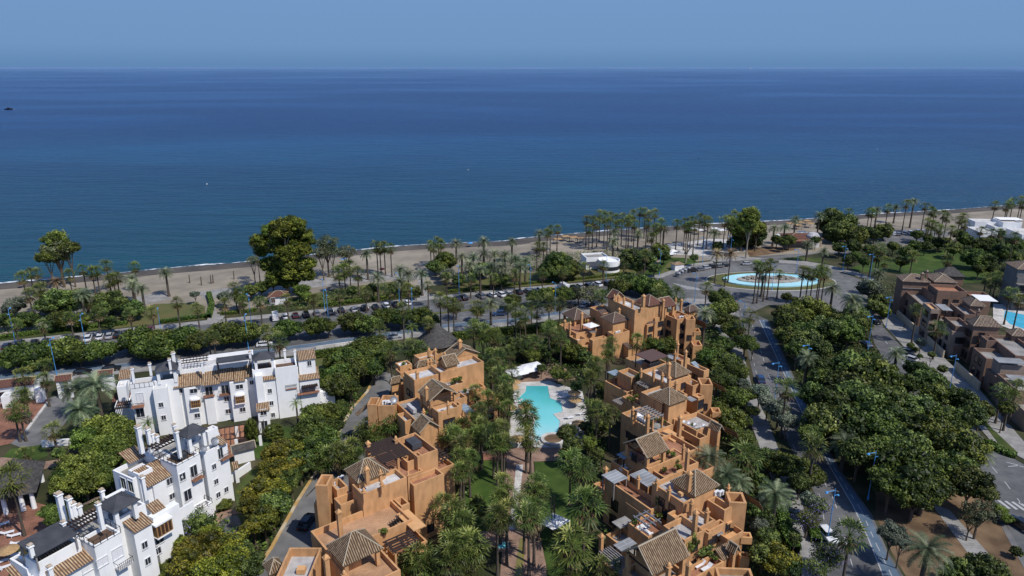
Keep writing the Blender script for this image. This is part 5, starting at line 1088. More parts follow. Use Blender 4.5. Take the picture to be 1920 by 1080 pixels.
b.pergola(7., 6, 'y', 'grey_wood', L=(1123, 1039), T=(1144, 1025), R=(1171, 1042), B=(1150, 1056)); v4 = b.vol(5.2, .8, 'gray_floor', L=(1140, 1000), B=(1190, 1050), R=(1225, 1030)); v5 = b.vol(4., .8, 'gray_floor', L=(1124, 1045), B=(1180, 1100), R=(1240, 1070))
b.shed(6.4, 7.4, 'N', L=(1341, 1041), T=(1362, 1025), R=(1373, 1039), B=(1356, 1053), base=0, walls=True); b.gable(7.6, 1.2, 'y', L=(1364, 1028), B=(1370, 1040), R=(1392, 1036)); b.vol(7.4, 1., 'gray_floor', ang=-4, B=(1347, 1085), R=(1412, 1085), T=(1408, 1066), th=.35)
b.shed(8.8, 11, 'W', L=(1398, 936), R=(1420, 962)); b.vol(5.6, .9, 'ochre_trim', ang=-5, B=(1390, 1008), R=(1409, 1008), T=(1408, 998), z0=4.4, wall='ochre_trim'); b.vol(2.6, .9, 'ochre_trim', ang=-5, B=(1388, 1045), R=(1404, 1045), T=(1404, 1035), wall='ochre_trim')
for q in ((1343, 924, 11., .0), (1352, 924, 11., .0), (1345, 934, 10., 0), (1350, 940, 9.9, 0)): b.ac(*q)
b.wins(gr1, 'S', 1, (5, 8), **FB); b.wins(sb, 'S', 1, (5, 8), w=.8, **FB); b.wins(gv, 'W', 2, (9.6,), **FB); b.wins(v1, 'W', 3, (1.8, 4.8), w=1.5, h=1.9, **FB); b.wins(t5, 'S', 1, (3, 6.4), **FB); b.wins(acb, 'S', 1, (7.6,), **FB); b.wins(lf, 'W', 2, (2, 5), **FB); b.wins(v5, 'W', 3, (2,), **FB); b.wins(s3, 'S', 2, (4.6, 7.4), **FB); b.wins(ga, 'W', 1, (9.6,), **FB)
b.autowins('W', 3.4)
NR = b; LOUNGE_Z = 5.7
# ================================================================== white building facing the pool of lawn (upper)
WW, WT = 'white_wall', 'white_house_tile'
b = Bld('apartment_building', 'white apartment building with a long tiled eave and small windows, behind the clipped round bushes', 'apartment building', 20.5, (400, 760), WW, WT)
w1 = b.vol(11.6, .95, 'deck', B=(242, 723), R=(288, 716), L=(247, 711), name='wall')
st = b.vol(10.8, .5, 'gray_floor', B=(286, 732), R=(313, 724), L=(289, 715)); gz = b.vol(11.8, .9, 'gray_floor', B=(289, 716), R=(335, 709), T=(333, 691))
b.hip(14., 1.3, base=11, open_=True, tile='charcoal_cloth', B=(286, 699), R=(335, 693), T=(333, 680), L=(295, 682))
mf = dict(r=b.rect(9.9, B=(328, 726), R=(479, 704), T=(478, 688)), ang=None, z=9.9); x0, y0, x1, y1 = mf['r']; print('main facade', mf['r'])
main = b.solid((x0, y0+.5, x1, y0+9), 0, 9.75); 
fy = y0+.5
# facade bays stepping forward under the eave
def bay(px0, px1, dep, z1=9.6, pz=725): 
    a = b.face_hit(main, 'S', px0, pz)[0]; c = b.face_hit(main, 'S', px1, pz-10)[0]; return b.solid((a, fy-dep, c, fy+.4), 0, z1)
b1_ = bay(345, 366, 1.1, 9.5); b2_ = bay(430, 462, 1.3, 9.4, 715); b3_ = bay(380, 396, .6, 6.3, 718)
b.shed(9.85, 11.7, 'N', r=(x0-.3, fy-1., x0+(x1-x0)*.33, fy+2.6)); b.shed(9.6, 11.4, 'N', r=(x0+(x1-x0)*.33+.05, fy-1.25, x0+(x1-x0)*.55, fy+2.4)); b.shed(9.85, 11.7, 'N', r=(x0+(x1-x0)*.55+.05, fy-.9, x0+(x1-x0)*.72, fy+2.6)); b.shed(9.6, 11.5, 'N', r=(x0+(x1-x0)*.72+.05, fy-1.6, x1-2.2, fy+2.6)); b.shed(9.9, 11.6, 'N', r=(x1-2.15, fy-.6, x1+.3, fy+2.3))
bk = b.vol(12.4, 1.1, 'white_roof', r=(x0+.3, fy+2.2, x1-.1, fy+9.1))
b.pergola(13.6, 9, 'y', r=(x0+.8, fy+3.4, x0+(x1-x0)*.42, fy+6.6), mat='dark_wood', w=.05)
b.slab(14.2, 'charcoal_cloth', 'awning', .15, B=(403, 682), R=(470, 672), T=(470, 663), L=(407, 670), base=11); 
b.hip(14.2, 1.2, base=11, open_=True, tile='charcoal_cloth', B=(471, 677), R=(516, 672), T=(515, 660), L=(474, 666))
g2_ = b.vol(11.9, .9, 'deck', B=(473, 695), R=(515, 689), T=(513, 672)); g3_ = b.vol(12.1, 1., 'deck', B=(515, 691), R=(557, 685), T=(554, 670))
# second stair tower, recess and right wing
s2_ = b.solid(b.rect(9.6, B=(492, 713), R=(516, 710), T=(515, 696)), 0, 9.6); r_ = s2_['r']; b.shed(9.7, 11.2, 'N', r=(r_[0]-.3, r_[1]-.35, r_[2]+.2, r_[1]+2.9)); b.win(s2_, 'S', 506, 733, .75, 1.); b.win(s2_, 'S', 509, 756, .75, 1.); b.win(s2_, 'S', 512, 778, .75, 1.)
rc = b.solid(b.rect(11., B=(478, 706), R=(492, 704), T=(491, 690)), 0, 11.)
tl = b.solid(b.rect(4.4, B=(483, 772), R=(504, 768), T=(503, 755)), 0, 4.4); r_ = tl['r']; b.shed(4.5, 5.4, 'N', r=(r_[0]-.2, r_[1]-.3, r_[2]+.2, r_[1]+2)); b.win(tl, 'S', 494, 773, 1.2, 1.3); b.win(tl, 'S', 496, 797, 1.2, 2., pane='glass')
mid = b.solid(b.rect(11., B=(516, 697), R=(559, 691), T=(556, 680)), 0, 11.)
rt = b.vol(12.6, 1., 'gray_floor', B=(559, 676), R=(590, 672), T=(588, 662)); r_ = rt['r']; b.shed(12.7, 13.6, 'N', r=(r_[0], r_[1]-.3, r_[2]+.2, r_[3])); r2_ = b.vol(8.4, .5, 'white_roof', B=(561, 713), R=(598, 709), T=(595, 698)); r_ = r2_['r']; b.shed(8.5, 9.8, 'N', r=(r_[0], r_[1]-.3, r_[2]+.2, r_[3]))
b.pergola(7.2, 9, 'y', r=(r_[0]+.4, r_[1]-1., r_[2]-.4, r_[1]), w=.05); b.balcony(r2_, 'S', 578, 735, 4.6, .9, 'terracotta')
b.solid((r_[2]-.1, r_[1]+1, r_[2]+3.2, r_[3]), 0, 4.4)
# left low wings
lw_ = b.vol(8.4, .7, 'white_roof', B=(218, 727), R=(238, 723), T=(237, 712)); b.shed(8.9, 9.8, 'N', B=(221, 712), R=(246, 708), T=(245, 698), base=6, walls=True); l3 = b.vol(5., .5, 'terracotta', B=(214, 765), R=(246, 757), T=(243, 740)); b.pergola(5.6, 7, 'y', B=(214, 768), R=(246, 760), T=(244, 750))
b.shed(4.9, 5.6, 'N', B=(208, 757), R=(247, 745), T=(244, 738), tile='red_tile')
for px_, py_ in ((322, 732), (338, 733), (302, 759), (307, 783)): b.win(st if px_ < 315 else main, 'S', px_, py_, .8, 1.)
for v_, px_, py_, w_, h_ in ((main, 393, 751, .95, 1.1), (main, 425, 748, .95, 1.1), (main, 398, 774, 1.1, 1.1), (main, 428, 771, 1., 1.), (b2_, 455, 768, 1.1, 1.), (b1_, 370, 779, 1.0, 1.), (main, 472, 717, .8, .9), (main, 404, 794, 1.1, .9), (main, 432, 790, 1.1, .9), (b2_, 449, 725, 1.4, 1.), (b1_, 363, 733, 1.4, 1.)): b.win(v_, 'S', px_, py_, w_, h_)
b.win(w1, 'S', 263, 746, 1.2, 2.2, pane='white_plastic'); b.win(w1, 'S', 263, 774, 1.5, 2., pane='glass'); b.balcony(w1, 'S', 259, 760, 2.4, 1.2, 'terracotta')
for px_, py_ in ((392, 741), (422, 738)): b.balcony(main, 'S', px_, py_, 2.2, .9, 'terracotta'); b.win(main, 'S', px_, py_-8, 1.4, 2.)
b.balcony(mid, 'S', 546, 726, 2.3, 1., 'terracotta'); b.win(mid, 'S', 526, 713, 2.6, 1.6, pane='grey_metal'); b.win(mid, 'S', 550, 740, 1.3, 2.); b.win(mid, 'S', 547, 712, 1.2, 1.9, pane='white_plastic'); b.win(mid, 'S', 530, 766, 1.6, 1.8)
b.win(rt, 'S', 580, 681, .8, 1.2); b.win(r2_, 'S', 578, 728, 2.8, 1.7, pane='grey_metal')
for v_, px_, py_ in ((b1_, 367, 755), (b2_, 450, 747)):
    x, y, z = b.face_hit(v_, 'S', px_, py_); o = MB(); o.box((x, y-.35, z), (.95, .35, .85)); bo = o.build('oriel', 'oak', b.root); g_ = MB()
    for i in (-.6, -.2, .2, .6):
        for j in (-.4, .4): g_.box((x+i, y-.71, z+j), (.13, .012, .3))
    g_.build('pane', 'frame_brown', bo); c_ = MB(); c_.lathe([(1.1, 0), (1., .35), (.55, .6), (.0001, .7)], (0, 0, 0), 12); c_.v = [(x+v[0], y-.2+v[1]*.55, z+.85+v[2]*.8) for v in c_.v]; c_.build('oriel_cap', WW, bo); c_ = MB(); c_.box((x, y-.4, z-.93), (1.05, .42, .08)); c_.build('sill', WW, bo)
for q in ((247, 690, 14.8, 4, .42), (280, 681, 14., 2.6, .42), (324, 661, 16.5, 4, .55), (317, 673, 16.5, 3, .4), (336, 675, 15.2, 2.6, .4), (378, 677, 14.8, 2.6, .38), (468, 660, 15.6, 2.2, .4), (533, 655, 14.4, 2.6, .4), (552, 656, 14.4, 2.6, .4)): b.chim(*q)
b.rail(w1['r'], w1['zf'], 'SW', 1.1)
# ================================================================== lower white building
b = Bld('apartment_building', 'white stepped apartment building with dark roof canopies in the lower left corner', 'apartment building', 60, (280, 930), WW, WT)
k1 = b.vol(12.6, .9, 'gray_floor', B=(349, 838), R=(387, 819), L=(336, 828)); b.hip(15.2, 1.3, base=12, open_=True, tile='charcoal_cloth', L=(333, 811), B=(347, 826), R=(389, 803), T=(367, 795))
k2 = b.vol(12.2, .5, 'deck', L=(304, 858), B=(328, 875), R=(373, 849)); k3 = b.vol(12., .4, 'gray_floor', L=(371, 847), B=(381, 849), R=(427, 828))
k9 = b.vol(14.2, .5, 'white_roof', B=(388, 812), R=(407, 800), L=(381, 806)); b.shed(12.2, 12.9, 'N', B=(408, 838), R=(428, 829), L=(404, 826))
x0, y0, x1, y1 = k2['r']; b.vol(11.6, .7, 'gray_floor', r=(x0+.3, y1-.3, x1+7, y1+5.2)); b.shed(11., 12.2, 'S', r=(x0+.5, y1+5.1, x1+6.8, y1+7.6)); b.solid((x0+.7, y1+5., x1+6.6, y1+7.4), 0, 10.9); b.rail(k2['r'], k2['zf']+.3, 'SWE', 1.1); b.slab(12.7, 'charcoal_cloth', 'hot_tub_cover', .9, L=(321, 851), B=(332, 858), R=(349, 849), T=(338, 843))
sh = b.shed(9.9, 11.7, 'N', L=(254, 904), T=(303, 871), R=(327, 887), B=(278, 914)); x0, y0, x1, y1 = sh['r']; m2 = b.solid((x0+.1, y0+.6, x1-.1, y1-.2), 0, 9.8); bay1 = b.solid((x1-4.2, y0+.2, x1-.3, y0+.9), 0, 9.6)
k4 = b.vol(10.9, .8, 'gray_floor', L=(202, 881), B=(252, 897), R=(330, 856), T=(300, 842)); k5 = b.vol(11.6, .5, 'terracotta', L=(243, 880), B=(258, 892), R=(284, 876)); b.shed(11.2, 12.4, 'N', L=(228, 862), B=(243, 871), R=(272, 853), T=(252, 845))
# second segment
y2 = b.hip(15., 1.3, base=12, open_=True, tile='charcoal_cloth', L=(189, 943), B=(205, 969), R=(263, 935), T=(228, 920)); k6 = b.vol(12.6, .8, 'gray_floor', L=(190, 965), B=(206, 982), R=(268, 945), T=(240, 926))
b.slab(15.2, WW, 'coping', .2, L=(196, 931), T=(230, 915), R=(233, 918), B=(199, 936))
k7 = b.vol(12.2, .5, 'deck', L=(148, 1007), B=(175, 1028), R=(229, 994), T=(200, 987)); x0, y0, x1, y1 = k7['r']; b.vol(11.7, .7, 'gray_floor', r=(x0+.3, y1-.3, x1+5, y1+5.2)); b.shed(11., 12.2, 'S', r=(x0+.5, y1+5.1, x1+4.8, y1+7.6)); b.solid((x0+.7, y1+5., x1+4.6, y1+7.4), 0, 10.9); b.rail(k7['r'], k7['zf']+.3, 'SWE', 1.1)
s5 = b.shed(10.8, 12., 'N', L=(229, 984), T=(263, 963), R=(283, 980), B=(250, 1002)); x0, y0, x1, y1 = s5['r']; k8 = b.solid((x0+.05, y0+.3, x1-.2, y1-.1), 0, 10.7)
wl = b.solid(b.rect(10.4, B=(292, 978), R=(327, 940), L=(280, 965)), 0, 10.4); b.shed(10.5, 11.4, 'N', B=(280, 965), R=(314, 952), L=(278, 955))
lg_ = b.solid(b.rect(7.4, B=(296, 1000), R=(340, 930), L=(285, 985)), 0, 7.4)
aw = b.shed(13.9, 14.6, 'N', tile='charcoal_cloth', name='awning', L=(37, 1028), T=(107, 985), R=(148, 997), B=(67, 1047), base=11.5); x0, y0, x1, y1 = aw['r']; k10 = b.vol(12.4, 1., 'gray_floor', r=(x0+.3, y0+.6, x1+.4, y1-.2))
sh2 = b.shed(9.9, 11.7, 'N', L=(77, 1070), T=(148, 1023), R=(174, 1047), B=(98, 1096)); x0, y0, x1, y1 = sh2['r']; m3 = b.solid((x0-6, y0+.6, x1-.1, y1-.2), 0, 9.8)
b.solid((x1-9.5, y0-.5, x1-6.8, y0+.9), 0, 9.5); b.vol(10.8, .9, 'gray_floor', L=(20, 1046), B=(48, 1070), R=(66, 1058)); b.shed(9, 10, 'N', L=(15, 1075), T=(38, 1063), R=(52, 1075), B=(25, 1090))
b.pergola(14.4, 9, 'y', L=(120, 982), T=(178, 953), R=(186, 966), B=(140, 993), mat='dark_wood', w=.05); b.pergola(14.8, 8, 'y', L=(278, 838), T=(322, 810), R=(333, 822), B=(292, 844), mat='dark_wood', w=.05)
b.shed(12.2, 13.4, 'S', L=(150, 945), T=(185, 932), R=(192, 945), B=(165, 957))
for q in ((109, 925, 17.6, 6, .62), (128, 933, 17.6, 5, .5), (136, 943, 16.6, 4, .5), (147, 947, 16, 3.4, .48), (118, 978, 15, 2, .4), (183, 943, 17.4, 5, .42), (190, 918, 16.4, 3.4, .42), (258, 799, 17.6, 6, .62), (276, 803, 17.6, 5.6, .5), (285, 811, 16.6, 4, .45), (293, 816, 16, 3.4, .45), (330, 808, 17.6, 6, .42), (326, 796, 17.6, 4, .42), (266, 893, 14, 5, .45), (92, 1062, 14, 4, .45), (56, 1022, 15.6, 1.6, .42)): b.chim(*q)
for px_, py_, w_, h_ in ((342, 894, 1., 1.3), (363, 883, 1.2, 2.), (352, 928, 1.3, 2.), (341, 894, .1, .1)): b.win(k2, 'S', px_, py_, w_, h_)
b.balcony(k2, 'S', 368, 896, 2., .9, 'terracotta'); b.balcony(k3, 'S', 420, 858, 1.7, .8, 'terracotta'); b.win(k3, 'S', 413, 850, .9, 2.)
for px_, py_ in ((401, 875), (405, 903), (409, 928), (424, 918)): b.win(k3, 'S', px_, py_, .75, .95)
b.win(bay1, 'S', 318, 902, 1.1, 1.2); b.win(bay1, 'S', 323, 930, 1., 1.); b.win(k8, 'S', 271, 1022, .8, 1.1); b.win(k8, 'S', 277, 1052, .8, 1.1); b.win(k7, 'S', 192, 1053, 1.4, 1.2, pane='white_plastic'); b.win(k7, 'S', 220, 1037, 1.4, 1.6, pane='white_plastic'); b.balcony(k7, 'S', 229, 1058, 2.2, 1., 'white_roof'); b.win(m3, 'S', 163, 1064, 1.3, 1.2, pane='white_plastic')
b.win(k4, 'W', 232, 906, 1.3, 2., pane='shutter'); b.win(k4, 'W', 246, 912, 1.3, 2., pane='shutter')
x, y, z = b.face_hit(wl, 'S', 299, 988); o = MB(); o.box((x+.2, y-.5, z), (1.3, .5, 1.)); bo = o.build('oriel', 'oak', b.root); g_ = MB()
for i in (-.9, -.3, .3, .9): g_.box((x+.2+i, y-1.01, z), (.2, .012, .8))
g_.build('pane', 'frame_brown', bo); c_ = MB(); c_.box((x+.2, y-.55, z+1.15), (1.45, .6, .12)); c_.box((x+.2, y-.55, z-1.1), (1.4, .58, .08)); c_.build('oriel_cap', WW, bo)
b.win(wl, 'S', 299, 1012, 1.3, 1.2); b.win(wl, 'S', 296, 1033, .9, 1.1)
b.dish(402, 828, 12.9, .75); b.dish(381, 842, 12.9, .6)
e_ = b.vol(3.6, .8, 'deck', B=(372, 960), R=(395, 940), L=(360, 950)); b.rail(e_['r'], 3.4, 'SE', 1.)
# ================================================================== brown apartment building on the right
b = Bld('apartment_building', 'brown stepped apartment building with weathered tile roofs along the right-hand avenue', 'apartment building', -10, (1800, 640), 'brown_wall', 'beige_tile', trim='beige_wall')
u1 = b.hip(11.4, 1.6, L=(1680, 516), B=(1694, 530), R=(1742, 527)); b.hip(11.6, 1.5, B=(1752, 529), R=(1786, 530), T=(1784, 516)); b.chim(1730, 512, 14, 2.4, .5); b.chim(1739, 508, 14, 2.6, .4)
b.slab(9.2, 'awning_metal', L=(1692, 539), R=(1728, 536), B=(1700, 546)); u2 = b.vol(11.4, .9, 'terracotta', L=(1745, 532), B=(1758, 546), R=(1812, 546)); u3 = b.vol(8., .9, 'gray_floor', L=(1691, 542), B=(1733, 573), R=(1765, 572)); u4 = b.vol(9.8, .9, 'gray_floor', L=(1727, 534), B=(1750, 553), R=(1800, 556))
u5 = b.vol(10.2, .5, 'ochre_trim', L=(1737, 567), B=(1742, 580), R=(1761, 579), wall='beige_wall'); b.slab(9.8, 'awning_metal', L=(1760, 570), R=(1785, 581), B=(1763, 583)); u6 = b.vol(10., .9, 'gray_floor', L=(1782, 568), B=(1810, 590), R=(1834, 590)); u7 = b.vol(7.4, .8, 'ochre_trim', L=(1760, 601), B=(1790, 623), R=(1818, 622), wall='beige_wall'); u8 = b.vol(8.8, .9, 'gray_floor', L=(1770, 594), B=(1795, 613), R=(1820, 612))
b.hip(11., 1.6, L=(1807, 560), B=(1813, 573), R=(1849, 575)); b.slab(11.4, 'white_cloth', 'sail', .08, L=(1826, 552), R=(1868, 563), B=(1835, 566)); b.vol(10., .9, 'terracotta', L=(1810, 545), B=(1818, 556), R=(1858, 556))
u9 = b.hip(10.6, 2.1, L=(1812, 600), B=(1826, 613), R=(1877, 612)); u10 = b.vol(8.5, .9, 'gray_floor', L=(1852, 631), B=(1914, 669), R=(1965, 669), T=(1890, 625)); b.vol(8.6, .9, 'gray_floor', L=(1841, 629), B=(1851, 639), R=(1870, 638))
u11 = b.vol(7., .9, 'gray_floor', L=(1818, 651), B=(1860, 675), R=(1905, 674)); u12 = b.vol(8.1, .4, 'gray_floor', L=(1865, 671), B=(1878, 686), R=(1930, 685), wall='beige_wall'); b.slab(8.9, 'awning_metal', L=(1863, 669), B=(1876, 684), R=(1920, 678)); u13 = b.vol(5.2, .9, 'gray_floor', L=(1850, 690), B=(1905, 740), R=(1970, 740)); u14 = b.vol(3.6, .8, 'gray_floor', L=(1720, 590), B=(1800, 650), R=(1840, 650)); b.vol(6.6, .9, 'gray_floor', L=(1872, 700), B=(1908, 735), R=(1975, 735)); b.slab(7.2, 'awning_metal', L=(1885, 702), B=(1900, 716), R=(1935, 715)); b.vol(4.2, .8, 'gray_floor', L=(1880, 728), B=(1925, 780), R=(1990, 780), wall='beige_wall')
b.hip(9.2, 1.4, L=(1888, 619), B=(1891, 629), R=(1935, 632)); b.chim(1835, 582, 12.6, 1.6, .4, 'dome')
for v_ in (u2, u3, u4, u5, u6, u7, u9, u10, u11, u12, u13): b.wins(v_, 'S', 2, (2, 5, 8), w=1.3, h=1.6, **FB); b.wins(v_, 'W', 2, (2, 5, 8), w=1.3, h=1.6, **FB)
b = Bld('apartment_building', 'dark multi-storey apartment tower with deep balconies at the right edge behind the palms', 'apartment building', -10, (1905, 545), 'grey_wall', 'beige_tile')
v = b.vol(11, .8, 'gray_floor', B=(1903, 524), R=(1980, 518), L=(1898, 506)); b.hip(13.5, 2., L=(1897, 492), B=(1900, 508), R=(1990, 505), base=10)
for z_ in (3, 6, 9): x0, y0, x1, y1 = v['r']; b.slab(z_, 'grey_wall', 'balcony', .2, r=(x0-.3, y0-1.6, x1, y0+.2))
b.wins(v, 'S', 6, (1.6, 4.6, 7.6), w=1.6, h=1.9, **FB)
# ================================================================== smaller buildings
b = Bld('beach_club', 'low white beach club with a curved roof terrace behind the dark domed tree', 'restaurant', 12, (1115, 490), WW, WT)
v = b.vol(4.6, .6, 'gray_floor', B=(1100, 484), R=(1140, 481), T=(1130, 473)); b.slab(4.3, 'charcoal_cloth', 'awning', .12, B=(1105, 500), R=(1128, 499), T=(1125, 490), base=0); c0 = b.loc(1142, 486, 4.4); mb = MB(); mb.lathe([(4.1, 0), (4.1, 4.4), (3.8, 4.4), (3.8, 3.7), (.0001, 3.7)], (*c0, 0), 28); mb.build('drum', WW, b.root); mb = MB(); mb.lathe([(4.13, .9), (4.13, 2.4)], (*c0, 0), 28); mb.build('window', 'glass', b.root)
b.wins(v, 'S', 5, (2,), w=1.6, h=1.8)
b = Bld('beach_restaurant', 'sprawling white flat-roofed buildings of a beach club at the right edge of the shore', 'restaurant', -6, (1860, 425), WW, WT)
for z_, kw in ((5.5, dict(L=(1822, 410), R=(1885, 416), B=(1824, 416))), (5., dict(L=(1824, 425), R=(1870, 436), B=(1828, 436))), (6.4, dict(L=(1870, 409), R=(1916, 417), B=(1874, 417))), (4.5, dict(L=(1850, 415), R=(1905, 426), B=(1855, 426))), (4.2, dict(L=(1900, 428), R=(1960, 440), B=(1905, 440)))): v = b.vol(z_, .5, 'white_paving', **kw); b.wins(v, 'S', 6, (1.8,), w=1.8, h=2)
b.slab(6.6, WW, 'roof_frame', .2, L=(1868, 407), R=(1918, 412), B=(1871, 412))
b = Bld('beach_restaurant', 'low red-roofed beach restaurant with a small striped dome', 'restaurant', 0, (1505, 445), 'beige_wall', 'red_tile')
v = b.hip(3.6, 1.4, L=(1467, 438), R=(1545, 448), B=(1470, 448)); b.slab(3.4, 'red_paving', 'roof', .2, L=(1475, 444), R=(1525, 452), B=(1477, 452), base=0); c0 = b.loc(1524, 446, 3.6); mb = MB(); mb.lathe([(2.8, 0), (2.6, 1.2), (1.7, 2.2), (.0001, 2.7)], (*c0, 3.6), 16); mb.lathe([(3., 0), (3., 3.7)], (*c0, 0), 16); mb.build('dome', 'white_roof', b.root)
b = Bld('garden_hut', 'small white hut with a red tiled roof under the tall eucalyptus', 'hut', 15, (522, 568), WW, 'red_tile')
v = b.hip(2.8, 1.3, L=(501, 550), B=(504, 558), R=(540, 555)); b.win(v, 'S', 512, 563, 1.2, 1.8, pane='frame_brown')
b = Bld('kiosk', 'tiny white kiosk with a tiled roof on the lawn before the roundabout', 'kiosk', 20, (1270, 500), WW, WT); b.hip(2.4, .7, L=(1260, 493), B=(1266, 499), R=(1281, 494), inset=.2)
b = Bld('round_hut', 'large hut with a dark conical thatched roof beside the coast road', 'hut', 0, (817, 645), 'ochre_wall', OT)
c0 = b.loc(818, 640, 3); mb = MB(); mb.lathe([(5.6, 2.9), (5.75, 3.1), (3.4, 5.3), (1.4, 7.2), (.0001, 8.4)], (*c0, 0), 20); mb.build('thatched_roof', 'thatch', b.root); mb = MB(); mb.lathe([(4.6, 0), (4.6, 3.1)], (*c0, 0), 16); mb.build('wall', 'ochre_wall', b.root)
for i in range(8): a_ = i*.785; mb = MB(); mb.box((c0[0]+4.9*math.cos(a_), c0[1]+4.9*math.sin(a_), 1.6), (.2, .2, 1.6)); mb.build('column', 'ochre_wall', b.root)
b = Bld('pavilion', 'open pavilion with white round columns and a grey thatched roof by the left pool', 'pavilion', 25, (40, 920), WW, OT)
v = b.hip(3.6, 3.6, T=(62, 858), B=(12, 952), R=(102, 898), tile='thatch', walls=False, L=(-60, 905)); x0, y0, x1, y1 = v['r']
for X in (x0+1, x0+(x1-x0)*.33, x0+(x1-x0)*.66, x1-1):
    for Y in (y0+.9, y1-.9): mb = MB(); mb.lathe([(.42, 0), (.34, 3.6)], (X, Y, 0), 12); mb.build('column', WW, b.root)
b = Bld('gatehouse', 'white gatehouse with red-brown tiled roofs at the entrance drive on the left', 'gatehouse', 17, (60, 730), WW, 'red_tile')
v = b.gable(4., .9, 'x', L=(-60, 718), B=(-55, 732), R=(62, 722)); b.gable(4.6, .9, 'x', B=(100, 717), R=(137, 711), T=(137, 703), base=0, open_=True); b.gable(4.2, .8, 'x', B=(180, 706), R=(215, 700), T=(213, 694)); b.solid(b.rect(3.4, B=(62, 732), R=(82, 728), T=(80, 722)), 0, 3.4); b.vol(3., .3, 'white_roof', B=(0, 745), R=(20, 742), T=(22, 734))
b.wins(v, 'S', 5, (2,), w=1.4, h=1.6)
b = Bld('park_hut', 'dark pyramid-roofed garden pavilion at the edge of the big green lawn', 'pavilion', -10, (1782, 525), 'brown_wall', 'brown_tile'); b.hip(3.4, 2.6, L=(1757, 508), B=(1758, 518), R=(1810, 518), tile='thatch')
b = Bld('garden_shed', 'low dark-roofed shed beside the cypress and the lower white building', 'shed', 30, (455, 845), WW, 'brown_tile'); b.gable(2.8, 1.2, 'x', L=(433, 842), B=(436, 856), R=(478, 835), tile='thatch'); b.shed(3.2, 3.8, 'N', tile=WT, L=(434, 873), T=(444, 868), R=(450, 876), B=(438, 880), base=0, walls=True)
b = Bld('boundary_wall', 'low brown boundary wall between the right-hand pavement and the brown building', 'wall', -10, (1740, 660), 'beige_wall', OT)
pts = [P(*q) for q in [(1679, 592), (1738, 645), (1760, 666)]]
def wallrun(o, pts, h, th, mat, name='wall'):
    mb = MB()
    for p, q in zip(pts, pts[1:]):
        L = math.dist(p, q); mb.box(((p[0]+q[0])/2, (p[1]+q[1])/2, h/2), (L/2, th, h/2), math.atan2(q[1]-p[1], q[0]-p[0]))
    ob = mb.build(name, mat); 
    return ob
COL.objects.unlink(b.root); bpy.data.objects.remove(b.root)
tag(wallrun(None, [P(*q) for q in [(1681, 594), (1740, 646), (1768, 672)]], 2.2, .18, 'cream_wall', 'boundary_wall'), 'cream boundary wall between the right-hand pavement and the brown building', 'wall')
tag(wallrun(None, [P(*q) for q in [(1790, 694), (1834, 734)]], 2.4, .2, 'cream_wall', 'boundary_wall'), 'cream boundary wall behind the tall lamp post, nearer the camera', 'wall')
tag(wallrun(None, [P(*q) for q in [(434, 905), (455, 890), (470, 880)]], 1.6, .2, WW, 'garden_wall'), 'white garden wall with brick coping beside the lower white building', 'wall')
tag(wallrun(None, [P(*q) for q in [(80, 838), (135, 834)]], 1.4, .25, WW, 'garden_wall'), 'pale low wall beside the entrance drive', 'wall')
tag(wallrun(None, [P(*q) for q in [(592, 655), (700, 640)]], .9, .2, 'white_paving', 'garden_wall'), 'low pale wall along the pavement beside the lawn hedge', 'wall')
# ------------------------------------------------------------------ palms   (photo x, y of the crown, height, crown radius)
Z = {}
def palms(zone, h, R, kind, lst, dh=.0):
    for q in lst:
        px, py = q[0], q[1]; hh = q[2] if len(q) > 2 else h; rr = q[3] if len(q) > 3 else R
        palm(px, py, hh+random.uniform(-.5, .5)*(1 if len(q) < 3 else 0), rr, kind, zone)
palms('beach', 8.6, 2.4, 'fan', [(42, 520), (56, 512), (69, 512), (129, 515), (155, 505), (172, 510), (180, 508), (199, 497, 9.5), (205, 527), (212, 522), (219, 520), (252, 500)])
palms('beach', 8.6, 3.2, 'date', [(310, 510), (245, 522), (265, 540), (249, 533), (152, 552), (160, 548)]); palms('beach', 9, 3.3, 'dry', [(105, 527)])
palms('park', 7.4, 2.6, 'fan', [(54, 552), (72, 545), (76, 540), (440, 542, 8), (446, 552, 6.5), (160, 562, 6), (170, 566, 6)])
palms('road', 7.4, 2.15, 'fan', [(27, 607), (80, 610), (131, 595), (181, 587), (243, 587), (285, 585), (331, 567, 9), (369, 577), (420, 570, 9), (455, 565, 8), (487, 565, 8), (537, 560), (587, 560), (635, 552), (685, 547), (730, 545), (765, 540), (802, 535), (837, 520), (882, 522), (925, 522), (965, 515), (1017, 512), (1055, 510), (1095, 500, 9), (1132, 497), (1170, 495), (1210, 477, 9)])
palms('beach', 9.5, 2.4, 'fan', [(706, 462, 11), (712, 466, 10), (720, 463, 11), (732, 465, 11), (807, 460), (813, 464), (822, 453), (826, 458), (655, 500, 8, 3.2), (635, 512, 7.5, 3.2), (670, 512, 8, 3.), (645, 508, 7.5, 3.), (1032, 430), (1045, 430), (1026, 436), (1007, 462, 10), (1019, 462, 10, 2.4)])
palms('beach', 8.5, 3.5, 'date', [(687, 475, 10), (707, 520), (750, 527), (765, 513), (790, 512), (750, 505), (855, 455), (907, 452), (866, 480), (887, 480), (907, 475), (927, 475), (947, 477), (960, 452), (880, 495), (900, 505), (920, 500), (920, 568, 7), (967, 485), (985, 490), (1012, 437, 10), (940, 500), (975, 500), (1340, 435, 8), (1245, 428, 9), (1197, 437), (1152, 432, 11, 3.4), (1150, 452, 8, 3.2), (1452, 427), (1472, 425), (1645, 393), (1680, 388), (1714, 377, 13), (1492, 411), (1537, 403, 11)])
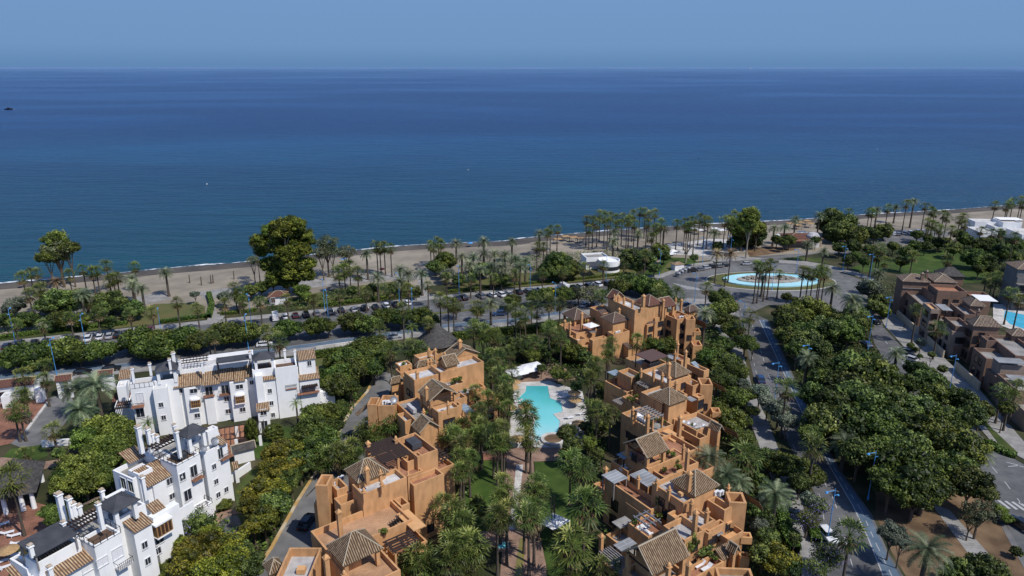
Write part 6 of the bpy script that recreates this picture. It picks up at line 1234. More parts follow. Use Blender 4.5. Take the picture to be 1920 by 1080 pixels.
palms('grove', 12, 2.6, 'fan', [(1100, 412), (1112, 414), (1125, 402), (1134, 407), (1145, 405), (1155, 410), (1167, 407), (1176, 416), (1187, 402), (1180, 412), (1200, 397), (1210, 397), (1217, 404), (1228, 400), (1213, 418), (1105, 430, 9), (1120, 420, 10), (1232, 427, 10), (1222, 445, 9), (1226, 432, 10), (1190, 420), (1160, 420), (1140, 418), (1240, 420), (1270, 420, 12), (1285, 417, 12), (1292, 424, 12, 2.3), (1297, 413, 12), (1288, 428, 11, 2.2), (1303, 424, 12), (1312, 410, 12), (1322, 414, 12), (1328, 416), (1360, 414, 12), (1368, 412), (1377, 405, 13), (1385, 410, 13), (1371, 418)])
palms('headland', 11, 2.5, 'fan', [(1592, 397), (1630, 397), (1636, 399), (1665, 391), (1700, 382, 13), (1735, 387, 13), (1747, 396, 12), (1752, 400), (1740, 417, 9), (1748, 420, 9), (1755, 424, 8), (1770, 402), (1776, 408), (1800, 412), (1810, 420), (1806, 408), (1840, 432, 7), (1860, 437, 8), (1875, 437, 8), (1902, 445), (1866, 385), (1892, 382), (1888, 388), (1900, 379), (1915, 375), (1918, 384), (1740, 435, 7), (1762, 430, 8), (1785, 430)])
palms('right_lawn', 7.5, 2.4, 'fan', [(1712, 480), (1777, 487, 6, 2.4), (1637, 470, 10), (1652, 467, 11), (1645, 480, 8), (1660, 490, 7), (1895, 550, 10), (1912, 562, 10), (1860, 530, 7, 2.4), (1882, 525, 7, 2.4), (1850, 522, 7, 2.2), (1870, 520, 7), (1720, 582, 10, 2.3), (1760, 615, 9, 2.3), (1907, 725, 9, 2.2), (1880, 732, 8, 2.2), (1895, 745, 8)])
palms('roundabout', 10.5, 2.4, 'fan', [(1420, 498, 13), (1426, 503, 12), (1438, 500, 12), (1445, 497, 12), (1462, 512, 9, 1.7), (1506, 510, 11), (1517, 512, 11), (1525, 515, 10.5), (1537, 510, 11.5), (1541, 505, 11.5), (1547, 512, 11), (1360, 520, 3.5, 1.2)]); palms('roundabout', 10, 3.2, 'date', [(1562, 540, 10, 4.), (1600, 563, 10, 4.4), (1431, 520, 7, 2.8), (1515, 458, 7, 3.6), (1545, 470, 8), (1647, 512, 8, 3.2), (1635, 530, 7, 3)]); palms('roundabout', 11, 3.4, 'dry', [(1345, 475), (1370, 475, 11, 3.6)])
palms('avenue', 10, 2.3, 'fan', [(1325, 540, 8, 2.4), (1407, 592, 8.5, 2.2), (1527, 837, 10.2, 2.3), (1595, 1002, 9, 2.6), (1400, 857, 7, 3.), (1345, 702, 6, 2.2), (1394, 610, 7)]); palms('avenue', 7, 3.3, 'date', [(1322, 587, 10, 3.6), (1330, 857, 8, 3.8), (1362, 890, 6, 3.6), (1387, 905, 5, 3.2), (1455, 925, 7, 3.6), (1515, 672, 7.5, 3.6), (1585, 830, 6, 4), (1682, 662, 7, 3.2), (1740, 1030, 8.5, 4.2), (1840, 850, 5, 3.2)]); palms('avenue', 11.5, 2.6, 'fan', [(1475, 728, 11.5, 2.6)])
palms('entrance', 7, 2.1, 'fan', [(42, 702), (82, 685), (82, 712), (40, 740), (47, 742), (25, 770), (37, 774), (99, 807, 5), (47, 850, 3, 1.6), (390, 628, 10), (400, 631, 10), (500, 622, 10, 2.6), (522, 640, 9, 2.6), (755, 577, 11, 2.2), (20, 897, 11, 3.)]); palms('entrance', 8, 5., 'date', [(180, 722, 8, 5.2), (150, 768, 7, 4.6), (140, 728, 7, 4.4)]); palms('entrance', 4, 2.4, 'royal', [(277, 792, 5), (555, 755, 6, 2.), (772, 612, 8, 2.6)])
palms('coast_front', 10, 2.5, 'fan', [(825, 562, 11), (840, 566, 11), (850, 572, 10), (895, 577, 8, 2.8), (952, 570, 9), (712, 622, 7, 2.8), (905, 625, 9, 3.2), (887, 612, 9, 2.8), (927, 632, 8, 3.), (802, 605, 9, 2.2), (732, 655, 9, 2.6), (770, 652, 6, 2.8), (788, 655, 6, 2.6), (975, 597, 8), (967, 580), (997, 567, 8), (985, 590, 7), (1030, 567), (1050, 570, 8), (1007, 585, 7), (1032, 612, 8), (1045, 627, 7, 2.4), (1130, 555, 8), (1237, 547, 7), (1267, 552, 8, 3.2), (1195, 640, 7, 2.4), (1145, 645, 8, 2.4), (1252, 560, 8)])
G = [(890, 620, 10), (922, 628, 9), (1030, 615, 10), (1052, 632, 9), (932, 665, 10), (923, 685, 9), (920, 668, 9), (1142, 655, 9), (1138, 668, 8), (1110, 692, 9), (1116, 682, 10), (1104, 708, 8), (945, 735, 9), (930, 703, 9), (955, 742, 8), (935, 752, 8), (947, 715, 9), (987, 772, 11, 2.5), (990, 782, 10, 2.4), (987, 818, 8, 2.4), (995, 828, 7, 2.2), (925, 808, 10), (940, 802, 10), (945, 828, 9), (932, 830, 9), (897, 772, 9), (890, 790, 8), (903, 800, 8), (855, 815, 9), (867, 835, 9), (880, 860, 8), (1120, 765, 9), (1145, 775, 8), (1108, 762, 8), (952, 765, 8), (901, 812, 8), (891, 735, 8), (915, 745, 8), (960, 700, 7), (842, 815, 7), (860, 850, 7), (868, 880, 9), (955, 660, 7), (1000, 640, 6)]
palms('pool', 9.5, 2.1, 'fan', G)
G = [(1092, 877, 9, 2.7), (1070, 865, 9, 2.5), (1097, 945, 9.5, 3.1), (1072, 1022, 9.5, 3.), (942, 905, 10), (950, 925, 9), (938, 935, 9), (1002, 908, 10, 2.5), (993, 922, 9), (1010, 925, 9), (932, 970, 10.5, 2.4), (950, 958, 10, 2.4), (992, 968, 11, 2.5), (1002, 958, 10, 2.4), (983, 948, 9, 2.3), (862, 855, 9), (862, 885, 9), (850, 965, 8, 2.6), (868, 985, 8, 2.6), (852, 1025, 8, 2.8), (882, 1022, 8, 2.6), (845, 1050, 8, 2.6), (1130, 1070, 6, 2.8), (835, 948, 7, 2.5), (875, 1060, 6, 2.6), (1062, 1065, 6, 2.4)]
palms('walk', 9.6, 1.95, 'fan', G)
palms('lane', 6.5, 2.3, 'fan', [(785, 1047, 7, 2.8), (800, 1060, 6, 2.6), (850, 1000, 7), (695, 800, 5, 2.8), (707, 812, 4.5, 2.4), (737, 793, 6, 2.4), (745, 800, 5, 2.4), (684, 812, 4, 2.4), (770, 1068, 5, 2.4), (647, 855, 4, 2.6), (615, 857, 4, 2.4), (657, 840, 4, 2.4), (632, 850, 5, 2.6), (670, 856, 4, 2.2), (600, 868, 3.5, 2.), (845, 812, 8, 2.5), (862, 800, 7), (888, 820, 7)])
# ------------------------------------------------------------------ broadleaf trees
def trees(zone, kind, lst, cz=None, low=None, sq=1.):
    for i_, q in enumerate(lst):
        if zone == 'between_avenues' and len(q) < 4 and i_ % 3 == 1: q = (*q, 'garden')
        tree(q[0], q[1], q[2], q[3] if len(q) > 3 else kind, q[4] if len(q) > 4 else cz, zone, sq, low)
    return
    for q in lst: tree(q[0], q[1], q[2], q[3] if len(q) > 3 else kind, q[4] if len(q) > 4 else cz, zone, sq, low)
trees('median', 'ficus', [(35, 668, 38), (75, 666, 36), (122, 660, 38), (148, 664, 24), (187, 659, 30), (258, 640, 36), (288, 655, 36), (306, 640, 30), (345, 635, 34), (372, 640, 26), (422, 627, 34), (465, 625, 28), (540, 617, 27), (595, 612, 25), (616, 612, 15), (662, 605, 30), (690, 608, 26), (725, 593, 26), (750, 597, 20), (788, 592, 26), (810, 600, 16), (895, 583, 15), (1060, 552, 22), (1022, 553, 20), (1003, 556, 16), (962, 562, 16), (1180, 530, 26), (1205, 535, 26), (1228, 540, 26), (1160, 538, 22), (1245, 552, 16)], 3.6, sq=1.05)
trees('median', 'olive', [(1110, 555, 28), (1085, 550, 18), (855, 577, 18), (762, 590, 12)], 4)
trees('shore', 'euc', [(108, 472, 30, 'olive', 13), (90, 482, 20, 'ficus', 12), (128, 466, 20, 'ficus', 14), (108, 468, 32, 'euc', 13), (612, 460, 25, 'olive', 12), (603, 476, 18, 'olive', 10), (622, 472, 16, 'olive', 10), (648, 475, 20, 'olive', 8), (480, 460, 14, 'olive', 14), (474, 490, 14, 'olive', 9), (1405, 416, 24, 'euc', 15), (1392, 432, 24, 'bright', 9), (1420, 428, 20, 'bright', 10), (1378, 425, 18, 'garden', 9), (1415, 440, 24, 'garden', 6)])
trees('park', 'garden', [(115, 565, 32), (207, 565, 28), (92, 572, 22), (228, 572, 20), (250, 580, 20), (25, 575, 22, 'silver'), (140, 560, 22), (190, 580, 18), (10, 600, 18), (420, 557, 15, 'silver'), (365, 552, 9, 'silver'), (50, 600, 22, 'plane'), (110, 600, 24, 'plane'), (150, 600, 20, 'plane'), (205, 605, 18, 'plane'), (470, 545, 16), (490, 540, 14), (512, 530, 14), (565, 545, 18, 'bright'), (575, 555, 14, 'bright'), (815, 500, 16), (828, 507, 14), (905, 505, 18), (890, 512, 14), (840, 515, 18, 'silver'), (1182, 485, 24), (1207, 487, 22), (1237, 470, 18), (1227, 503, 13), (1245, 480, 14), (1302, 483, 9), (1345, 462, 12), (1400, 447, 30, 'bright'), (1380, 455, 18, 'bright'), (860, 525, 14), (940, 525, 16), (700, 540, 12), (660, 545, 12), (740, 540, 12), (780, 545, 10), (450, 560, 12), (1195, 500, 14, 'plane')], 3.6)
trees('park', 'dome', [(835, 490, 21, 'dome', 4.5), (1047, 500, 32, 'dome', 5.), (1030, 508, 20, 'dome', 4), (1066, 505, 22, 'dome', 4)])
trees('headland', 'plane', [(1562, 412, 26, 'garden', 8), (1588, 420, 26, 'garden', 7), (1575, 432, 24, 'garden', 6), (1602, 442, 24), (1565, 438, 26), (1545, 425, 16), (1625, 435, 16), (1657, 434, 20), (1640, 440, 14), (1457, 449, 12), (1480, 451, 14), (1470, 455, 10), (1715, 460, 14), (1735, 461, 12), (1700, 473, 16), (1690, 490, 14), (1760, 455, 14), (1790, 467, 18, 'garden'), (1825, 485, 22), (1850, 488, 18), (1875, 475, 20), (1902, 457, 18), (1775, 455, 12), (1840, 460, 18), (1810, 450, 16), (1592, 487, 13), (1605, 480, 12), (1620, 490, 12), (1530, 450, 10), (1600, 462, 16), (1575, 465, 14), (1630, 468, 12), (1675, 462, 12), (1740, 447, 12), (1800, 440, 14), (1860, 455, 16), (1890, 470, 16), (1910, 490, 16), (1860, 505, 14), (1835, 505, 12), (1720, 440, 12)], 4.2)
trees('right_verge', 'garden', [(1630, 542, 22, 'silver'), (1647, 565, 18), (1657, 585, 16, 'bright', 2.2), (1640, 575, 16), (1475, 557, 11, 'plane'), (1490, 562, 8), (1515, 585, 40, 'bright'), (1490, 592, 28, 'bright'), (1545, 592, 30, 'bright'), (1602, 590, 25), (1595, 610, 28), (1575, 600, 24), (1615, 600, 20), (1727, 642, 11, 'silver'), (1747, 665, 8), (1767, 692, 10), (1707, 648, 7, 'garden', 1), (1716, 655, 7, 'garden', 1), (1725, 668, 6, 'garden', 1)], 4.)
trees('between_avenues', 'plane', [(1482, 605, 30), (1465, 590, 18), (1505, 625, 30), (1515, 645, 32, 'garden'), (1552, 620, 34), (1590, 622, 30), (1615, 612, 22), (1535, 655, 26), (1478, 630, 24), (1495, 655, 22), (1525, 742, 28), (1545, 715, 30), (1540, 690, 22), (1598, 692, 46), (1640, 715, 50), (1580, 728, 46), (1615, 755, 52), (1665, 752, 44), (1560, 760, 40), (1542, 792, 40), (1520, 815, 26), (1720, 695, 26), (1738, 715, 28), (1755, 742, 30), (1700, 720, 24), (1725, 770, 36), (1690, 790, 44), (1640, 800, 48), (1590, 800, 44), (1800, 750, 30), (1840, 768, 24), (1820, 780, 30), (1780, 790, 36), (1750, 820, 46), (1700, 840, 46), (1795, 835, 50), (1660, 845, 40), (1610, 850, 36), (1820, 905, 40), (1790, 880, 40), (1850, 925, 22), (1885, 765, 16)], 6.)
trees('park_right', 'plane', [(1700, 880, 56, 'ficus', 7), (1735, 910, 46, 'ficus', 6), (1670, 905, 40, 'ficus', 6), (1715, 930, 36, 'plane', 5), (1837, 962, 34, 'olive', 5), (1820, 975, 20, 'olive', 4), (1672, 1000, 26, 'silver'), (1690, 1015, 20, 'silver'), (1875, 958, 14, 'lime', 1.4), (1888, 972, 12, 'lime', 1.2), (1852, 1072, 40, 'garden'), (1802, 1067, 26, 'garden'), (1905, 1035, 12, 'garden', 1.2), (1775, 1078, 20, 'garden')], 5.)
trees('avenue_side', 'ficus', [(1330, 672, 26), (1362, 682, 32), (1382, 698, 24), (1367, 718, 22), (1380, 745, 26), (1402, 740, 18), (1375, 787, 30), (1350, 765, 16), (1397, 642, 22), (1412, 650, 14), (1355, 647, 22), (1375, 622, 18), (1342, 655, 18), (1390, 820, 24), (1350, 558, 22), (1365, 575, 22), (1362, 600, 20), (1370, 618, 20), (1345, 580, 18), (1340, 600, 14), (1410, 770, 14), (1400, 790, 12)], 4.)
trees('avenue_side', 'silver', [(1425, 735, 22), (1460, 770, 26), (1440, 755, 20), (1475, 790, 20), (1395, 720, 14)], 4.5)
trees('avenue_side', 'garden', [(1490, 878, 34, 'ficus'), (1520, 892, 30, 'ficus'), (1465, 868, 32, 'ficus'), (1440, 860, 22), (1500, 905, 22), (1532, 950, 26, 'jaca'), (1515, 975, 26, 'jaca'), (1552, 1045, 34, 'jaca'), (1530, 1065, 26, 'jaca'), (1520, 940, 22, 'silver'), (1460, 1050, 36, 'yellow'), (1440, 1010, 24, 'garden'), (1430, 1040, 26), (1480, 1060, 26), (1430, 930, 18), (1420, 960, 20), (1440, 975, 16), (1425, 985, 18, 'silver'), (1405, 880, 18), (1425, 900, 16), (1490, 1010, 14)], 3.6)
trees('resort', 'garden', [(1225, 645, 18, 'bright', 3), (1252, 648, 18, 'bright', 3), (1238, 650, 12), (1077, 662, 26, 'bright'), (1060, 655, 20, 'bright'), (1095, 668, 16), (1045, 700, 17, 'plane'), (1060, 705, 12, 'plane'), (1000, 667, 18, 'bright'), (985, 660, 14), (1020, 660, 16), (960, 652, 20), (975, 645, 14), (1062, 812, 22, 'garden', 5), (1072, 835, 20, 'garden', 5), (1064, 850, 18, 'bright', 3), (1105, 830, 16, 'lime', 3), (1110, 808, 14), (1120, 850, 14), (1130, 800, 14), (1015, 690, 10), (940, 690, 10), (1080, 725, 12), (1130, 740, 12), (1125, 725, 12), (1100, 800, 14), (905, 690, 12), (895, 670, 14), (880, 900, 14), (895, 940, 16), (905, 960, 14), (1115, 905, 14), (1110, 980, 14), (1045, 1000, 10), (1030, 645, 14), (1060, 635, 12), (1090, 640, 12)], 3.)
trees('left_slope', 'ficus', [(695, 650, 32), (675, 660, 30), (655, 675, 32), (660, 695, 34), (640, 700, 30), (635, 722, 30), (707, 672, 26), (700, 690, 22), (715, 650, 20), (655, 725, 22), (615, 720, 22), (728, 668, 16), (680, 685, 26)], 4.6)
trees('left_slope', 'ficus', [(590, 778, 30, 'bright'), (612, 775, 30, 'bright'), (635, 772, 20), (585, 800, 30), (607, 822, 28), (590, 840, 26, 'plane'), (625, 800, 20), (640, 760, 14, 'plane'), (575, 815, 24)], 4.6)
trees('lane_trees', 'yellow', [(520, 855, 38), (545, 850, 34), (562, 870, 30, 'garden'), (530, 885, 36), (505, 880, 26), (490, 930, 40), (510, 950, 34, 'garden'), (478, 950, 30), (495, 975, 30), (520, 920, 28), (475, 985, 22), (545, 900, 24, 'plane')], 4.6)
trees('left_front', 'yellow', [(390, 1035, 50), (360, 1060, 44), (425, 1030, 40), (440, 1060, 40), (400, 1075, 44), (350, 1035, 26), (455, 1035, 24, 'garden'), (470, 1065, 30, 'garden'), (362, 978, 30, 'jaca'), (340, 995, 26, 'jaca'), (380, 985, 24, 'garden'), (395, 1000, 20), (335, 1015, 18), (425, 945, 12, 'lime', 1), (415, 950, 10, 'garden', 1), (310, 1067, 14, 'lime', 1.6)], 4.)
trees('left_garden', 'bright', [(160, 822, 32), (195, 805, 40), (225, 812, 32), (205, 838, 34), (240, 830, 24), (180, 840, 30), (222, 845, 24), (150, 885, 40), (125, 895, 30), (185, 875, 34), (205, 895, 26), (160, 905, 34), (118, 910, 24), (92, 960, 20), (100, 975, 16), (190, 900, 24), (130, 870, 26), (110, 850, 14, 'garden'), (240, 800, 16, 'garden'), (60, 690, 10), (245, 870, 16)], 4.)
# the big eucalyptus by the beach: one tree with several leafy limbs
x, y = P(540, 553); big = thing('eucalyptus', 'huge spreading eucalyptus behind the small red-roofed hut', 'tree', (x, y, 0))
t_ = link('trunk', LIMBP[0], big); t_.scale = (15, 15, 22)
BC = [crown_mesh(400+i, 'eucalyptus_leaf', nclump=30, nleaf=120, leaf=.055, sq=.9, rc=.30, hollow=.5) for i in range(4)]
for i, (px, py, rp) in enumerate([(560, 415, 20), (575, 418, 17), (545, 425, 28), (520, 430, 20), (572, 445, 27), (530, 455, 30), (500, 445, 18), (555, 470, 24), (585, 462, 16), (495, 470, 16), (560, 500, 32), (530, 498, 26), (585, 490, 18), (505, 495, 18), (545, 522, 24), (520, 520, 20), (575, 518, 18)]):
    cz = (553-py)/scale_at(x, y, 10)/1.0; sc_ = F/(y*CP+(H-cz)*SP); c = link('crown', BC[i % 4], big, ((px-540)/sc_, random.uniform(-3, 3), cz), ); c.scale = (rp/sc_*1.14, rp/sc_*1.14, rp/sc_*1.05); c.rotation_euler = (0, 0, i*1.3)
# clipped bushes, cypress, bougainvillea
def topiary(px, py, rx, h, label, name='clipped_bush', mat='lime_leaf'):
    x, y = P(px, py); o = thing(name, label, 'bush', (x, y, 0)); me = crown_mesh(int(px), mat, nclump=60, nleaf=90, leaf=.05, sq=1., rc=.24, hollow=1.12)
    c = link('foliage', me, o, (0, 0, h*.52)); c.scale = (rx, rx, h*.52); mb = MB(); mb.bar((0, 0, 0), (0, 0, h*.3), .12, 6); mb.build('trunk', 'trunk', o)
topiary(515, 824, 1.95, 3.2, 'large round clipped bush on the lawn right of the cypress', mat='hedge_leaf'); topiary(617, 693, 1.4, 3.8, 'tall egg-shaped clipped bush on the lawn behind the white building', mat='hedge_leaf'); topiary(604, 712, 1.3, 2.6, 'small clipped bush at the corner of the white building', mat='hedge_leaf'); topiary(309, 1080, 1.7, 2.4, 'bright lime clipped bush below the lower white building'); topiary(700, 1085, 1, 1, 'low clipped bush at the lower frame edge')
x, y = P(475, 838); o = thing('cypress', 'dark narrow cypress between the two white buildings', 'tree', (x, y, 0)); c = link('crown', crown_mesh(77, 'dark_leaf', nclump=60, nleaf=90, leaf=.07, sq=1., rc=.25, hollow=.9), o, (0, 0, 3.4)); c.scale = (1.35, 1.35, 3.4); mb = MB(); mb.bar((0, 0, 0), (0, 0, 3), .15, 6); mb.build('trunk', 'trunk', o)
x, y = P(484, 1000); o = thing('bougainvillea', 'crimson bougainvillea at the foot of the yellow-green trees', 'flowering shrub', (x, y, 0)); c = link('crown', crown_mesh(78, 'flower_red', nclump=16, nleaf=60, leaf=.07, sq=.9, rc=.3, core=False), o, (0, 0, 1.8)); c.scale = (1.6, 1.6, 1.9); c = link('stems', LIMB[0], o); c.scale = (2, 2, 2)
# planting masses
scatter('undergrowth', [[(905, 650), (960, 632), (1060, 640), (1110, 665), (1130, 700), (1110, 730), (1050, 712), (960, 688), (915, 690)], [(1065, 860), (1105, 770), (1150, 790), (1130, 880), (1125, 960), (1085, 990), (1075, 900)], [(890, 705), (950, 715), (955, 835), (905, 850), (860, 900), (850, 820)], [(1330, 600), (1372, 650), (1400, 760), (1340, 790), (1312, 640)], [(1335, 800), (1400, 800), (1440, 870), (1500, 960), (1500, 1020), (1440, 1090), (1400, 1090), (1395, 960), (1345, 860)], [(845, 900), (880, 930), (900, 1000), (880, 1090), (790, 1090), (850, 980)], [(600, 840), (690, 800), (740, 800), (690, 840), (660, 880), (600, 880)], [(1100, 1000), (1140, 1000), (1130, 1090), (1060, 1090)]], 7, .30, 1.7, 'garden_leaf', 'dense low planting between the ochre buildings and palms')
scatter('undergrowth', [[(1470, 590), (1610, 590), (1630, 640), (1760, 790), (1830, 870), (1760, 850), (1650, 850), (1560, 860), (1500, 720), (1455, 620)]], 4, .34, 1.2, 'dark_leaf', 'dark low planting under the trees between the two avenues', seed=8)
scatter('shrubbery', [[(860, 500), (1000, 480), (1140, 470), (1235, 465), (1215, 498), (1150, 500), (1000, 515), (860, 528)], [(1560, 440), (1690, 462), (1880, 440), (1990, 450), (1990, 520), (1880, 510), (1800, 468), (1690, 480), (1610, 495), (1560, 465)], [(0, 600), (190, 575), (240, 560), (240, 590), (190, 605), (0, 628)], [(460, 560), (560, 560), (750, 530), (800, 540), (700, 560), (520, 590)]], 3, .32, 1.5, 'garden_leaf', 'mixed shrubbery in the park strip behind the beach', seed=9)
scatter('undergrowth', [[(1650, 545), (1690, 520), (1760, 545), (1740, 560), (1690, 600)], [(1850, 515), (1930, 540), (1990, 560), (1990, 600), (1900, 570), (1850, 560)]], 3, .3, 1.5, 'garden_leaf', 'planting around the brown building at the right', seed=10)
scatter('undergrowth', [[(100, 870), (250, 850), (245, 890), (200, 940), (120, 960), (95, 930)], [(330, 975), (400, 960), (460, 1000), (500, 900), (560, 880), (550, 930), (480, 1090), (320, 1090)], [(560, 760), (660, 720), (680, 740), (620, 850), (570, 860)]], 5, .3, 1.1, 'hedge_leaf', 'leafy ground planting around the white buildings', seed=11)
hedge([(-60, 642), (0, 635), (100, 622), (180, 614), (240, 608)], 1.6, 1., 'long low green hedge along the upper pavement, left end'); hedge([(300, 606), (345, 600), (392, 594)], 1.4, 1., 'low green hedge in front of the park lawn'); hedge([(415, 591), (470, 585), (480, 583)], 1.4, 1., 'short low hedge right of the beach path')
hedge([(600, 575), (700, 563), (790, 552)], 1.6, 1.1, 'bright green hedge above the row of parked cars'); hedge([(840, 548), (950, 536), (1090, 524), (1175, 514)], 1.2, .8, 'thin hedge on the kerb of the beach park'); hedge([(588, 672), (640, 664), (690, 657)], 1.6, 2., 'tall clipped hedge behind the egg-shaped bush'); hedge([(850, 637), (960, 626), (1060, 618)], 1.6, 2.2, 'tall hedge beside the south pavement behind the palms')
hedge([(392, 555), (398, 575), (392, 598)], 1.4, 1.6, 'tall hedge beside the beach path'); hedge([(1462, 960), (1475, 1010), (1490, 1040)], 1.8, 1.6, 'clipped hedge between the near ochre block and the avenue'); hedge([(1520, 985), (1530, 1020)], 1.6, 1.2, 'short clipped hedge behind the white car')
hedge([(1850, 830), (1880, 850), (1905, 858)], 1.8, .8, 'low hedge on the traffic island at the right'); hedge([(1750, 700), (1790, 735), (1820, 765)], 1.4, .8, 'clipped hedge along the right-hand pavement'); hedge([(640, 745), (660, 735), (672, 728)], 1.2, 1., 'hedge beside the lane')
# ------------------------------------------------------------------ vehicles
row = [(12, 649, 'black', 'car'), (37, 644, 'black', 'suv'), (64, 642, 'black', 'car'), (86, 641, 'black', 'suv'), (117, 637, 'white', 'car'), (142, 635, 'black', 'car'), (165, 634, 'white', 'suv'), (187, 631, 'white', 'car'), (205, 629, 'silver', 'car'), (221, 627, 'black', 'suv'), (259, 620, 'black', 'suv'), (281, 617, 'red', 'car'),
 (516, 595, 'white', 'van'), (535, 593, 'white', 'car'), (554, 591, 'maroon', 'car'), (574, 589, 'black', 'suv'), (594, 587, 'grey', 'car'), (619, 584, 'grey', 'suv'), (640, 581, 'black', 'car'), (664, 580, 'silver', 'car'), (684, 577, 'black', 'suv'), (704, 575, 'black', 'car'), (724, 573, 'white', 'suv'), (743, 571, 'black', 'suv'), (764, 567, 'white', 'car'),
 (857, 560, 'black', 'car'), (869, 558, 'black', 'suv'), (902, 555, 'grey', 'suv'), (922, 553, 'white', 'car'), (939, 552, 'white', 'suv'), (953, 550, 'silver', 'car'), (972, 547, 'black', 'car'), (990, 546, 'grey', 'car'), (1012, 544, 'white', 'suv'), (1032, 543, 'yellow', 'car'), (1056, 539, 'white', 'van'), (1074, 539, 'black', 'car'), (1086, 537, 'silver', 'suv'), (1102, 535, 'black', 'car'), (1120, 533, 'white', 'suv'), (1136, 531, 'black', 'car')]
def nth(i): return '%d%s' % (i, {1: 'st', 2: 'nd', 3: 'rd'}.get(i % 10 if i % 100 not in (11, 12, 13) else 0, 'th'))
word = dict(black='black', white='white', red='red', grey='dark grey', silver='silver', blue='dark blue', yellow='yellow', maroon='dark maroon', pale_blue='pale blue')
tot = {}
for q in row: tot[(q[2], q[3])] = tot.get((q[2], q[3]), 0)+1
cnt = {}
for px, py, c, k in row:
    cnt[(c, k)] = cnt.get((c, k), 0)+1; n = cnt[(c, k)]; kn = dict(car='low car', suv='tall hatchback', van='van')[k]
    lab = '%s %s in the kerbside parking row' % (word[c], kn)
    if tot[(c, k)] > 1: lab += ', %s such from left' % nth(n)
    car(px, py, c, 112 if px < 800 else 120, lab, k, 'cars parked in the kerbside row')
for px, py, c, k, hd, lab in [(209, 691, 'black', 'suv', 17, 'black car driving on the lower carriageway behind the big date palm'), (155, 697, 'black', 'car', 17, 'black car half hidden behind the date palm at the gatehouse'), (740, 630, 'silver', 'car', 12, 'silver car driving past the conical thatched hut'), (937, 588, 'blue', 'suv', 190, 'dark blue car driving on the coast road behind the palms'), (496, 645, 'white', 'car', 15, 'white car partly hidden behind the canopies of the white building'), (1072, 572, 'black', 'car', 60, 'black car in the service car park, leftmost'), (1096, 571, 'pale_blue', 'car', 60, 'pale blue car in the service car park'), (1115, 570, 'blue', 'suv', 60, 'dark blue car in the service car park, rightmost'), (1287, 571, 'blue', 'car', 10, 'dark blue low car behind the chimneys near the roundabout'),
 (1297, 507, 'black', 'suv', 200, 'black car parked next to the round bins'), (1312, 505, 'grey', 'car', 200, 'dark grey car parked second from the bins by the roundabout'), (1322, 502, 'silver', 'car', 200, 'silver car parked at the roundabout kerb'), (1334, 500, 'black', 'suv', 195, 'black car parked behind the silver one at the roundabout'), (1346, 499, 'grey', 'suv', 190, 'dark grey car fifth from the bins at the roundabout'), (1358, 497, 'black', 'car', 190, 'black low car last in the roundabout row'), (1401, 494, 'silver', 'car', 5, 'silver car driving round the top of the roundabout'), (1424, 491, 'grey', 'car', 5, 'grey car following on the far side of the roundabout'),
 (1676, 438, 'white', 'car', 70, 'white car leftmost in the beach car park'), (1684, 439, 'grey', 'car', 70, 'grey car second in the beach car park'), (1695, 437, 'silver', 'suv', 70, 'silver car in the middle of the beach car park'), (1706, 436, 'white', 'suv', 70, 'white tall car in the beach car park'), (1720, 434, 'pale_blue', 'suv', 70, 'pale blue car in the beach car park'), (1731, 434, 'silver', 'car', 70, 'silver car rightmost in the beach car park'),
 (1640, 602, 'black', 'suv', -75, 'black car under the trees at the start of the right-hand avenue'), (1624, 645, 'blue', 'car', 95, 'dark blue car in the shade left of the right-hand avenue'), (1705, 672, 'silver', 'car', 125, 'silver car parked beside the right-hand pavement'), (1697, 658, 'grey', 'car', 125, 'grey car parked ahead of the silver one beside the pavement'), (1426, 711, 'blue', 'suv', 80, 'dark blue car driving away up the left-hand avenue'), (1551, 1003, 'white', 'suv', -82, 'white car parked at the kerb of the left-hand avenue'), (1912, 982, 'black', 'suv', 105, 'black car parked at the right edge beside the brown park'), (576, 978, 'black', 'suv', 80, 'black car in the shaded lane beside the near ochre block')]:
    car(px, py, c, hd, lab, k)
# ------------------------------------------------------------------ street lamps
L_ = [(107, 705, 'behind the gatehouse roofs'), (162, 654, 'beside the white parked cars at the left'), (29, 642, 'at the far left end of the parking row'), (302, 622, 'in front of the park lawn'), (472, 612, 'right of the beach path'), (466, 655, 'behind the long white building'), (609, 581, 'among the grey parked cars'), (616, 603, 'between the upper and lower carriageways'), (749, 566, 'at the end of the bright hedge'), (774, 600, 'beside the median trees near the conical hut'), (861, 552, 'in front of the small dark dome tree'), (994, 550, 'left of the large dark dome tree'), (1041, 587, 'above the service car park'), (1136, 530, 'behind the white beach club'), (1236, 517, 'at the corner before the roundabout'), (1302, 567, 'on the pale pavement behind the chimneys'), (1317, 492, 'beside the parked cars at the roundabout'), (1368, 489, 'at the far side of the roundabout'), (1580, 508, 'right of the roundabout by the hedge'), (1630, 525, 'beside the entrance of the right-hand avenue'), (1492, 515, 'behind the fountain rocks'), (1661, 615, 'beside the brown building corner'), (1627, 655, 'at the left kerb of the right-hand avenue'), (1779, 737, 'tall one in front of the brown building'), (1508, 715, 'among the date palms between the avenues'), (1452, 752, 'beside the brown fan palm'), (1627, 937, 'in front of the big round dark tree'), (1551, 1015, 'beside the white parked car'), (1447, 545, 'in front of the fountain'), (1390, 627, 'between the trees of the left-hand avenue')]
for i, (px, py, s) in enumerate(L_):
    lamp(px, py, 'blue street lamp '+s if not s.startswith('tall') else 'tall blue street lamp in front of the brown building', 200 if px > 1400 else 95+(i*37) % 30, 10 if px not in (302,) else 7)
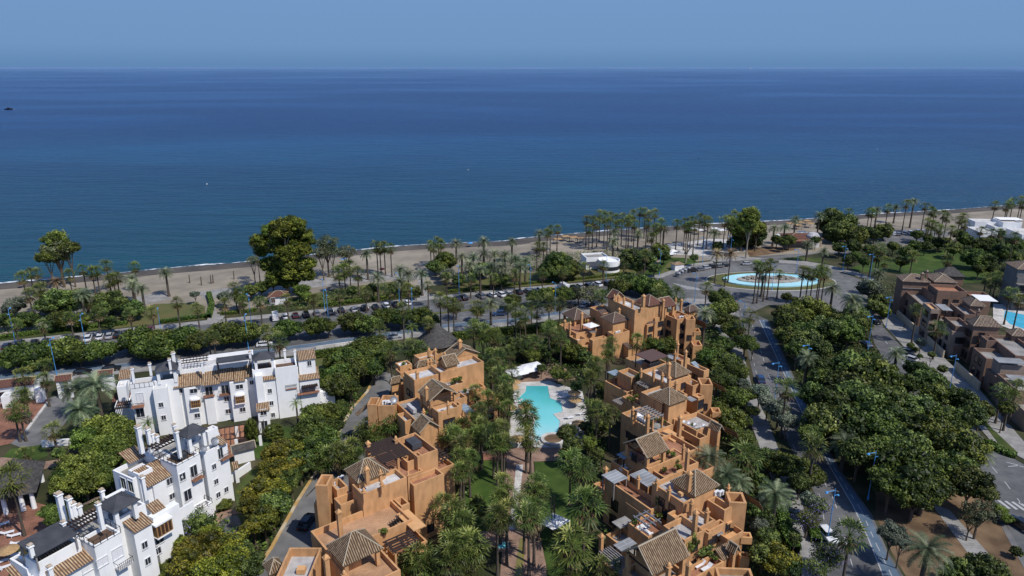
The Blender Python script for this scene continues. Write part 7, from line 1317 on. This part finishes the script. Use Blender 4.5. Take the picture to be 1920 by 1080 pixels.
# ------------------------------------------------------------------ small things
PR = [(984, 759), (1077, 734), (1079, 747), (1085, 791), (962, 724), (965, 714), (957, 762), (969, 820), (1100, 800)]
WH = ['beside the left bulge of the pool', 'highest on the right of the pool', 'second highest on the right of the pool', 'right of the pool beside the steps', 'left of the pool near the cafe', 'nearest the white cafe canopies', 'at the left edge of the pool deck', 'near the hot tub on the left', 'lowest on the right of the pool']
for (px, py), wds in zip(PR, WH): parasol(*P(px, py, 2.4), .12, 'round straw parasol '+wds, THP, 'straw parasols around the turquoise pool', name='straw_parasol')
tri = 0
for px, py, s, rz, lab in [(968, 692, 1.75, .5, 'white square canopy at the left of the pool cafe'), (984, 687, 1.75, .5, 'white square canopy in the middle of the pool cafe'), (1001, 682, 1.8, .5, 'white square canopy at the right of the pool cafe'), (1259, 472, 1.2, .2, 'white parasol on the beach club terrace, front'), (1262, 467, 1.2, .4, 'white parasol on the beach club terrace, rear'), (1665, 424, 1.4, 0, 'white parasol at the beach car park'), (1506, 433, 1.6, 0, 'white parasol beside the red-roofed restaurant'), (1466, 438, 1.4, 0, 'white parasol left of the red-roofed restaurant'), (1184, 470, 1.2, 0, 'white parasol behind the beach club palms')]:
    o = parasol(*P(px, py, 3), 0, lab, WHP, None, rz, 'white_canopy'); o.scale = (s, s, 1.05)
o = parasol(UMB1[0], UMB1[1], 5.6, 'white parasol on the red-tiled roof terrace nearest the coast road', WHP, None, .6); o.scale = (1.25, 1.25, 1)
tl_ = thing('table', 'grey table under the white parasol on the roof terrace', 'table', (UMB1[0]+.4, UMB1[1]-1.2, 5.6)); mb = MB(); mb.box((0, 0, .73), (.9, .5, .04)); mb.build('tabletop', 'grey_metal', tl_)
for a in (-.7, .7):
    for c in (-.4, .4): mb = MB(); mb.box((a, c, .35), (.04, .04, .35)); mb.build('leg', 'grey_metal', tl_)
for px, py, rz, lab in [(1312, 1058, 215, 'white lounger on the red roof terrace of the near block, left one'), (1325, 1064, 215, 'white lounger on the red roof terrace of the near block, right one')]: lounger(*P(px, py, 6.1), 5.72, rz, lab)
for i, (px, py, rz) in enumerate([(5, 982, 40), (14, 998, 30), (27, 1003, 30), (33, 1018, 20), (3, 1052, 40), (10, 1062, 35), (-10, 1070, 35), (25, 1040, 25)]): lounger(*P(px, py, .4), .06, rz, ['white lounger by the left pool, farthest', 'white lounger with a dark towel by the left pool', 'white lounger beside the palm trunk at the left pool', 'white lounger nearest the straw parasol', 'white lounger left of the white building, upper', 'white lounger left of the white building, lower', 'white lounger at the frame edge', 'white lounger beside the white building corner'][i], 'loungers on the left pool terrace')
parasol(*P(15, 1029, 2.2), .05, 'closed-looking straw parasol on the left pool terrace', THP, None, name='straw_parasol')
for i in range(7):
    px = 948+i*5; lounger(*P(px, 707+(i % 2)*3, .4), .07, 100, 'blue-shaded lounger under the white cafe canopies, %s from the left' % nth(i+1), 'loungers under the cafe canopies')
for i, (px, py) in enumerate([(1095, 812), (1096, 822), (1098, 832), (1055, 745), (1062, 742), (966, 740), (960, 748), (1066, 795), (1068, 783), (1072, 752), (1084, 742), (1088, 752), (1090, 776), (972, 752), (958, 775)]): lounger(*P(px, py, .4), .13, (20, 200)[px < 1000], 'white lounger on the pool deck, %s in order from the cafe' % nth(i+1), 'loungers on the pool deck')
# sail shade
sx, sy = P(1037, 1003); o = thing('sail_shade', 'white pointed sail shade with black masts on the lawn beside the palm walk', 'sail shade', (sx, sy, 0))
mb = MB(); q = [(-2.6, -.6, 3.), (0, -2.4, 2.6), (2.8, -.4, 3.1), (0, 1.6, 3.2)]; ap = (0, -.2, 4.3)
for a in range(4): mb.face([q[a], q[(a+1) % 4], ap])
mb.build('sail', 'white_cloth', o)
for p_ in ((-.35, -.9), (.15, -.7), (-.35, 1.6), (.15, 1.8)): mb = MB(); mb.bar((*p_, 0), (*p_, 6.4), .09, 6); mb.build('mast', 'black_metal', o)
# bins
for i, (px, py) in enumerate([(1271, 519), (1277, 515), (1283, 512), (1290, 509)]):
    o = thing('waste_container', ['dark round waste container at the kerb, nearest', 'dark round waste container, second nearest at the kerb', 'dark round waste container, third at the kerb', 'dark round waste container next to the black car'][i], 'waste container', (*P(px, py), .1), 0, 'waste containers at the kerb'); mb = MB(); mb.lathe([(1., 0), (1.1, 1.3), (.8, 1.75), (.0001, 1.9)], n=12); mb.build('body', 'grey_metal', o); mb = MB(); mb.box((0, -1.05, 1.3), (.3, .1, .2)); mb.build('hatch', 'black_metal', o)
# ground pergola with tiles in front of the white building
o = thing('pergola', 'brown timber pergola over the tiled court between the white buildings', 'pergola', (*P(445, 830), 0), math.radians(20)); mb = MB()
for i in range(12): mb.box((-5+i*.95, 0, 2.7), (.06, 3.2, .08))
mb.box((0, 2.8, 2.5), (5.6, .09, .1)); mb.box((0, -2.8, 2.5), (5.6, .09, .1)); mb.build('beams', 'dark_wood', o)
for a in (-4.6, 0, 4.6):
    for c in (-2.8, 2.8): mb = MB(); mb.box((a, c, 1.2), (.3, .3, 1.2)); mb.build('column', 'white_wall', o)
# beach sticks, wooden posts
for i, (px, py) in enumerate([(356, 531), (378, 535), (396, 532), (400, 531), (439, 524)]):
    o = thing('beach_post', ['thin dark post on the open sand, leftmost', 'dark post on the sand, second from the left', 'one of the paired dark posts on the sand, left', 'one of the paired dark posts on the sand, right', 'dark post on the sand nearest the eucalyptus'][i], 'post', (*P(px, py), .03)); mb = MB(); mb.bar((0, 0, 0), (.1, 0, 3.2), .22, 7, .16); mb.build('post', 'trunk', o)
for px, py, c, lab in [(42, 540, 'flower_red', 'red beach parasol near the left palms'), (128, 532, 'lamp_glass', 'pale blue beach parasol between the left palms'), (182, 527, 'white_cloth', 'white and violet beach parasol near the water'), (882, 463, 'lamp_blue', 'blue beach parasol behind the row of date palms'), (645, 493, 'lamp_blue', 'blue beach parasol near the leaning tree'), (717, 513, 'flower_red', 'pink parasol beside the beach path')]:
    o = thing('beach_parasol', lab, 'parasol', (*P(px, py), .03)); mb = MB(); mb.bar((0, 0, 0), (0, 0, 2.1), .03, 5); mb.build('pole', 'white_plastic', o); mb = MB(); mb.lathe([(1.2, 1.7), (.6, 2.05), (.0001, 2.2)], n=8); mb.build('canopy', c, o)
# boat and buoys
bx, by_ = P(17, 205.5, -.2); o = thing('motor_boat', 'small dark motor boat far out on the sea at the left edge', 'boat', (bx, by_, -.2), math.radians(3), sc=1.5)
bm = bmesh.new(); N = 10; rows = []
for i in range(N+1):
    f = i/N; x = -4.5+9*f; wd_ = 1.4*(1-max(0, f-.45)**2/.31); rows.append([bm.verts.new((x, s*wd_*k, z)) for s, k, z in ((-1, 1, 1.1+.3*f), (-1, .6, 0), (1, .6, 0), (1, 1, 1.1+.3*f))])
for a, c in zip(rows, rows[1:]):
    for j in range(4): bm.faces.new((a[j], a[(j+1) % 4], c[(j+1) % 4], c[j]))
bm.faces.new(rows[0][::-1]); bm.faces.new(rows[-1]); me = bpy.data.meshes.new('hull'); bm.to_mesh(me); bm.free(); me.materials.append(M['black_metal']); link('hull', me, o); mb = MB(); mb.box((-.5, 0, 1.7), (1.3, .9, .6)); mb.build('cabin', 'dark_wood', o)
mb = MB(); mb.face([(4, -1, .08), (9, -.4, .08), (9, .4, .08), (4, 1, .08)]); mb.build('bow_wave', 'foam', o)
for i, (px, py, lab) in enumerate([(388, 346, 'white buoy on the sea left of centre'), (878, 319, 'small white buoy in the middle of the sea'), (1310, 298, 'dark buoy on the sea right of centre'), (1407, 129, 'tiny far sailing boat on the horizon'), (1645, 280, 'white buoy far right on the sea')]):
    o = thing('buoy' if i != 3 else 'sailing_boat', lab, 'buoy' if i != 3 else 'boat', (*P(px, py, -.2), -.2)); mb = MB(); s_ = .6 if i != 3 else 13; mb.lathe([(.0001, 0), (.8*s_, .2), (.7*s_, .9*s_), (.0001, 1.2*s_)], n=8); mb.build('float' if i != 3 else 'hull', 'white_plastic' if i != 2 else 'black_metal', o)
# beach club terrace furniture: cabanas and decks on the sand
for i, (px, py) in enumerate([(1300, 437), (1310, 440), (1326, 434), (1340, 437), (1352, 440), (1365, 432), (1500, 425), (1512, 422), (1480, 427), (1060, 452), (1075, 454), (1046, 457), (1090, 456), (1495, 430), (1518, 427)]):
    o = thing('beach_shelter', 'low pale beach shelter on the sand, %s from the left' % nth(sorted([1300, 1310, 1326, 1340, 1352, 1365, 1500, 1512, 1480, 1060, 1075, 1046, 1090, 1495, 1518]).index(px)+1), 'shelter', (*P(px, py), .03), .3, 'beach shelters on the sand'); mb = MB(); mb.box((0, 0, 2.2), (1.7, 1.4, .08)); mb.build('roof', 'straw' if px < 1200 or px > 1400 else 'white_cloth', o)
    for a in (-1.5, 1.5):
        for c in (-1.2, 1.2): mb = MB(); mb.box((a, c, 1.1), (.06, .06, 1.1)); mb.build('post', 'trunk', o)
# yellow kiosk / bin by the median
o = thing('litter_bin', 'bright yellow bin on the median between the round trees', 'bin', (*P(158, 672), .1)); mb = MB(); mb.lathe([(.8, 0), (.85, .9), (1., 1.1), (.7, 1.7), (.0001, 1.9)], n=10); mb.build('body', 'paint_yellow', o); mb = MB(); mb.box((0, -.86, .9), (.2, .05, .15)); mb.build('slot', 'black_metal', o)
# bare tree by the kiosk
x, y = P(1285, 493); o = thing('bare_tree', 'leafless forked tree on the lawn beside the kiosk', 'tree', (x, y, 0)); t_ = link('trunk', limbs_mesh(5, 1., .045, 'pale_trunk', .45, 6), o); t_.scale = (8, 8, 9)
# garden furniture: sofas on the roof terraces
def sofa(px, py, z, zf, rz, lab, mat='white_cloth'):
    o = thing('sofa', lab, 'sofa', (*P(px, py, z), zf), math.radians(rz)); mb = MB(); mb.box((0, 0, .3), (.95, .4, .12)); mb.build('seat', mat, o); mb = MB(); mb.box((0, .36, .55), (.95, .1, .25)); mb.build('backrest', mat, o)
    for s in (-1, 1): mb = MB(); mb.box((s*.95, 0, .4), (.09, .42, .25)); mb.build('armrest', mat, o)
sofa(1205, 990, 7.2, 6.8, 34, 'white sofa under the open pergola frame of the near right block'); sofa(1212, 996, 7.2, 6.8, 124, 'second white sofa under the open pergola frame, nearer the parapet'); sofa(754, 684, 9.3, 8.9, 33, 'white sofa on the small terrace of the block left of the pool'); sofa(1197, 779, 8.4, 7.9, 34, 'pale sofa under the grey pergola of the middle right block'); sofa(1205, 786, 8.4, 7.9, 124, 'second pale sofa under the grey pergola'); sofa(1172, 874, 7, 6.3, 34, 'white sofa under the blue glass awning')
# potted plants and planters on the roof terraces
PP = [(1178, 752, 8, 7.9, 'middle right'), (1186, 757, 8, 7.9, 'middle right'), (1193, 748, 8, 7.9, 'middle right'), (1201, 722, 8.4, 7.9, 'middle right'), (1198, 712, 9.4, 9.1, 'middle right'), (1239, 790, 8.3, 7.9, 'middle right'), (1247, 794, 8.3, 7.9, 'middle right'), (1220, 797, 8.3, 7.9, 'middle right'), (1228, 788, 8.3, 7.9, 'middle right'), (1300, 800, 6.4, 5.8, 'middle right'), (1306, 812, 6.4, 5.8, 'middle right'),
 (1236, 872, 7.8, 7.3, 'near right'), (1243, 866, 7.8, 7.3, 'near right'), (1250, 858, 7.8, 8., 'near right'), (1262, 856, 8.4, 8., 'near right'), (1270, 862, 8.4, 7.3, 'near right'), (1246, 884, 7.8, 7.3, 'near right'), (1272, 880, 7.8, 7.3, 'near right'), (1214, 945, 7, 6.4, 'near right'), (1206, 940, 7, 6.4, 'near right'), (1240, 960, 7, 6.4, 'near right'), (1238, 970, 7.4, 6.8, 'near right'), (1190, 984, 7.2, 6.8, 'near right'), (1226, 962, 7.4, 6.8, 'near right'), (1300, 1038, 6.6, 5.7, 'near right'), (1326, 1034, 6.6, 5.7, 'near right'), (1334, 1040, 6.6, 5.7, 'near right'), (1342, 1048, 6.4, 5.7, 'near right'),
 (853, 716, 10.4, 9.8, 'far left'), (862, 713, 10.4, 9.8, 'far left'), (848, 720, 10.4, 9.8, 'far left'), (797, 776, 9, 8.4, 'far left'), (872, 736, 9, 8.6, 'far left'), (757, 686, 9.3, 8.9, 'far left'), (720, 1000, 9, 8.4, 'near left'), (778, 862, 10.6, 10.1, 'near left'), (784, 868, 10.6, 10.1, 'near left'), (640, 925, 9.2, 8.4, 'near left'), (1120, 612, 6.2, 5.6, 'far right'), (1100, 604, 6.2, 5.6, 'far right'), (1115, 600, 6.2, 5.6, 'far right')]
PM = [crown_mesh(300+i, m_, nclump=12, nleaf=60, leaf=.12, sq=.9, rc=.4, core=False) for i, m_ in enumerate(('garden_leaf', 'lime_leaf', 'hedge_leaf'))]
pc = {}
for i, (px, py, z, zf, wh) in enumerate(sorted(PP)):
    pc[wh] = pc.get(wh, 0)+1; o = thing('potted_plant', 'green potted plant on the %s ochre block terraces, %s from the left' % (wh, nth(pc[wh])), 'potted plant', (*P(px, py, z), zf), 0, 'potted plants on the %s block terraces' % wh)
    mb = MB(); mb.lathe([(.22, 0), (.32, .5), (.0001, .48)], n=10); mb.build('pot', 'red_paving', o); s_ = .45+.4*((i*37) % 10)/10; c = link('foliage', PM[i % 3], o, (0, 0, .45+s_*.7)); c.scale = (s_, s_, s_)
# climbers on the walls
for px, py, z, zf, sx_, sz_, lab in [(1297, 1022, 8.5, 5.8, 1.6, 2.2, 'green climber on the gable-side wall of the near right block'), (1236, 940, 9, 6.4, 1., 1.6, 'dark climber on the shaded wall of the near right block'), (1324, 1032, 7, 5.8, 2.2, .9, 'leafy hedge in a planter beside the white loungers'), (1198, 708, 10, 8.2, 1., 1.5, 'climber beside the striped pergola of the middle block')]:
    o = thing('climbing_plant', lab, 'climbing plant', (*P(px, py, z), zf), math.radians(34)); c = link('foliage', PM[0], o, (0, 0, z-zf)); c.scale = (sx_, .7, sz_); mb = MB(); mb.bar((0, 0, 0), (0, 0, z-zf), .06, 5); mb.build('stem', 'trunk', o)
# stack of dark folded chairs on the near left roof terrace
for i in range(7):
    px, py = 733+i*4.2, 985-i*3.2; o = thing('folded_chair', 'dark folded chair lying on the long terracotta roof terrace, %s from the left' % nth(i+1), 'chair', (*P(px, py, 8.6), 8.36), math.radians(128), 'folded chairs on the roof terrace'); mb = MB(); mb.box((0, 0, .45), (.5, .05, .06)); mb.box((0, 0, .2), (.45, .12, .04)); mb.build('seat', 'black_metal', o); mb = MB(); mb.bar((-.5, -.1, 0), (.3, .1, .7), .035, 5); mb.bar((-.3, .1, 0), (.5, -.1, .7), .035, 5); mb.build('leg', 'black_metal', o)
# people (a few pixels tall each)
def person(px, py, rz, lab, shirt='black_metal', trou='paint_blue'):
    x, y = P(px, py); o = thing('person', lab, 'person', (x, y, .13), math.radians(rz))
    bm = bmesh.new(); J = dict(pel=(0, 0, .95), ch=(0, 0, 1.3), nk=(0, 0, 1.5), hd=(0, .02, 1.66), ls=(.19, 0, 1.42), le=(.27, .02, 1.15), lh=(.25, .12, .92), rs=(-.19, 0, 1.42), re=(-.27, -.02, 1.15), rh=(-.26, .06, .92), lk=(.11, .08, .5), lf=(.1, -.05, .06), rk=(-.11, .02, .5), rf=(-.12, .16, .06))
    Rr = dict(pel=.14, ch=.15, nk=.06, hd=.11, ls=.07, le=.05, lh=.04, rs=.07, re=.05, rh=.04, lk=.07, lf=.05, rk=.07, rf=.05); V = {k: bm.verts.new(v) for k, v in J.items()}
    for a, c in (('pel', 'ch'), ('ch', 'nk'), ('nk', 'hd'), ('ch', 'ls'), ('ls', 'le'), ('le', 'lh'), ('ch', 'rs'), ('rs', 're'), ('re', 'rh'), ('pel', 'lk'), ('lk', 'lf'), ('pel', 'rk'), ('rk', 'rf')): bm.edges.new((V[a], V[c]))
    me = bpy.data.meshes.new('body'); order = list(J); bm.to_mesh(me); bm.free(); ob = link('body', me, o); ob.modifiers.new('skin', 'SKIN'); 
    for i, k in enumerate(order): me.skin_vertices[0].data[i].radius = (Rr[k], Rr[k])
    me.skin_vertices[0].data[0].use_root = True; ob.modifiers.new('sub', 'SUBSURF').levels = 1; me.materials.append(M[shirt])
    mb = MB(); mb.lathe([(.12, 1.64), (.115, 1.74), (.0001, 1.79)], (0, .01, 0), 8); mb.build('hair', 'black_metal', o)
plain('skin', (.35, .2, .14), .6)
try:
    person(1694, 618, 200, 'person in dark clothes walking on the right-hand pavement below the cream wall')
except Exception as ex: print('person', ex)
# ------------------------------------------------------------------ labels for every plant: kind + place + position in the photo
ZN = dict(beach='along the beach', park='in the beach park', road='by the upper pavement', grove='in the beach grove', headland='at the far right shore', right_lawn='beside the brown building', roundabout='near the roundabout', avenue='along the left avenue', entrance='near the left gatehouse', coast_front='beside the coast road', pool='around the pool', walk='along the palm walk', lane='beside the shaded lane', median='on the road median', shore='on the open shore', right_verge='by the right avenue', between_avenues='between the avenues', park_right='in the brown park', avenue_side='left of the avenue', resort='in the pool garden', left_slope='on the left slope', lane_trees='left of the lane', left_front='at the lower left', left_garden='behind the white buildings')
KN = dict(fan='fan palm', date='feathery date palm', dry='dried-out brown date palm', royal='bright green feather palm'); KN.update({k: v[2] for k, v in KINDS.items()})
grp = {}
for e in PLANTS: grp.setdefault((e[1], e[3] if not (e[3] in KINDS and e[2]['category'] == 'shrub') else e[3]+'_s'), []).append(e)
for (zn, kd), lst in grp.items():
    lst.sort(key=lambda e: e[0]); base = KN[kd.replace('_s', '')]; n = len(lst)
    if kd.endswith('_s'): base = base.replace('tree', 'shrub')
    Rs = sorted(e[4][1] for e in lst)
    for i, (px, _, o, _, (hh, rr)) in enumerate(lst):
        adj = 'tall ' if kd == 'fan' and hh > 10.4 else 'short ' if kd == 'fan' and hh < 6 else 'big ' if kd not in ('fan', 'dry') and n > 3 and rr >= Rs[-max(1, n//4)] else ''
        if base.startswith('tall') and adj: adj = ''
        o['label'] = '%s%s %s' % (adj, base, ZN[zn]) if n == 1 else '%s%s %s, %s' % (adj, base, ZN[zn], 'leftmost' if i == 0 else 'rightmost' if i == n-1 else nth(i+1)+' from left')
        if n > 1: o['group'] = '%ss %s' % (base, ZN[zn])
print('plants', len(PLANTS), 'objects', len(bpy.data.objects))
# seamless render settings
scene.cycles.max_bounces = 6; scene.cycles.diffuse_bounces = 3; scene.cycles.glossy_bounces = 3; scene.cycles.transmission_bounces = 2
